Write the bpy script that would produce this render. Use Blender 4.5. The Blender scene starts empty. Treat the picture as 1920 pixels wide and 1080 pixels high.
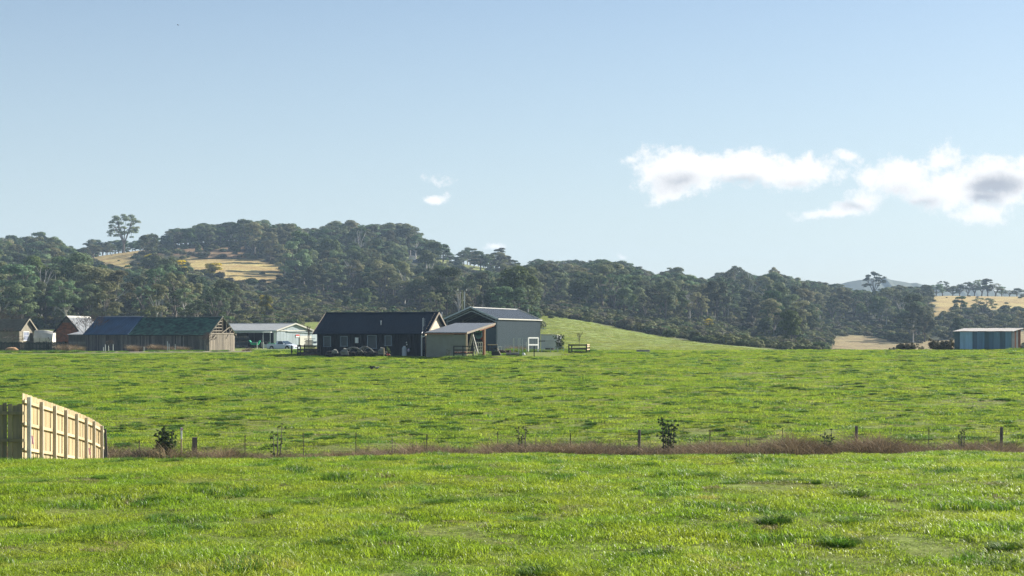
import bpy, math, random
import numpy as np
from mathutils import Vector, Matrix

SC = bpy.context.scene
COL = SC.collection
R = math.radians
random.seed(7)
RNG = np.random.default_rng(11)

# ------------------------------------------------------------------ camera
EYE = 2.5
HZ = 630.0      # picture row of the horizon (1920 x 1080 picture)
FP = 3200.0     # focal length in picture pixels
cam_d = bpy.data.cameras.new('camera')
cam = bpy.data.objects.new('camera', cam_d)
COL.objects.link(cam)
cam.location = (0, 0, EYE)
cam.rotation_euler = (R(90), 0, 0)
cam_d.lens = 60.0
cam_d.sensor_width = 36.0
cam_d.shift_y = (HZ - 540.0) / 1920.0
cam_d.clip_start = 0.5
cam_d.clip_end = 9000
SC.camera = cam

# ------------------------------------------------------------------ light
SUN_EL = 29.0
SUN_AZ = 57.0     # degrees from +Y towards +X
S = Vector((math.cos(R(SUN_EL)) * math.sin(R(SUN_AZ)), math.cos(R(SUN_EL)) * math.cos(R(SUN_AZ)), math.sin(R(SUN_EL))))
sun_d = bpy.data.lights.new('sun', 'SUN')
sun_d.energy = 4.6
sun_d.angle = R(0.55)
sun_d.color = (1.0, 0.945, 0.84)
sun = bpy.data.objects.new('sun', sun_d)
COL.objects.link(sun)
sun.rotation_euler = S.to_track_quat('Z', 'Y').to_euler()

world = bpy.data.worlds.new('World')
SC.world = world
world.use_nodes = True


def build_world():
    nt = world.node_tree
    nt.nodes.clear()
    N = nt.nodes.new
    L = nt.links.new
    out = N('ShaderNodeOutputWorld')
    sky = N('ShaderNodeTexSky')
    sky.sky_type = 'NISHITA'
    sky.sun_disc = False
    sky.sun_elevation = R(SUN_EL)
    sky.sun_rotation = R(SUN_AZ)
    sky.altitude = 50
    sky.air_density = 1.0
    sky.dust_density = 0.6
    sky.ozone_density = 2.5
    bg = N('ShaderNodeBackground')
    bg.inputs['Strength'].default_value = 0.0465
    tc = N('ShaderNodeTexCoord')
    sep = N('ShaderNodeSeparateXYZ')
    L(tc.outputs['Generated'], sep.inputs[0])
    # thin winter haze layer: the sky pales evenly all round towards the horizon
    pale = N('ShaderNodeMix'); pale.data_type = 'RGBA'
    L(sky.outputs[0], pale.inputs[6])
    pale.inputs[7].default_value = (6.3, 7.0, 7.4, 1)
    hb = N('ShaderNodeMapRange'); L(sep.outputs['Z'], hb.inputs['Value'])
    hb.inputs['From Min'].default_value = 0.0; hb.inputs['From Max'].default_value = 0.22
    hb.inputs['To Min'].default_value = 0.55; hb.inputs['To Max'].default_value = 0.08
    L(hb.outputs[0], pale.inputs[0])
    L(pale.outputs[2], bg.inputs['Color'])

    def math_(op, a, b=None, clamp=False):
        n = N('ShaderNodeMath'); n.operation = op; n.use_clamp = clamp
        for i, q in enumerate((a, b)):
            if q is None:
                continue
            if isinstance(q, (int, float)):
                n.inputs[i].default_value = q
            else:
                L(q, n.inputs[i])
        return n.outputs[0]
    ysafe = math_('MAXIMUM', sep.outputs['Y'], 0.05)
    u = math_('DIVIDE', sep.outputs['X'], ysafe)
    v = math_('DIVIDE', sep.outputs['Z'], ysafe)
    uv = N('ShaderNodeCombineXYZ')
    L(u, uv.inputs[0]); L(v, uv.inputs[1])
    # domain warp
    nz0 = N('ShaderNodeTexNoise'); nz0.inputs['Scale'].default_value = 26; nz0.inputs['Detail'].default_value = 5
    L(uv.outputs[0], nz0.inputs['Vector'])
    wsub = N('ShaderNodeVectorMath'); wsub.operation = 'SUBTRACT'
    L(nz0.outputs['Color'], wsub.inputs[0]); wsub.inputs[1].default_value = (.5, .5, .5)
    wsc = N('ShaderNodeVectorMath'); wsc.operation = 'SCALE'; wsc.inputs['Scale'].default_value = 0.022
    L(wsub.outputs[0], wsc.inputs[0])
    wuv = N('ShaderNodeVectorMath'); wuv.operation = 'ADD'
    L(uv.outputs[0], wuv.inputs[0]); L(wsc.outputs[0], wuv.inputs[1])

    def blobs(lst):
        cur = None
        for (px, py, rx, ry, k) in lst:
            c = N('ShaderNodeVectorMath'); c.operation = 'SUBTRACT'
            L(wuv.outputs[0], c.inputs[0]); c.inputs[1].default_value = ((px - 960) / FP, (HZ - py) / FP, 0)
            m = N('ShaderNodeVectorMath'); m.operation = 'MULTIPLY'
            L(c.outputs[0], m.inputs[0]); m.inputs[1].default_value = (FP / rx, FP / ry, 0)
            l = N('ShaderNodeVectorMath'); l.operation = 'LENGTH'
            L(m.outputs[0], l.inputs[0])
            d = math_('MULTIPLY', math_('SUBTRACT', 1.0, l.outputs['Value']), k)
            if cur is None:
                cur = d
            else:
                n = N('ShaderNodeMath'); n.operation = 'SMOOTH_MAX'
                L(cur, n.inputs[0]); L(d, n.inputs[1]); n.inputs[2].default_value = 0.18
                cur = n.outputs[0]
        return cur
    body = blobs([(1285, 325, 115, 56, 1.1), (1262, 350, 75, 36, 1), (1400, 318, 150, 46, 1.1), (1500, 318, 110, 32, 1),
                  (1590, 297, 34, 14, .6), (1186, 298, 28, 10, .45), (1560, 388, 85, 17, .8), (1620, 368, 45, 22, .6),
                  (1690, 325, 100, 42, 1), (1765, 298, 55, 30, 1), (1800, 350, 140, 52, 1), (1885, 345, 95, 60, 1),
                  (1835, 402, 70, 26, .9), (1930, 320, 90, 44, 1), (2040, 330, 120, 50, 1),
                  (818, 366, 28, 12, .8), (826, 332, 30, 8, .3), (930, 462, 34, 13, .75), (1168, 482, 16, 7, .5)])
    nz = N('ShaderNodeTexNoise'); nz.inputs['Scale'].default_value = 42; nz.inputs['Detail'].default_value = 10
    nz.inputs['Roughness'].default_value = 0.74
    L(uv.outputs[0], nz.inputs['Vector'])
    dens = math_('ADD', body, math_('MULTIPLY', math_('SUBTRACT', nz.outputs['Fac'], 0.50), 2.1))
    nf = N('ShaderNodeTexNoise'); nf.inputs['Scale'].default_value = 150; nf.inputs['Detail'].default_value = 6; nf.inputs['Roughness'].default_value = .6
    L(wuv.outputs[0], nf.inputs['Vector'])
    dens = math_('ADD', dens, math_('MULTIPLY', math_('SUBTRACT', nf.outputs['Fac'], 0.5), 0.9))
    mr = N('ShaderNodeMapRange'); mr.interpolation_type = 'SMOOTHSTEP'
    L(dens, mr.inputs['Value']); mr.inputs['From Min'].default_value = 0.0; mr.inputs['From Max'].default_value = 0.62
    ahead = N('ShaderNodeMapRange'); L(sep.outputs['Y'], ahead.inputs['Value'])
    ahead.inputs['From Min'].default_value = 0.2; ahead.inputs['From Max'].default_value = 0.4
    alpha = math_('MULTIPLY', mr.outputs[0], ahead.outputs[0], True)
    grey = blobs([(1268, 345, 70, 30, .75), (1392, 345, 80, 18, .7), (1480, 335, 50, 14, .45), (1600, 380, 50, 12, .5), (1730, 372, 60, 20, .6), (1870, 352, 72, 34, 1.15), (1848, 372, 50, 26, .9),
                  (1690, 350, 60, 20, .35), (2020, 350, 90, 36, 1)])
    gm = N('ShaderNodeMapRange'); gm.interpolation_type = 'SMOOTHSTEP'
    L(math_('ADD', grey, math_('MULTIPLY', math_('SUBTRACT', nz.outputs['Fac'], 0.5), 0.9)), gm.inputs['Value'])
    gm.inputs['From Min'].default_value = 0.0; gm.inputs['From Max'].default_value = 1.0
    cc = N('ShaderNodeMix'); cc.data_type = 'RGBA'
    cc.inputs[6].default_value = (1.0, 0.97, 0.94, 1); cc.inputs[7].default_value = (0.42, 0.43, 0.47, 1)
    L(gm.outputs[0], cc.inputs[0])
    cb = N('ShaderNodeBackground'); cb.inputs['Strength'].default_value = .45
    L(cc.outputs[2], cb.inputs['Color'])
    mix = N('ShaderNodeMixShader')
    L(alpha, mix.inputs[0]); L(bg.outputs[0], mix.inputs[1]); L(cb.outputs[0], mix.inputs[2])
    L(mix.outputs[0], out.inputs['Surface'])


build_world()
SC.view_settings.view_transform = 'Standard'
SC.view_settings.look = 'None'
SC.view_settings.exposure = 1.38
SC.view_settings.gamma = 1.0
SC.view_settings.use_curve_mapping = False
SC.render.engine = 'CYCLES'
SC.cycles.max_bounces = 5
SC.cycles.diffuse_bounces = 2
SC.cycles.glossy_bounces = 2
SC.cycles.transmission_bounces = 3
SC.cycles.transparent_max_bounces = 6
SC.cycles.volume_bounces = 0
SC.cycles.use_denoising = True
SC.cycles.denoiser = 'OPENIMAGEDENOISE'
SC.cycles.denoising_input_passes = 'RGB_ALBEDO_NORMAL'
SC.cycles.denoising_prefilter = 'NONE'
SC.cycles.caustics_reflective = False
SC.cycles.caustics_refractive = False


# ------------------------------------------------------------------ helpers
def P(px, py, d):
    """the real-world point seen at picture position (px, py) at distance d"""
    return Vector(((px - 960) / FP * d, d, EYE + (HZ - py) / FP * d))


def V3(x, y, z=0.0):
    return Vector((x, y, z))


class MB:
    def __init__(s):
        s.v = []; s.f = []

    def add(s, vs, fs):
        b = len(s.v)
        s.v += [tuple(q) for q in vs]
        s.f += [tuple(b + i for i in f) for f in fs]
        return s

    def hexa(s, lo, hi):
        """lo, hi: four corners each, counter-clockwise seen from above"""
        return s.add(list(lo) + list(hi), [(3, 2, 1, 0), (4, 5, 6, 7), (0, 1, 5, 4), (1, 2, 6, 5), (2, 3, 7, 6), (3, 0, 4, 7)])

    def box(s, c, size, rz=0.0):
        cx, cy, cz = c; a, b, h = size[0] / 2, size[1] / 2, size[2] / 2
        co, si = math.cos(rz), math.sin(rz)
        def q(x, y, z): return (cx + x * co - y * si, cy + x * si + y * co, cz + z)
        return s.hexa([q(-a, -b, -h), q(a, -b, -h), q(a, b, -h), q(-a, b, -h)], [q(-a, -b, h), q(a, -b, h), q(a, b, h), q(-a, b, h)])

    def beam(s, p0, p1, w, h, up=(0, 0, 1)):
        p0, p1, up = Vector(p0), Vector(p1), Vector(up)
        d = (p1 - p0).normalized()
        if abs(d.dot(up)) > .98:
            up = Vector((0, 1, 0))
        x = d.cross(up).normalized(); y = x.cross(d).normalized()
        a, b = x * w / 2, y * h / 2
        r0 = [p0 - a - b, p0 + a - b, p0 + a + b, p0 - a + b]
        r1 = [p1 - a - b, p1 + a - b, p1 + a + b, p1 - a + b]
        return s.add(r0 + r1, [(0, 1, 2, 3), (7, 6, 5, 4), (0, 4, 5, 1), (1, 5, 6, 2), (2, 6, 7, 3), (3, 7, 4, 0)])

    def tube(s, p0, p1, r0, r1=None, n=8):
        p0, p1 = Vector(p0), Vector(p1); r1 = r0 if r1 is None else r1
        d = (p1 - p0).normalized()
        x = d.cross(Vector((.3, .9, .2))).normalized(); y = d.cross(x)
        vs = []
        for p, r in ((p0, r0), (p1, r1)):
            for i in range(n):
                a = 2 * math.pi * i / n
                vs.append(p + x * math.cos(a) * r + y * math.sin(a) * r)
        fs = [(i, (i + 1) % n, n + (i + 1) % n, n + i) for i in range(n)]
        fs += [tuple(range(n - 1, -1, -1)), tuple(range(n, 2 * n))]
        return s.add(vs, fs)

    def slab(s, pts, th):
        """planar polygon pts (upper face) thickened downwards by vector or length th"""
        n = len(pts); pts = [Vector(p) for p in pts]
        t = Vector((0, 0, -th)) if isinstance(th, (int, float)) else Vector(th)
        lo = [p + t for p in pts]
        fs = [tuple(range(n)), tuple(range(2 * n - 1, n - 1, -1))]
        fs += [(i, n + i, n + (i + 1) % n, (i + 1) % n) for i in range(n)]
        return s.add(pts + lo, fs)

    def ball(s, c, r, nu=8, nv=5, jit=0.0, rnd=random):
        rx, ry, rz = (r, r, r) if isinstance(r, (int, float)) else r
        vs = [(c[0], c[1], c[2] + rz)]
        for j in range(1, nv):
            ph = math.pi * j / nv
            for i in range(nu):
                a = 2 * math.pi * i / nu
                k = 1 + rnd.uniform(-jit, jit)
                vs.append((c[0] + rx * k * math.sin(ph) * math.cos(a), c[1] + ry * k * math.sin(ph) * math.sin(a), c[2] + rz * k * math.cos(ph)))
        vs.append((c[0], c[1], c[2] - rz))
        fs = [(0, 1 + i, 1 + (i + 1) % nu) for i in range(nu)]
        for j in range(nv - 2):
            o = 1 + j * nu
            fs += [(o + i, o + nu + i, o + nu + (i + 1) % nu, o + (i + 1) % nu) for i in range(nu)]
        o = 1 + (nv - 2) * nu
        fs += [(o + i, len(vs) - 1, o + (i + 1) % nu) for i in range(nu)]
        return s.add(vs, fs)

    def build(s, name, m, parent=None, kind=None, label=None, smooth=False):
        me = bpy.data.meshes.new(name)
        off = Vector(parent['_loc']) if parent is not None and '_loc' in parent else Vector((0, 0, 0))
        me.from_pydata([(a - off.x, b - off.y, c - off.z) for a, b, c in s.v], [], s.f)
        me.update()
        if smooth:
            me.shade_smooth()
        o = bpy.data.objects.new(name, me)
        COL.objects.link(o)
        me.materials.append(m)
        if parent is not None:
            o.parent = parent
            if '_loc' in parent:
                o['_loc'] = parent['_loc']
        if kind: o['kind'] = kind
        if label: o['label'] = label
        return o


def thing(name, label, cat, loc, group=None):
    o = bpy.data.objects.new(name, None)
    COL.objects.link(o)
    o.location = loc
    o.empty_display_size = .3
    o['_loc'] = [float(q) for q in loc]
    o['label'] = label; o['category'] = cat
    if group: o['group'] = group
    return o


def tag(o, label, cat, group=None, kind=None):
    o['label'] = label; o['category'] = cat
    if group: o['group'] = group
    if kind: o['kind'] = kind
    return o


def copy_thing(root, loc, rz=None, sc=None, label=None, group=None):
    r = root.copy(); COL.objects.link(r); r.location = loc; r['_loc'] = [float(q) for q in loc]
    if rz is not None: r.rotation_euler = (0, 0, rz)
    if sc is not None: r.scale = sc
    if label: r['label'] = label
    if group: r['group'] = group
    for ch in root.children:
        c = ch.copy(); COL.objects.link(c); c.parent = r
        for g in ch.children:
            d = g.copy(); COL.objects.link(d); d.parent = c
    return r


# ------------------------------------------------------------------ materials
def mat(name, col, rough=.8, var=0.25, scale=3.0, col2=None, metal=0.0, spec=.3, stretch=(1, 1, 1), island=0.0, bump=0.0, objrand=0.0, detail=4):
    m = bpy.data.materials.new(name); m.use_nodes = True
    nt = m.node_tree; N = nt.nodes.new; L = nt.links.new
    b = nt.nodes['Principled BSDF']
    b.inputs['Roughness'].default_value = rough
    b.inputs['Metallic'].default_value = metal
    b.inputs['Specular IOR Level'].default_value = spec
    geo = N('ShaderNodeNewGeometry')
    mp = N('ShaderNodeMapping'); mp.inputs['Scale'].default_value = stretch
    L(geo.outputs['Position'], mp.inputs[0])
    nz = N('ShaderNodeTexNoise'); nz.inputs['Scale'].default_value = scale; nz.inputs['Detail'].default_value = detail
    nz.inputs['Roughness'].default_value = .6
    L(mp.outputs[0], nz.inputs['Vector'])
    ramp = N('ShaderNodeMapRange'); L(nz.outputs['Fac'], ramp.inputs['Value'])
    ramp.inputs['From Min'].default_value = .32; ramp.inputs['From Max'].default_value = .68
    mx = N('ShaderNodeMix'); mx.data_type = 'RGBA'
    c2 = col2 if col2 else tuple(c * (1 - var) for c in col)
    mx.inputs[6].default_value = (*col, 1); mx.inputs[7].default_value = (*c2, 1)
    L(ramp.outputs[0], mx.inputs[0])
    last = mx.outputs[2]
    for amt, src in ((island, geo.outputs['Random Per Island']), (objrand, None)):
        if amt > 0:
            if src is None:
                oi = N('ShaderNodeObjectInfo'); src = oi.outputs['Random']
            h = N('ShaderNodeHueSaturation')
            r = N('ShaderNodeMapRange'); L(src, r.inputs['Value'])
            r.inputs['To Min'].default_value = 1 - amt; r.inputs['To Max'].default_value = 1 + amt
            L(r.outputs[0], h.inputs['Value']); L(last, h.inputs['Color'])
            last = h.outputs[0]
    L(last, b.inputs['Base Color'])
    if bump:
        bm = N('ShaderNodeBump'); bm.inputs['Strength'].default_value = bump; bm.inputs['Distance'].default_value = .02
        L(nz.outputs['Fac'], bm.inputs['Height']); L(bm.outputs[0], b.inputs['Normal'])
    return m


def leaf_mat(name, c1, c2, c3, trans=.25, pos_scale=.25, rough=.7, obj=.25, isl=.3, spec=.08, c3_min=.62, pos2=1.3, hue=.0):
    """foliage: two tones by noise, a third in patches, value varied per leaf and per plant"""
    m = bpy.data.materials.new(name); m.use_nodes = True
    nt = m.node_tree; N = nt.nodes.new; L = nt.links.new
    b = nt.nodes['Principled BSDF']; out = nt.nodes['Material Output']
    geo = N('ShaderNodeNewGeometry'); oi = N('ShaderNodeObjectInfo')
    nz = N('ShaderNodeTexNoise'); nz.inputs['Scale'].default_value = pos_scale; nz.inputs['Detail'].default_value = 5
    L(geo.outputs['Position'], nz.inputs['Vector'])
    r1 = N('ShaderNodeMapRange'); L(nz.outputs['Fac'], r1.inputs['Value']); r1.inputs['From Min'].default_value = .38; r1.inputs['From Max'].default_value = .62
    mx = N('ShaderNodeMix'); mx.data_type = 'RGBA'; mx.inputs[6].default_value = (*c1, 1); mx.inputs[7].default_value = (*c2, 1)
    L(r1.outputs[0], mx.inputs[0])
    nz2 = N('ShaderNodeTexNoise'); nz2.inputs['Scale'].default_value = pos_scale * pos2; nz2.inputs['Detail'].default_value = 3
    ad = N('ShaderNodeVectorMath'); ad.operation = 'ADD'; ad.inputs[1].default_value = (31, 17, 5)
    L(geo.outputs['Position'], ad.inputs[0]); L(ad.outputs[0], nz2.inputs['Vector'])
    r2 = N('ShaderNodeMapRange'); L(nz2.outputs['Fac'], r2.inputs['Value']); r2.inputs['From Min'].default_value = c3_min; r2.inputs['From Max'].default_value = c3_min + .12
    mx2 = N('ShaderNodeMix'); mx2.data_type = 'RGBA'; L(mx.outputs[2], mx2.inputs[6]); mx2.inputs[7].default_value = (*c3, 1)
    L(r2.outputs[0], mx2.inputs[0])
    last = mx2.outputs[2]
    for amt, src in ((isl, geo.outputs['Random Per Island']), (obj, oi.outputs['Random'])):
        if amt:
            h = N('ShaderNodeHueSaturation'); r = N('ShaderNodeMapRange'); L(src, r.inputs['Value'])
            r.inputs['To Min'].default_value = 1 - amt; r.inputs['To Max'].default_value = 1 + amt
            L(r.outputs[0], h.inputs['Value']); L(last, h.inputs['Color']); last = h.outputs[0]
    if hue:
        fr = N('ShaderNodeMath'); fr.operation = 'MULTIPLY'; L(oi.outputs['Random'], fr.inputs[0]); fr.inputs[1].default_value = 7.31
        f2 = N('ShaderNodeMath'); f2.operation = 'FRACT'; L(fr.outputs[0], f2.inputs[0])
        r4 = N('ShaderNodeMapRange'); L(f2.outputs[0], r4.inputs['Value']); r4.inputs['To Min'].default_value = .5 - hue; r4.inputs['To Max'].default_value = .5 + hue
        h = N('ShaderNodeHueSaturation'); L(r4.outputs[0], h.inputs['Hue']); L(last, h.inputs['Color']); last = h.outputs[0]
    L(last, b.inputs['Base Color'])
    b.inputs['Roughness'].default_value = rough; b.inputs['Specular IOR Level'].default_value = spec
    tr = N('ShaderNodeBsdfTranslucent'); L(last, tr.inputs['Color'])
    ms = N('ShaderNodeMixShader'); ms.inputs[0].default_value = trans
    L(b.outputs[0], ms.inputs[1]); L(tr.outputs[0], ms.inputs[2]); L(ms.outputs[0], out.inputs['Surface'])
    return m


M = {}
M['boards_dark'] = mat('dark_stained_boards', (.016, .022, .028), .85, .4, 2, island=.45, stretch=(4, 4, .4))
M['boards_grey'] = mat('weathered_grey_boards', (.15, .14, .13), .85, .4, 2, col2=(.075, .07, .068), island=.45, stretch=(5, 5, .5))
M['boards_pale'] = mat('sunbleached_boards', (.26, .22, .17), .85, .4, 2, col2=(.15, .125, .10), island=.3, stretch=(5, 5, .5))
M['inner_dark'] = mat('dark_timber_and_shade', (.03, .028, .026), .9, .3, 3)  # dark backing; also carries the painted shade of the machinery shed bay
M['roof_navy'] = mat('navy_roof_iron', (.003, .014, .030), .85, .25, .8, spec=.06)
M['roof_blue'] = mat('blue_grey_roof_iron', (.020, .070, .145), .6, .3, 1.0, col2=(.012, .042, .09), spec=.2)
M['shingle'] = mat('mossy_green_shingles', (.045, .125, .088), .9, .4, 1.5, col2=(.024, .06, .048), island=.5)
M['tile_dark'] = mat('dark_mossy_tiles', (.035, .045, .03), .85, .4, 2, col2=(.02, .022, .018), island=.35)
M['weather'] = mat('cream_weatherboard', (.25, .22, .16), .75, .3, 2, island=.12)
M['weather_pale'] = mat('pale_timber_cladding', (.62, .52, .38), .75, .2, 2, island=.15)
M['shed_grey'] = mat('grey_shed_steel', (.050, .080, .098), .45, .12, .7, spec=.5, stretch=(1, 1, .2))
M['shed_roof'] = mat('grey_roof_steel', (.10, .125, .16), .5, .12, .8, spec=.5)
M['trim_white'] = mat('pale_metal_trim', (.55, .53, .47), .4, .1, 2)
M['white_paint'] = mat('white_paint', (.75, .75, .72), .5, .12, 2)
M['white_wall'] = mat('white_shed_iron', (.36, .42, .45), .5, .2, 1.2, stretch=(1, 1, .2))
M['white_roof'] = mat('pale_grey_roof_iron', (.34, .35, .35), .5, .15, 1)
M['silver'] = mat('old_galvanised_iron', (.24, .26, .28), .55, .3, 1.6, col2=(.15, .15, .16), spec=.4, metal=.1, stretch=(3, 1, 1))
M['rust'] = mat('rusty_iron', (.22, .075, .035), .8, .4, 3, col2=(.12, .05, .03))
M['brick'] = mat('red_brown_brick', (.27, .085, .04), .85, .3, 3, col2=(.15, .07, .045), island=.3)
M['beige_wall'] = mat('drab_green_iron', (.28, .28, .235), .7, .15, 1.2, col2=(.22, .22, .18))
M['leanroof'] = mat('grey_shelter_roof_iron', (.105, .118, .14), .5, .12, 1.0)
M['log'] = mat('red_brown_log', (.30, .13, .06), .8, .3, 4)
M['log_pale'] = mat('pale_log', (.55, .42, .26), .8, .3, 4)
M['rail_dark'] = mat('dark_weathered_rail', (.045, .040, .036), .85, .3, 4, island=.3)
M['pine'] = mat('treated_pine', (.53, .43, .27), .7, .12, 1.6, col2=(.46, .345, .19), island=.13, stretch=(6, 6, .5), objrand=.2)
M['pine_shade'] = mat('shaded_treated_pine', (.30, .25, .15), .8, .3, 1.6, col2=(.16, .15, .10), island=.2, stretch=(6, 6, .5), objrand=.22)  # darker twin of the pine, with the shade put into its colour
M['post_grey'] = mat('grey_green_treated_post', (.42, .38, .31), .8, .2, 3, stretch=(4, 4, .6))
M['galv'] = mat('galvanised_steel', (.42, .47, .50), .45, .15, 3, metal=.3, spec=.5)
M['pink'] = mat('pink_tape', (.9, .45, .58), .6, .1, 5)
M['steel_dark'] = mat('rusty_star_picket', (.07, .05, .04), .8, .3, 6)
M['win_frame'] = mat('grey_blue_window_frame', (.22, .28, .34), .6, .15, 3)
M['wire'] = mat('wire', (.10, .10, .10), .6, .2, 5)
M['old_post'] = mat('split_old_post', (.17, .14, .12), .9, .4, 8, stretch=(3, 3, .5), bump=.6)
M['tyre'] = mat('black_rubber', (.02, .02, .02), .8, .2, 4)
M['rim'] = mat('alloy_rim', (.5, .5, .52), .35, .1, 4, metal=.5)
M['car'] = mat('silver_blue_car_paint', (.60, .65, .72), .28, .05, 1, spec=.6)
M['glass'] = mat('dark_glass', (.025, .045, .065), .25, .1, 1, spec=.35)
M['glass_pale'] = mat('pale_curtained_glass', (.30, .33, .42), .25, .4, 2, spec=.6)
M['green_paint'] = mat('green_machinery_paint', (.02, .33, .16), .5, .2, 2)
M['blue_drum'] = mat('blue_plastic', (.10, .24, .30), .5, .2, 2)
M['red'] = mat('red_paint', (.55, .05, .03), .5, .2, 3)
M['gasgrey'] = mat('grey_gas_bottle_paint', (.38, .42, .46), .45, .12, 3)
M['concrete'] = mat('concrete', (.33, .31, .28), .9, .25, 4)
M['cloth'] = mat('pale_shade_cloth', (.66, .63, .56), .8, .15, 1.5, col2=(.52, .49, .42))
M['hedge_fence'] = mat('mossy_dark_fence_boards', (.035, .045, .035), .9, .4, 3, island=.4)
M['bark'] = mat('grey_bark', (.19, .165, .14), .9, .35, 2, col2=(.10, .085, .075))
M['bark_pale'] = mat('pale_dead_bark', (.42, .40, .37), .9, .25, 2)
M['twig'] = mat('reddish_twigs', (.16, .115, .095), .9, .3, 5)
M['driftwood'] = mat('weathered_stump_wood', (.24, .23, .21), .9, .45, 3, col2=(.10, .095, .09), bump=.5)
M['rock'] = mat('pale_grey_rock', (.22, .22, .19), .9, .35, 3, bump=.5)
M['dirt'] = mat('orange_brown_dirt', (.36, .22, .12), .95, .3, 3, bump=.4)
M['bird_black'] = mat('black_feathers', (.012, .013, .018), .5, .2, 8)
M['bird_blue'] = mat('dark_blue_feathers', (.015, .025, .12), .4, .2, 8)
M['beak_red'] = mat('red_beak', (.5, .04, .03), .5, .1, 5)
M['mossy_pole'] = mat('mossy_timber_pole', (.15, .19, .06), .9, .3, 4, col2=(.16, .13, .09))

M['leaf_gum'] = leaf_mat('grey_green_gum_leaves', (.122, .155, .075), (.165, .19, .095), (.215, .208, .11), trans=.3, pos_scale=.09, obj=.6, hue=.065)
M['leaf_dark'] = leaf_mat('dark_green_leaves', (.058, .095, .034), (.085, .125, .038), (.13, .165, .045), trans=.27, pos_scale=.1, obj=.4, hue=.03)
M['leaf_fresh'] = leaf_mat('mid_green_leaves', (.075, .115, .03), (.11, .145, .036), (.13, .16, .038), trans=.25, pos_scale=.1)
M['leaf_wattle'] = leaf_mat('wattle_in_flower', (.075, .10, .025), (.30, .26, .02), (.66, .52, .02), trans=.25, pos_scale=.22, c3_min=.48)
M['leaf_brown'] = leaf_mat('brown_grey_scrub', (.17, .135, .10), (.14, .115, .085), (.20, .16, .11), trans=.2, pos_scale=.12)
M['scrub_brown'] = leaf_mat('dry_scrub', (.115, .105, .065), (.10, .10, .06), (.16, .135, .085), trans=.2, pos_scale=.12)
M['scrub'] = leaf_mat('hill_scrub_leaves', (.105, .125, .044), (.15, .15, .056), (.22, .185, .085), trans=.22, pos_scale=.05, obj=.4)
M['blade'] = leaf_mat('grass_blades', (.23, .365, .024), (.34, .42, .036), (.48, .42, .11), trans=.55, pos_scale=.55, rough=.4, obj=.16, isl=.4, spec=.33, c3_min=.63)
M['blade_deep'] = leaf_mat('deep_green_grass_blades', (.085, .19, .020), (.13, .24, .022), (.22, .30, .03), trans=.45, pos_scale=.7, rough=.45, obj=.25, isl=.35, spec=.3)
M['blade_far'] = leaf_mat('paddock_grass_blades', (.225, .345, .024), (.315, .39, .036), (.40, .38, .12), trans=.55, pos_scale=.5, rough=.6, obj=.16, isl=.3, spec=.12, c3_min=.60)
M['blade_tuft'] = leaf_mat('dark_tuft_blades', (.075, .17, .020), (.11, .21, .024), (.17, .25, .03), trans=.38, pos_scale=.9, rough=.5, obj=.3, isl=.35, spec=.25)  # dark green tufts, darkened further for the shadow they hold
M['blade_slope'] = leaf_mat('pale_slope_blades', (.27, .33, .07), (.34, .37, .09), (.40, .38, .14), trans=.5, pos_scale=.15, rough=.7, obj=.2, isl=.3, spec=.08)
M['blade_dry'] = leaf_mat('dry_straw_blades', (.30, .26, .10), (.20, .24, .07), (.36, .27, .15), trans=.35, pos_scale=.8, rough=.5, obj=.25, isl=.35, spec=.4)
M['bracken'] = leaf_mat('brown_dead_stalks', (.175, .125, .068), (.25, .19, .11), (.12, .10, .055), trans=.25, pos_scale=.6, rough=.7, obj=.35, isl=.4)
M['reed'] = leaf_mat('tan_reed_stalks', (.27, .20, .13), (.22, .17, .11), (.31, .25, .17), trans=.25, pos_scale=.6, rough=.7, obj=.3, isl=.3)

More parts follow.
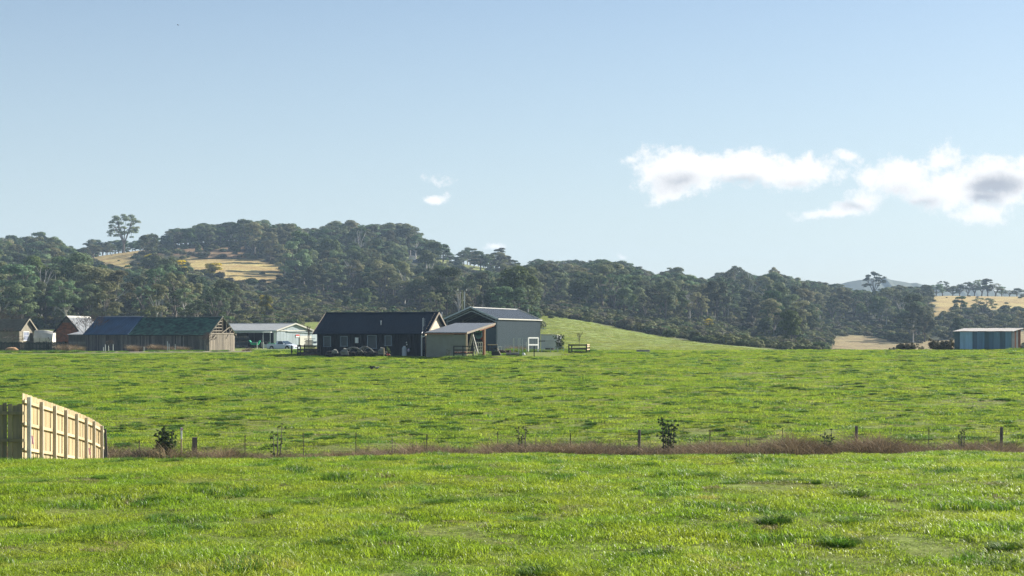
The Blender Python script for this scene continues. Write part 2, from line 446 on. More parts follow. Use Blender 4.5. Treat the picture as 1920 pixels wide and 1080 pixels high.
# ------------------------------------------------------------------ terrain
NEAR_D = [-400, 0, 25, 33, 37, 41, 46, 54, 62, 70, 77, 84, 100, 130, 150, 172, 186, 200]
NEAR_C = [0, 0, 0, -.02, -.10, -.42, -.95, -1.75, -2.55, -2.95, -3.0, -2.8, -2.1, -1.0, -.30, .46, .80, .78]
NEAR_L = [-.1, -.1, -.1, -.12, -.25, -.55, -1.0, -1.8, -2.6, -3.0, -3.05, -2.8, -2.1, -1.05, -.34, .32, .46, .52]
NEAR_R = [0, 0, 0, -.02, -.14, -.42, -.95, -1.75, -2.55, -2.95, -3.0, -2.8, -2.1, -1.0, -.25, .60, .98, .92]
FAR_D = [230, 300, 380, 450, 520, 600, 680, 760, 850, 1000, 1300]
FAR = {
    -1400: [657, 646, 610, 590, 560, 530, 500, 485, 490, 515, 560],
    -300: [657, 646, 615, 590, 560, 535, 505, 490, 496, 520, 560],
    0: [657, 646, 612, 590, 560, 530, 500, 485, 494, 520, 560],
    150: [657, 646, 608, 582, 555, 528, 503, 485, 492, 520, 560],
    250: [657, 646, 606, 580, 550, 520, 492, 468, 474, 500, 560],
    400: [657, 646, 608, 580, 552, 522, 490, 459, 462, 490, 560],
    530: [657, 646, 606, 585, 560, 530, 500, 462, 457, 485, 560],
    650: [657, 646, 606, 588, 562, 535, 505, 470, 458, 485, 560],
    770: [657, 646, 608, 590, 570, 545, 515, 484, 466, 490, 560],
    870: [657, 646, 610, 592, 572, 548, 522, 503, 496, 510, 560],
    960: [657, 646, 608, 590, 572, 552, 530, 511, 508, 520, 560],
    1010: [657, 626, 590, 584, 570, 555, 540, 525, 521, 530, 565],
    1100: [657, 636, 604, 592, 576, 560, 545, 532, 530, 540, 570],
    1200: [659, 644, 622, 606, 585, 565, 548, 537, 535, 548, 575],
    1300: [659, 649, 632, 617, 598, 575, 557, 547, 547, 560, 580],
    1440: [658, 656, 650, 641, 620, 594, 568, 556, 556, 570, 590],
    1600: [662, 666, 662, 654, 638, 615, 585, 564, 561, 575, 595],
    1750: [662, 668, 664, 655, 638, 610, 584, 562, 553, 570, 590],
    1920: [662, 664, 656, 645, 628, 604, 582, 566, 555, 568, 590],
    2300: [662, 660, 652, 640, 622, 600, 580, 564, 553, 568, 590],
    3400: [655, 648, 636, 622, 606, 590, 574, 560, 552, 568, 590],
}
UG = np.linspace(-1.6, 1.6, 641)                       # x / depth
DG = np.concatenate([np.arange(0, 240, 2.0), np.arange(240, 1310, 10.0)])


def _table():
    pxs = sorted(FAR)
    us = np.array([(p - 960) / FP for p in pxs])
    far = np.array([[EYE + (HZ - y) / FP * d for y, d in zip(FAR[p], FAR_D)] for p in pxs])   # z
    fz = np.array([np.interp(UG, us, far[:, j]) for j in range(len(FAR_D))]).T                # (U, farD)
    px = UG * FP + 960
    wl = np.clip((700 - px) / 700, 0, 1)[:, None]; wr = np.clip((px - 1000) / 900, 0, 1)[:, None]
    wc = 1 - wl - wr
    nz = wl * np.array(NEAR_L) + wr * np.array(NEAR_R) + wc * np.array(NEAR_C)
    T = np.zeros((len(UG), len(DG)))
    dk = NEAR_D + FAR_D
    for i in range(len(UG)):
        T[i] = np.interp(DG, dk, np.concatenate([nz[i], fz[i]]))
    k = np.exp(-np.linspace(-2, 2, 9) ** 2); k /= k.sum()
    def sm(a, axis, kk):
        r = len(kk) // 2
        pad = [(0, 0), (0, 0)]; pad[axis] = (r, r)
        b = np.pad(a, pad, mode='edge')
        return sum(w * np.take(b, range(j, j + a.shape[axis]), axis) for j, w in enumerate(kk))
    T2 = sm(sm(T, 0, k), 1, k[2:7] / k[2:7].sum())
    # far part gets a second pass
    w = np.clip((DG - 260) / 100, 0, 1)[None, :]
    T3 = sm(sm(T2, 0, k), 1, k)
    return T2 * (1 - w) + T3 * w


HT = _table()
_r = np.random.default_rng(3)
_W = [(_r.uniform(0, 2 * math.pi), _r.uniform(0, 6.28), l, a) for l, a in
      ((2.3, .018), (3.1, .018), (1.4, .012), (5.5, .03), (7.5, .03), (4.2, .02), (11, .04), (17, .05))]


def H(x, y):
    x = np.asarray(x, float); y = np.asarray(y, float)
    yy = np.clip(y, 0, 1299)
    u = np.clip(x / np.maximum(yy, 30), -1.59, 1.59)
    fu = (u - UG[0]) / (UG[1] - UG[0]); iu = np.floor(fu).astype(int); fu -= iu
    fd = np.interp(yy, DG, np.arange(len(DG))); idd = np.minimum(np.floor(fd).astype(int), len(DG) - 2); fd = fd - idd
    z = (HT[iu, idd] * (1 - fu) * (1 - fd) + HT[iu + 1, idd] * fu * (1 - fd) + HT[iu, idd + 1] * (1 - fu) * fd + HT[iu + 1, idd + 1] * fu * fd)
    w = np.zeros_like(z)
    for a, ph, l, am in _W:
        w = w + am * np.sin((x * math.cos(a) + y * math.sin(a)) * 2 * math.pi / l + ph + 1.3 * np.sin((x * math.sin(a) - y * math.cos(a)) * 2 * math.pi / (l * 2.7) + ph * 2))
    flat = np.clip((np.abs(y - 200) - 12) / 25, 0.05, 1)
    return z + w * np.where(y > 160, flat, 1.0) * np.clip((y - 5) / 10, 0, 1) * np.where((y > 28) & (y < 40), .6, 1.0)


def h1(x, y):
    return float(H(x, y))


# what the eye sees as open ground on the hill: (px, ground row) outlines
OPEN = {
    'gold': [[(165, 484), (235, 472), (300, 464), (300, 471), (246, 480), (246, 503), (222, 505), (195, 497)], [(345, 483), (472, 486), (530, 499), (522, 527), (440, 528), (385, 511), (350, 500)],
             [(1745, 553), (2300, 553), (2300, 584), (1840, 581), (1800, 575), (1770, 590), (1743, 598), (1755, 575)]],
    'brown': [[(285, 466), (462, 461), (464, 482), (345, 484), (300, 477)]],
    'tan': [[(1560, 632), (1610, 628), (1700, 644), (1790, 636), (1925, 620), (2300, 612), (2300, 668), (1545, 668)]],
    'olive': [[(862, 494), (905, 494), (968, 503), (962, 510), (868, 508)], [(770, 480), (850, 480), (852, 496), (772, 494)]],
    'green': [[(1003, 588), (1100, 603), (1200, 623), (1300, 640), (1440, 657), (1440, 700), (1003, 700)],
              [(-1400, 618), (1003, 618), (1003, 700), (-1400, 700)], [(560, 604), (620, 604), (640, 622), (560, 622)]],
}
SCRUBZ = [[(470, 556), (640, 556), (800, 592), (800, 618), (470, 618)],
          [(1003, 570), (1090, 575), (1250, 606), (1440, 640), (1530, 645), (1440, 657), (1300, 640), (1100, 603), (1003, 588)],
          [(1530, 604), (1620, 608), (1700, 622), (1700, 644), (1610, 628), (1560, 632), (1545, 660), (1505, 660)]]


def inpoly(px, py, poly):
    px = np.asarray(px, float); py = np.asarray(py, float)
    r = np.zeros(px.shape, bool)
    n = len(poly); j = n - 1
    for i in range(n):
        xi, yi = poly[i]; xj, yj = poly[j]
        c = ((yi > py) != (yj > py)) & (px < (xj - xi) * (py - yi) / ((yj - yi) if yj != yi else 1e-9) + xi)
        r ^= c; j = i
    return r


def to_pic(x, y, z):
    return 960 + FP * x / y, HZ - FP * (z - EYE) / y


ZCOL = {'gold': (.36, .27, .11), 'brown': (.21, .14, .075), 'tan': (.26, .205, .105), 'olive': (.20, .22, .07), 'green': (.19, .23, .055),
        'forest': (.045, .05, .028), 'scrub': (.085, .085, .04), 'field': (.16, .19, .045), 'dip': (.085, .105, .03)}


def ground_mat(name, bump_d, sc, attr=True):
    m = bpy.data.materials.new(name); m.use_nodes = True
    nt = m.node_tree; N = nt.nodes.new; L = nt.links.new
    b = nt.nodes['Principled BSDF']; b.inputs['Roughness'].default_value = .95; b.inputs['Specular IOR Level'].default_value = .1
    at = N('ShaderNodeAttribute'); at.attribute_name = 'zone'
    geo = N('ShaderNodeNewGeometry')
    nz = N('ShaderNodeTexNoise'); nz.inputs['Scale'].default_value = sc; nz.inputs['Detail'].default_value = 8; nz.inputs['Roughness'].default_value = .65
    L(geo.outputs['Position'], nz.inputs['Vector'])
    nz2 = N('ShaderNodeTexNoise'); nz2.inputs['Scale'].default_value = sc * .08; nz2.inputs['Detail'].default_value = 4
    L(geo.outputs['Position'], nz2.inputs['Vector'])
    r = N('ShaderNodeMapRange'); L(nz.outputs['Fac'], r.inputs['Value']); r.inputs['From Min'].default_value = .3; r.inputs['From Max'].default_value = .7
    r.inputs['To Min'].default_value = .5; r.inputs['To Max'].default_value = 1.42
    r2 = N('ShaderNodeMapRange'); L(nz2.outputs['Fac'], r2.inputs['Value']); r2.inputs['From Min'].default_value = .3; r2.inputs['From Max'].default_value = .7
    r2.inputs['To Min'].default_value = .8; r2.inputs['To Max'].default_value = 1.2
    mu = N('ShaderNodeMath'); mu.operation = 'MULTIPLY'; L(r.outputs[0], mu.inputs[0]); L(r2.outputs[0], mu.inputs[1])
    h = N('ShaderNodeHueSaturation'); L(mu.outputs[0], h.inputs['Value']); L(at.outputs['Color'], h.inputs['Color'])
    r3 = N('ShaderNodeMapRange'); L(nz2.outputs['Fac'], r3.inputs['Value']); r3.inputs['From Min'].default_value = .3; r3.inputs['From Max'].default_value = .7
    r3.inputs['To Min'].default_value = .485; r3.inputs['To Max'].default_value = .515
    L(r3.outputs[0], h.inputs['Hue'])
    L(h.outputs[0], b.inputs['Base Color'])
    bm = N('ShaderNodeBump'); bm.inputs['Strength'].default_value = .9; bm.inputs['Distance'].default_value = bump_d
    L(nz.outputs['Fac'], bm.inputs['Height']); L(bm.outputs[0], b.inputs['Normal'])
    return m


def sheet(name, xs, ys, m):
    X, Y = np.meshgrid(xs, ys)
    Z = H(X, Y)
    me = bpy.data.meshes.new(name)
    nx, ny = len(xs), len(ys)
    co = np.stack([X, Y, Z], -1).reshape(-1, 3)
    idx = np.arange(nx * ny).reshape(ny, nx)
    q = np.stack([idx[:-1, :-1], idx[:-1, 1:], idx[1:, 1:], idx[1:, :-1]], -1).reshape(-1, 4)
    me.vertices.add(len(co)); me.vertices.foreach_set('co', co.ravel())
    me.loops.add(q.size); me.loops.foreach_set('vertex_index', q.ravel())
    me.polygons.add(len(q)); me.polygons.foreach_set('loop_start', np.arange(0, q.size, 4)); me.polygons.foreach_set('loop_total', np.full(len(q), 4))
    me.update(); me.shade_smooth()
    ca = me.color_attributes.new('zone', 'FLOAT_COLOR', 'POINT')
    xf, yf, zf = co[:, 0], co[:, 1], co[:, 2]
    C = np.tile(np.array(ZCOL['field']), (len(co), 1))
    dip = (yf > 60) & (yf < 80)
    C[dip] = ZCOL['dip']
    far = yf > 205
    px, py = to_pic(xf, np.maximum(yf, 1), zf)
    px = px + 6 * np.sin(py * .9) + 4 * np.sin(xf * .21 + yf * .13); py = py + 1.2 * np.sin(xf * .17) + 1.0 * np.sin(xf * .41 + 1)
    C[far] = ZCOL['forest']
    for poly in SCRUBZ:
        C[far & inpoly(px, py, poly)] = ZCOL['scrub']
    for z in ('green', 'gold', 'brown', 'tan', 'olive'):
        for poly in OPEN[z]:
            C[far & inpoly(px, py, poly) & ((z != 'green') | (yf < 470))] = ZCOL[z]
    C[far & (yf < 330) & (px < 1440)] = ZCOL['green']
    rgba = np.concatenate([C, np.ones((len(C), 1))], 1)
    ca.data.foreach_set('color', rgba.ravel().astype(np.float32))
    me.materials.append(m)
    o = bpy.data.objects.new(name, me); COL.objects.link(o); o['kind'] = 'structure'
    return o


def axis(*segs):
    out = []
    for a, b, st in segs:
        out += list(np.arange(a, b, st))
    out.append(segs[-1][1])
    return np.array(out)


XS = axis((-1900, -400, 60), (-400, -90, 8), (-90, 90, 1.5), (90, 400, 8), (400, 2600, 60))
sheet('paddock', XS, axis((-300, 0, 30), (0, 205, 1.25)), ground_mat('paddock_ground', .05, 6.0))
XS2 = axis((-1900, -420, 40), (-420, 420, 3.5), (420, 2600, 40))
sheet('hillside', XS2, axis((205, 900, 4.5), (900, 1300, 25)), ground_mat('hillside_ground', .35, 1.1))
# plain running on behind the hill to the far range
bk = MB(); zb = -14
bk.add([(-1900, 1299, -25), (2600, 1299, -25), (2600, 2650, -25), (-1900, 2650, -25)], [(0, 1, 2, 3)])
pm = mat('far_plain_ground', (.05, .06, .03), .95, .3, .01)
bo = bk.build('far_plain', pm); bo['kind'] = 'structure'


def distant_hill():
    # wooded range 2 km off
    prof = [(900, 640), (1300, 600), (1480, 552), (1540, 538), (1590, 528), (1625, 524), (1660, 523), (1700, 529), (1740, 535), (1800, 541),
            (1880, 546), (1950, 548), (2200, 560), (2600, 600)]
    xs = np.linspace(-60, 1030, 150); vs = []
    rows = [(1700, 0.0), (1820, .35), (1910, .72), (2000, 1.0), (2120, .9), (2300, .3)]
    rr = np.random.default_rng(5)
    for d, k in rows:
        for x in xs:
            p = 960 + FP * x / 2000
            top = EYE + (HZ - np.interp(p, [a for a, b in prof], [b for a, b in prof])) / FP * 2000
            z = -26 + (top + 26) * k + rr.uniform(-1.6, 1.6) * (1 if k > .2 else 0)
            vs.append((x, d, z))
    n = len(xs)
    fs = [(j * n + i, j * n + i + 1, (j + 1) * n + i + 1, (j + 1) * n + i) for j in range(len(rows) - 1) for i in range(n - 1)]
    b = MB(); b.v = vs; b.f = fs
    o = b.build('distant_hill', mat('distant_forested_hill', (.045, .06, .04), .95, .5, .03, col2=(.075, .085, .05), bump=0, detail=8))
    o['kind'] = 'structure'
    return o


distant_hill()


def ribbon(name, pts, width, m, up=.02):
    b = MB(); vs = []
    for (x, y), w in zip(pts, width if isinstance(width, list) else [width] * len(pts)):
        for s_ in (-.5, -.2, .2, .5):
            yy = y + s_ * w
            vs.append((x, yy, h1(x, yy) + up))
    n = len(pts)
    fs = [(4 * i + k, 4 * (i + 1) + k, 4 * (i + 1) + k + 1, 4 * i + k + 1) for i in range(n - 1) for k in range(3)]
    b.v = vs; b.f = fs
    o = b.build(name, m); o['kind'] = 'structure'
    return o


ribbon('gravel_track', [(x, 200 + .004 * (x + 40) ** 1 + 1.2 * math.sin(x * .05)) for x in range(-130, -24, 3)], 6.0, mat('pale_gravel', (.34, .30, .25), .95, .25, 1.2), .03)


# ------------------------------------------------------------------ scattering on many points (one object of stuff)
def scatter(name, label, cat, pts, rots, scls, idxs, sources, as_stuff=True):
    me = bpy.data.meshes.new(name)
    me.vertices.add(len(pts)); me.vertices.foreach_set('co', np.asarray(pts, np.float32).ravel())
    for an, ty, dat in (('rot', 'FLOAT_VECTOR', rots), ('scl', 'FLOAT_VECTOR', scls)):
        a = me.attributes.new(an, ty, 'POINT'); a.data.foreach_set('vector', np.asarray(dat, np.float32).ravel())
    a = me.attributes.new('idx', 'INT', 'POINT'); a.data.foreach_set('value', np.asarray(idxs, np.int32))
    me.update()
    o = bpy.data.objects.new(name, me); COL.objects.link(o)
    sc = bpy.data.collections.new(name + '_pieces')
    for i, s_ in enumerate(sources):
        so = bpy.data.objects.new(f'{name}_piece_{i:02d}', s_); sc.objects.link(so)
    ng = bpy.data.node_groups.new(name + '_spread', 'GeometryNodeTree')
    ng.interface.new_socket('Geometry', in_out='INPUT', socket_type='NodeSocketGeometry')
    ng.interface.new_socket('Geometry', in_out='OUTPUT', socket_type='NodeSocketGeometry')
    N = ng.nodes.new; L = ng.links.new
    gi = N('NodeGroupInput'); go = N('NodeGroupOutput')
    ci = N('GeometryNodeCollectionInfo'); ci.inputs['Collection'].default_value = sc
    ci.inputs['Separate Children'].default_value = True; ci.inputs['Reset Children'].default_value = True
    ip = N('GeometryNodeInstanceOnPoints'); ip.inputs['Pick Instance'].default_value = True
    L(gi.outputs[0], ip.inputs['Points']); L(ci.outputs[0], ip.inputs['Instance'])
    for an, ty, sk in (('rot', 'FLOAT_VECTOR', 'Rotation'), ('scl', 'FLOAT_VECTOR', 'Scale'), ('idx', 'INT', 'Instance Index')):
        na = N('GeometryNodeInputNamedAttribute'); na.data_type = ty; na.inputs['Name'].default_value = an
        if sk == 'Rotation':
            er = N('FunctionNodeEulerToRotation'); L(na.outputs[0], er.inputs[0]); L(er.outputs[0], ip.inputs[sk])
        else:
            L(na.outputs[0], ip.inputs[sk])
    L(ip.outputs[0], go.inputs[0])
    md = o.modifiers.new('spread', 'NODES'); md.node_group = ng
    tag(o, label, cat)
    if as_stuff: o['kind'] = 'stuff'
    return o


def np_mesh(name, V, F, m):
    me = bpy.data.meshes.new(name)
    V = np.asarray(V, np.float32); F = np.asarray(F)
    me.vertices.add(len(V)); me.vertices.foreach_set('co', V.ravel())
    k = F.shape[1]
    me.loops.add(F.size); me.loops.foreach_set('vertex_index', F.ravel().astype(np.int32))
    me.polygons.add(len(F)); me.polygons.foreach_set('loop_start', np.arange(0, F.size, k)); me.polygons.foreach_set('loop_total', np.full(len(F), k))
    me.update(); me.materials.append(m)
    return me


def blade_patch(name, m, n, half, hmin, hmax, w, lean=.5, seed=0, round_=False, power=1.0):
    """n grass blades, each two bent triangles tall"""
    r = np.random.default_rng(seed)
    if round_:
        a = r.uniform(0, 6.283, n); q = half * np.sqrt(r.uniform(0, 1, n)); bx, by = q * np.cos(a), q * np.sin(a)
        hh = r.uniform(hmin, hmax, n) * (1 - .45 * (q / half) ** 2)
    else:
        bx, by = r.uniform(-half, half, n), r.uniform(-half, half, n)
        hh = hmin + (hmax - hmin) * r.uniform(0, 1, n) ** power
    az = r.uniform(0, 6.283, n); ln = r.uniform(.15, lean, n) * hh
    if round_:
        az = np.arctan2(by, bx) + r.normal(0, .7, n); ln = ln * (1 + q / half)
    dx, dy = np.cos(az), np.sin(az)
    fa = az + math.pi / 2 + r.normal(0, .6, n)
    wx, wy = np.cos(fa) * w / 2, np.sin(fa) * w / 2
    ww = r.uniform(.6, 1.3, n)
    wx *= ww; wy *= ww
    B = np.stack([bx, by, np.full(n, -.02)], -1); Wv = np.stack([wx, wy, np.zeros(n)], -1)
    Mid = B + np.stack([dx * ln * .35, dy * ln * .35, hh * .6], -1)
    Top = B + np.stack([dx * ln * 1.7, dy * ln * 1.7, hh * .92], -1)
    V = np.stack([B - Wv, B + Wv, Mid + Wv * .75, Mid - Wv * .75, Top], 1).reshape(-1, 3)
    o = np.arange(n)[:, None] * 5
    F = np.concatenate([o + [0, 1, 2], o + [0, 2, 3], o + [3, 2, 4]], 0)
    return np_mesh(name, V, F, m)


def vnoise(x, y, s, seed=0):
    r = np.random.default_rng(seed + 100)
    z = np.zeros_like(x)
    for i in range(6):
        a = r.uniform(0, 6.283); f = r.uniform(.6, 1.6) * 2 * math.pi / s
        z = z + np.sin((x * math.cos(a) + y * math.sin(a)) * f + r.uniform(0, 6.28) + 1.2 * np.sin((x * math.sin(a) - y * math.cos(a)) * f * .6))
    return z / 6 * 1.6


def near_grass():
    pts = []
    for d in np.arange(12.5, 45, .30):
        hw = .345 * d + 5.5
        xs = np.arange(-hw, hw, .30)
        pts.append(np.stack([xs, np.full(len(xs), d)], -1))
    p = np.concatenate(pts); p += RNG.uniform(-.2, .2, p.shape)
    x, y = p[:, 0], p[:, 1]
    n = len(p)
    a = vnoise(x, y, 2.6, 1); b = vnoise(x, y, 6.5, 2); c = vnoise(x, y, 1.1, 3)
    hs = .78 + .42 * a + .25 * b + .15 * c
    # two worn wheel lines crossing the right side
    track = np.exp(-((y - 27.2 - .10 * (x - 3) + .3 * np.sin(x * .8)) / .75) ** 2) * np.clip((x - 1.0) / 3, 0, 1)
    hs = np.clip(hs * (1 - .5 * track), .35, 1.9)
    idx = RNG.integers(0, 3, n)
    dry = (RNG.random(n) < .07 + .5 * track + .18 * np.clip(-b - .2, 0, 1))
    idx[dry] = 3
    deep = (~dry) & (RNG.random(n) < np.clip(.10 + .6 * (a - .5), 0, .5))
    idx[deep] = 4
    z = H(x, y)
    z0 = z
    scl = np.stack([np.ones(n), np.ones(n), hs], -1)
    rot = np.stack([RNG.normal(0, .05, n), RNG.normal(0, .05, n), RNG.uniform(0, 6.28, n)], -1)
    P_ = np.stack([x, y, z0], -1)
    src = [blade_patch('short_grass_a', M['blade'], 260, .27, .04, .115, .010, .9, 1),
           blade_patch('short_grass_b', M['blade'], 260, .27, .03, .13, .009, 1.1, 2),
           blade_patch('short_grass_c', M['blade'], 240, .27, .04, .10, .012, .8, 3),
           blade_patch('dry_grass_a', M['blade_dry'], 330, .27, .02, .075, .010, 1.3, 4),
           blade_patch('deep_grass_a', M['blade_deep'], 250, .27, .05, .15, .012, .9, 5),
           blade_patch('tuft_a', M['blade_tuft'], 560, .26, .10, .26, .012, .9, 6, True),
           blade_patch('tuft_b', M['blade'], 380, .22, .10, .24, .011, .9, 7, True)]
    # separate tufts
    nt_ = 420
    td = 13 + 30 * RNG.random(nt_) ** .8; tx = RNG.uniform(-1, 1, nt_) * (.34 * td + 4)
    keep = vnoise(tx, td, 2.6, 1) > -.15
    tx, td = tx[keep], td[keep]
    ex = np.array([-.9, .3, .55, .85, 3.4, 4.0, 5.2]); ed = np.array([17.9, 17.8, 17.6, 17.9, 22.2, 20.9, 26.0])
    tx = np.concatenate([tx, ex]); td = np.concatenate([td, ed])
    k = len(tx); s_ = RNG.uniform(.3, .8, k); s_[-7:] = .9
    P_ = np.concatenate([P_, np.stack([tx, td, H(tx, td)], -1)])
    ww = RNG.uniform(.6, 1.3, k)
    scl = np.concatenate([scl, np.stack([s_ * ww, s_, s_ * .8], -1)])
    rot = np.concatenate([rot, np.stack([np.zeros(k), np.zeros(k), RNG.uniform(0, 6.28, k)], -1)])
    ti = np.where(RNG.random(k) < .7, 5, 6)
    idx = np.concatenate([idx, ti])
    scatter('foreground_grass', 'short bright green pasture grass with tufts in front of the fences', 'grass', P_, rot, scl, idx, src)


def mid_grass():
    pts = []
    for d in np.arange(74, 190, .95):
        hw = .34 * d + 11
        xs = np.arange(-hw, hw, .95)
        pts.append(np.stack([xs, np.full(len(xs), d)], -1))
    p = np.concatenate(pts); p += RNG.uniform(-.6, .6, p.shape)
    x, y = p[:, 0], p[:, 1]; n = len(p)
    keep = np.ones(n, bool)
    px = 960 + FP * x / y
    # buildings and yard stand on bare ground
    yard = (y > 170) & (px > 575) & (px < 1060)
    keep &= ~(yard & (y > 168.5))
    keep &= ~((px < 575) & (y > 184))
    x, y = x[keep], y[keep]; n = len(x)
    a = vnoise(x, y, 3.4, 4); b = vnoise(x, y, 22, 5); c = vnoise(x, y, 1.7, 6)
    hs = np.clip(.55 + .35 * a + .18 * b + .3 * c, .2, 1.6)
    idx = RNG.integers(0, 2, n)
    deep = RNG.random(n) < np.clip(.08 + .45 * (a - .35) + .25 * c, 0, .6); idx[deep] = 2
    dry = RNG.random(n) < np.clip(.02 + .3 * (-b - .35) + .25 * np.clip((100 - y) / 25, 0, 1), 0, .5); idx[dry] = 3
    scl = np.stack([np.ones(n), np.ones(n), hs], -1)
    rot = np.stack([RNG.normal(0, .03, n), RNG.normal(0, .03, n), RNG.uniform(0, 6.28, n)], -1)
    P_ = np.stack([x, y, H(x, y)], -1)
    nt_ = 16000
    td = 78 + 105 * RNG.random(nt_) ** .8; tx = RNG.uniform(-1, 1, nt_) * (.32 * td + 4)
    keep = (vnoise(tx, td, 9, 8) > -.1) & ~((td > 168) & (np.abs(960 + FP * tx / td - 820) < 245))
    tx, td = tx[keep], td[keep]; k = len(tx)
    s_ = .2 + .5 * RNG.random(k) ** 2.0
    big = (np.abs(tx + 24.5) < 4.5) & (np.abs(td - 112) < 2.5)
    s_[big] *= 1.3
    P_ = np.concatenate([P_, np.stack([tx, td, H(tx, td)], -1)])
    scl = np.concatenate([scl, np.stack([s_ * 1.3, s_, s_ * .8], -1)])
    rot = np.concatenate([rot, np.stack([np.zeros(k), np.zeros(k), RNG.uniform(0, 6.28, k)], -1)])
    idx = np.concatenate([idx, np.where(RNG.random(k) < .6, 4, 5)])
    src = [blade_patch('paddock_grass_a', M['blade_far'], 330, .85, .05, .18, .035, .9, 11),
           blade_patch('paddock_grass_b', M['blade_far'], 330, .85, .04, .22, .030, 1.1, 12),
           blade_patch('paddock_grass_c', M['blade_deep'], 330, .85, .06, .22, .032, .9, 13),
           blade_patch('paddock_grass_d', M['blade_dry'], 300, .85, .02, .12, .030, 1.3, 14),
           blade_patch('paddock_tuft_a', M['blade_tuft'], 520, .45, .12, .40, .035, .8, 15, True),
           blade_patch('paddock_tuft_b', M['blade_far'], 300, .5, .15, .40, .03, .8, 16, True)]
    scatter('paddock_grass', 'tussocky green pasture rising beyond the wire fence to the sheds', 'grass', P_, rot, scl, idx, src)


def slope_grass():
    n = 9000; r = np.random.default_rng(77); y = 215 + 230 * r.random(n); x = (r.uniform(990, 1450, n) - 960) / FP * y; z = H(x, y)
    px, gy = to_pic(x, y, z); k = inpoly(px, gy, [(1003, 589), (1100, 604), (1200, 624), (1300, 641), (1440, 657), (1440, 700), (1003, 700)]); x, y, z = x[k], y[k], z[k]; n = len(x)
    s_ = r.uniform(.5, 1.2, n); src = [blade_patch('slope_tuft_a', M['blade_slope'], 160, .9, .02, .10, .05, 1.4, 31, True), blade_patch('slope_tuft_b', M['blade_slope'], 160, .7, .03, .14, .05, 1.2, 32, True), blade_patch('slope_tuft_c', M['blade_dry'], 120, .8, .02, .08, .05, 1.4, 33, True)]
    scatter('slope_grass', 'pale green grass tufts on the smooth slope behind the steel shed', 'grass', np.stack([x, y, z], -1), np.stack([np.zeros(n), np.zeros(n), r.uniform(0, 6.28, n)], -1), np.stack([s_, s_, s_], -1), r.choice([0, 0, 1, 2], n), src)


near_grass()
mid_grass()
slope_grass()


# ------------------------------------------------------------------ trees
def lobes_to_mesh(name, lobes, m, n_per_m2=1.6, size=.5, seed=0, core=.22, up=.35):
    """leaf clumps (small quads) spread over and inside flattened lobes"""
    r = np.random.default_rng(seed)
    VV = []
    for (cx, cy, cz, rx, ry, rz) in lobes:
        area = 4 * math.pi * ((rx * ry) ** 1.6 / 3 + (rx * rz) ** 1.6 / 3 + (ry * rz) ** 1.6 / 3) ** (1 / 1.6)
        n = max(20, int(area * n_per_m2 / size ** 2 * 2.6))
        d = r.normal(size=(n, 3)); d /= np.linalg.norm(d, axis=1)[:, None]
        d[:, 2] = np.where(d[:, 2] < -.35, -d[:, 2], d[:, 2])
        rad = 1 + r.normal(0, .09, n); inner = r.random(n) < core; rad[inner] = r.uniform(.3, .9, inner.sum())
        c = np.array([cx, cy, cz]) + d * rad[:, None] * np.array([rx, ry, rz])
        nor = d / np.array([rx, ry, rz]); nor /= np.linalg.norm(nor, axis=1)[:, None]
        nor = nor + r.normal(0, .42, (n, 3)) + np.array([0, 0, up]); nor /= np.linalg.norm(nor, axis=1)[:, None]
        t = np.cross(nor, r.normal(size=(n, 3))); t /= np.linalg.norm(t, axis=1)[:, None]
        b = np.cross(nor, t)
        s_ = size * r.uniform(.55, 1.25, n)[:, None]
        k1 = r.uniform(.5, 1.1, (n, 1)); k2 = r.uniform(.5, 1.1, (n, 1))
        q = np.stack([c - t * s_ * .5, c - b * s_ * .4 * k1, c + t * s_ * .5, c + b * s_ * .4 * k2], 1)
        VV.append(q.reshape(-1, 3))
    V = np.concatenate(VV)
    F = np.arange(len(V)).reshape(-1, 4)
    return np_mesh(name, V, F, m)


def limbs_mesh(name, segs, m):
    b = MB()
    for p0, p1, r0, r1 in segs:
        b.tube(p0, p1, r0, r1, 5)
    me = bpy.data.meshes.new(name); me.from_pydata(b.v, [], b.f); me.update(); me.materials.append(m)
    return me


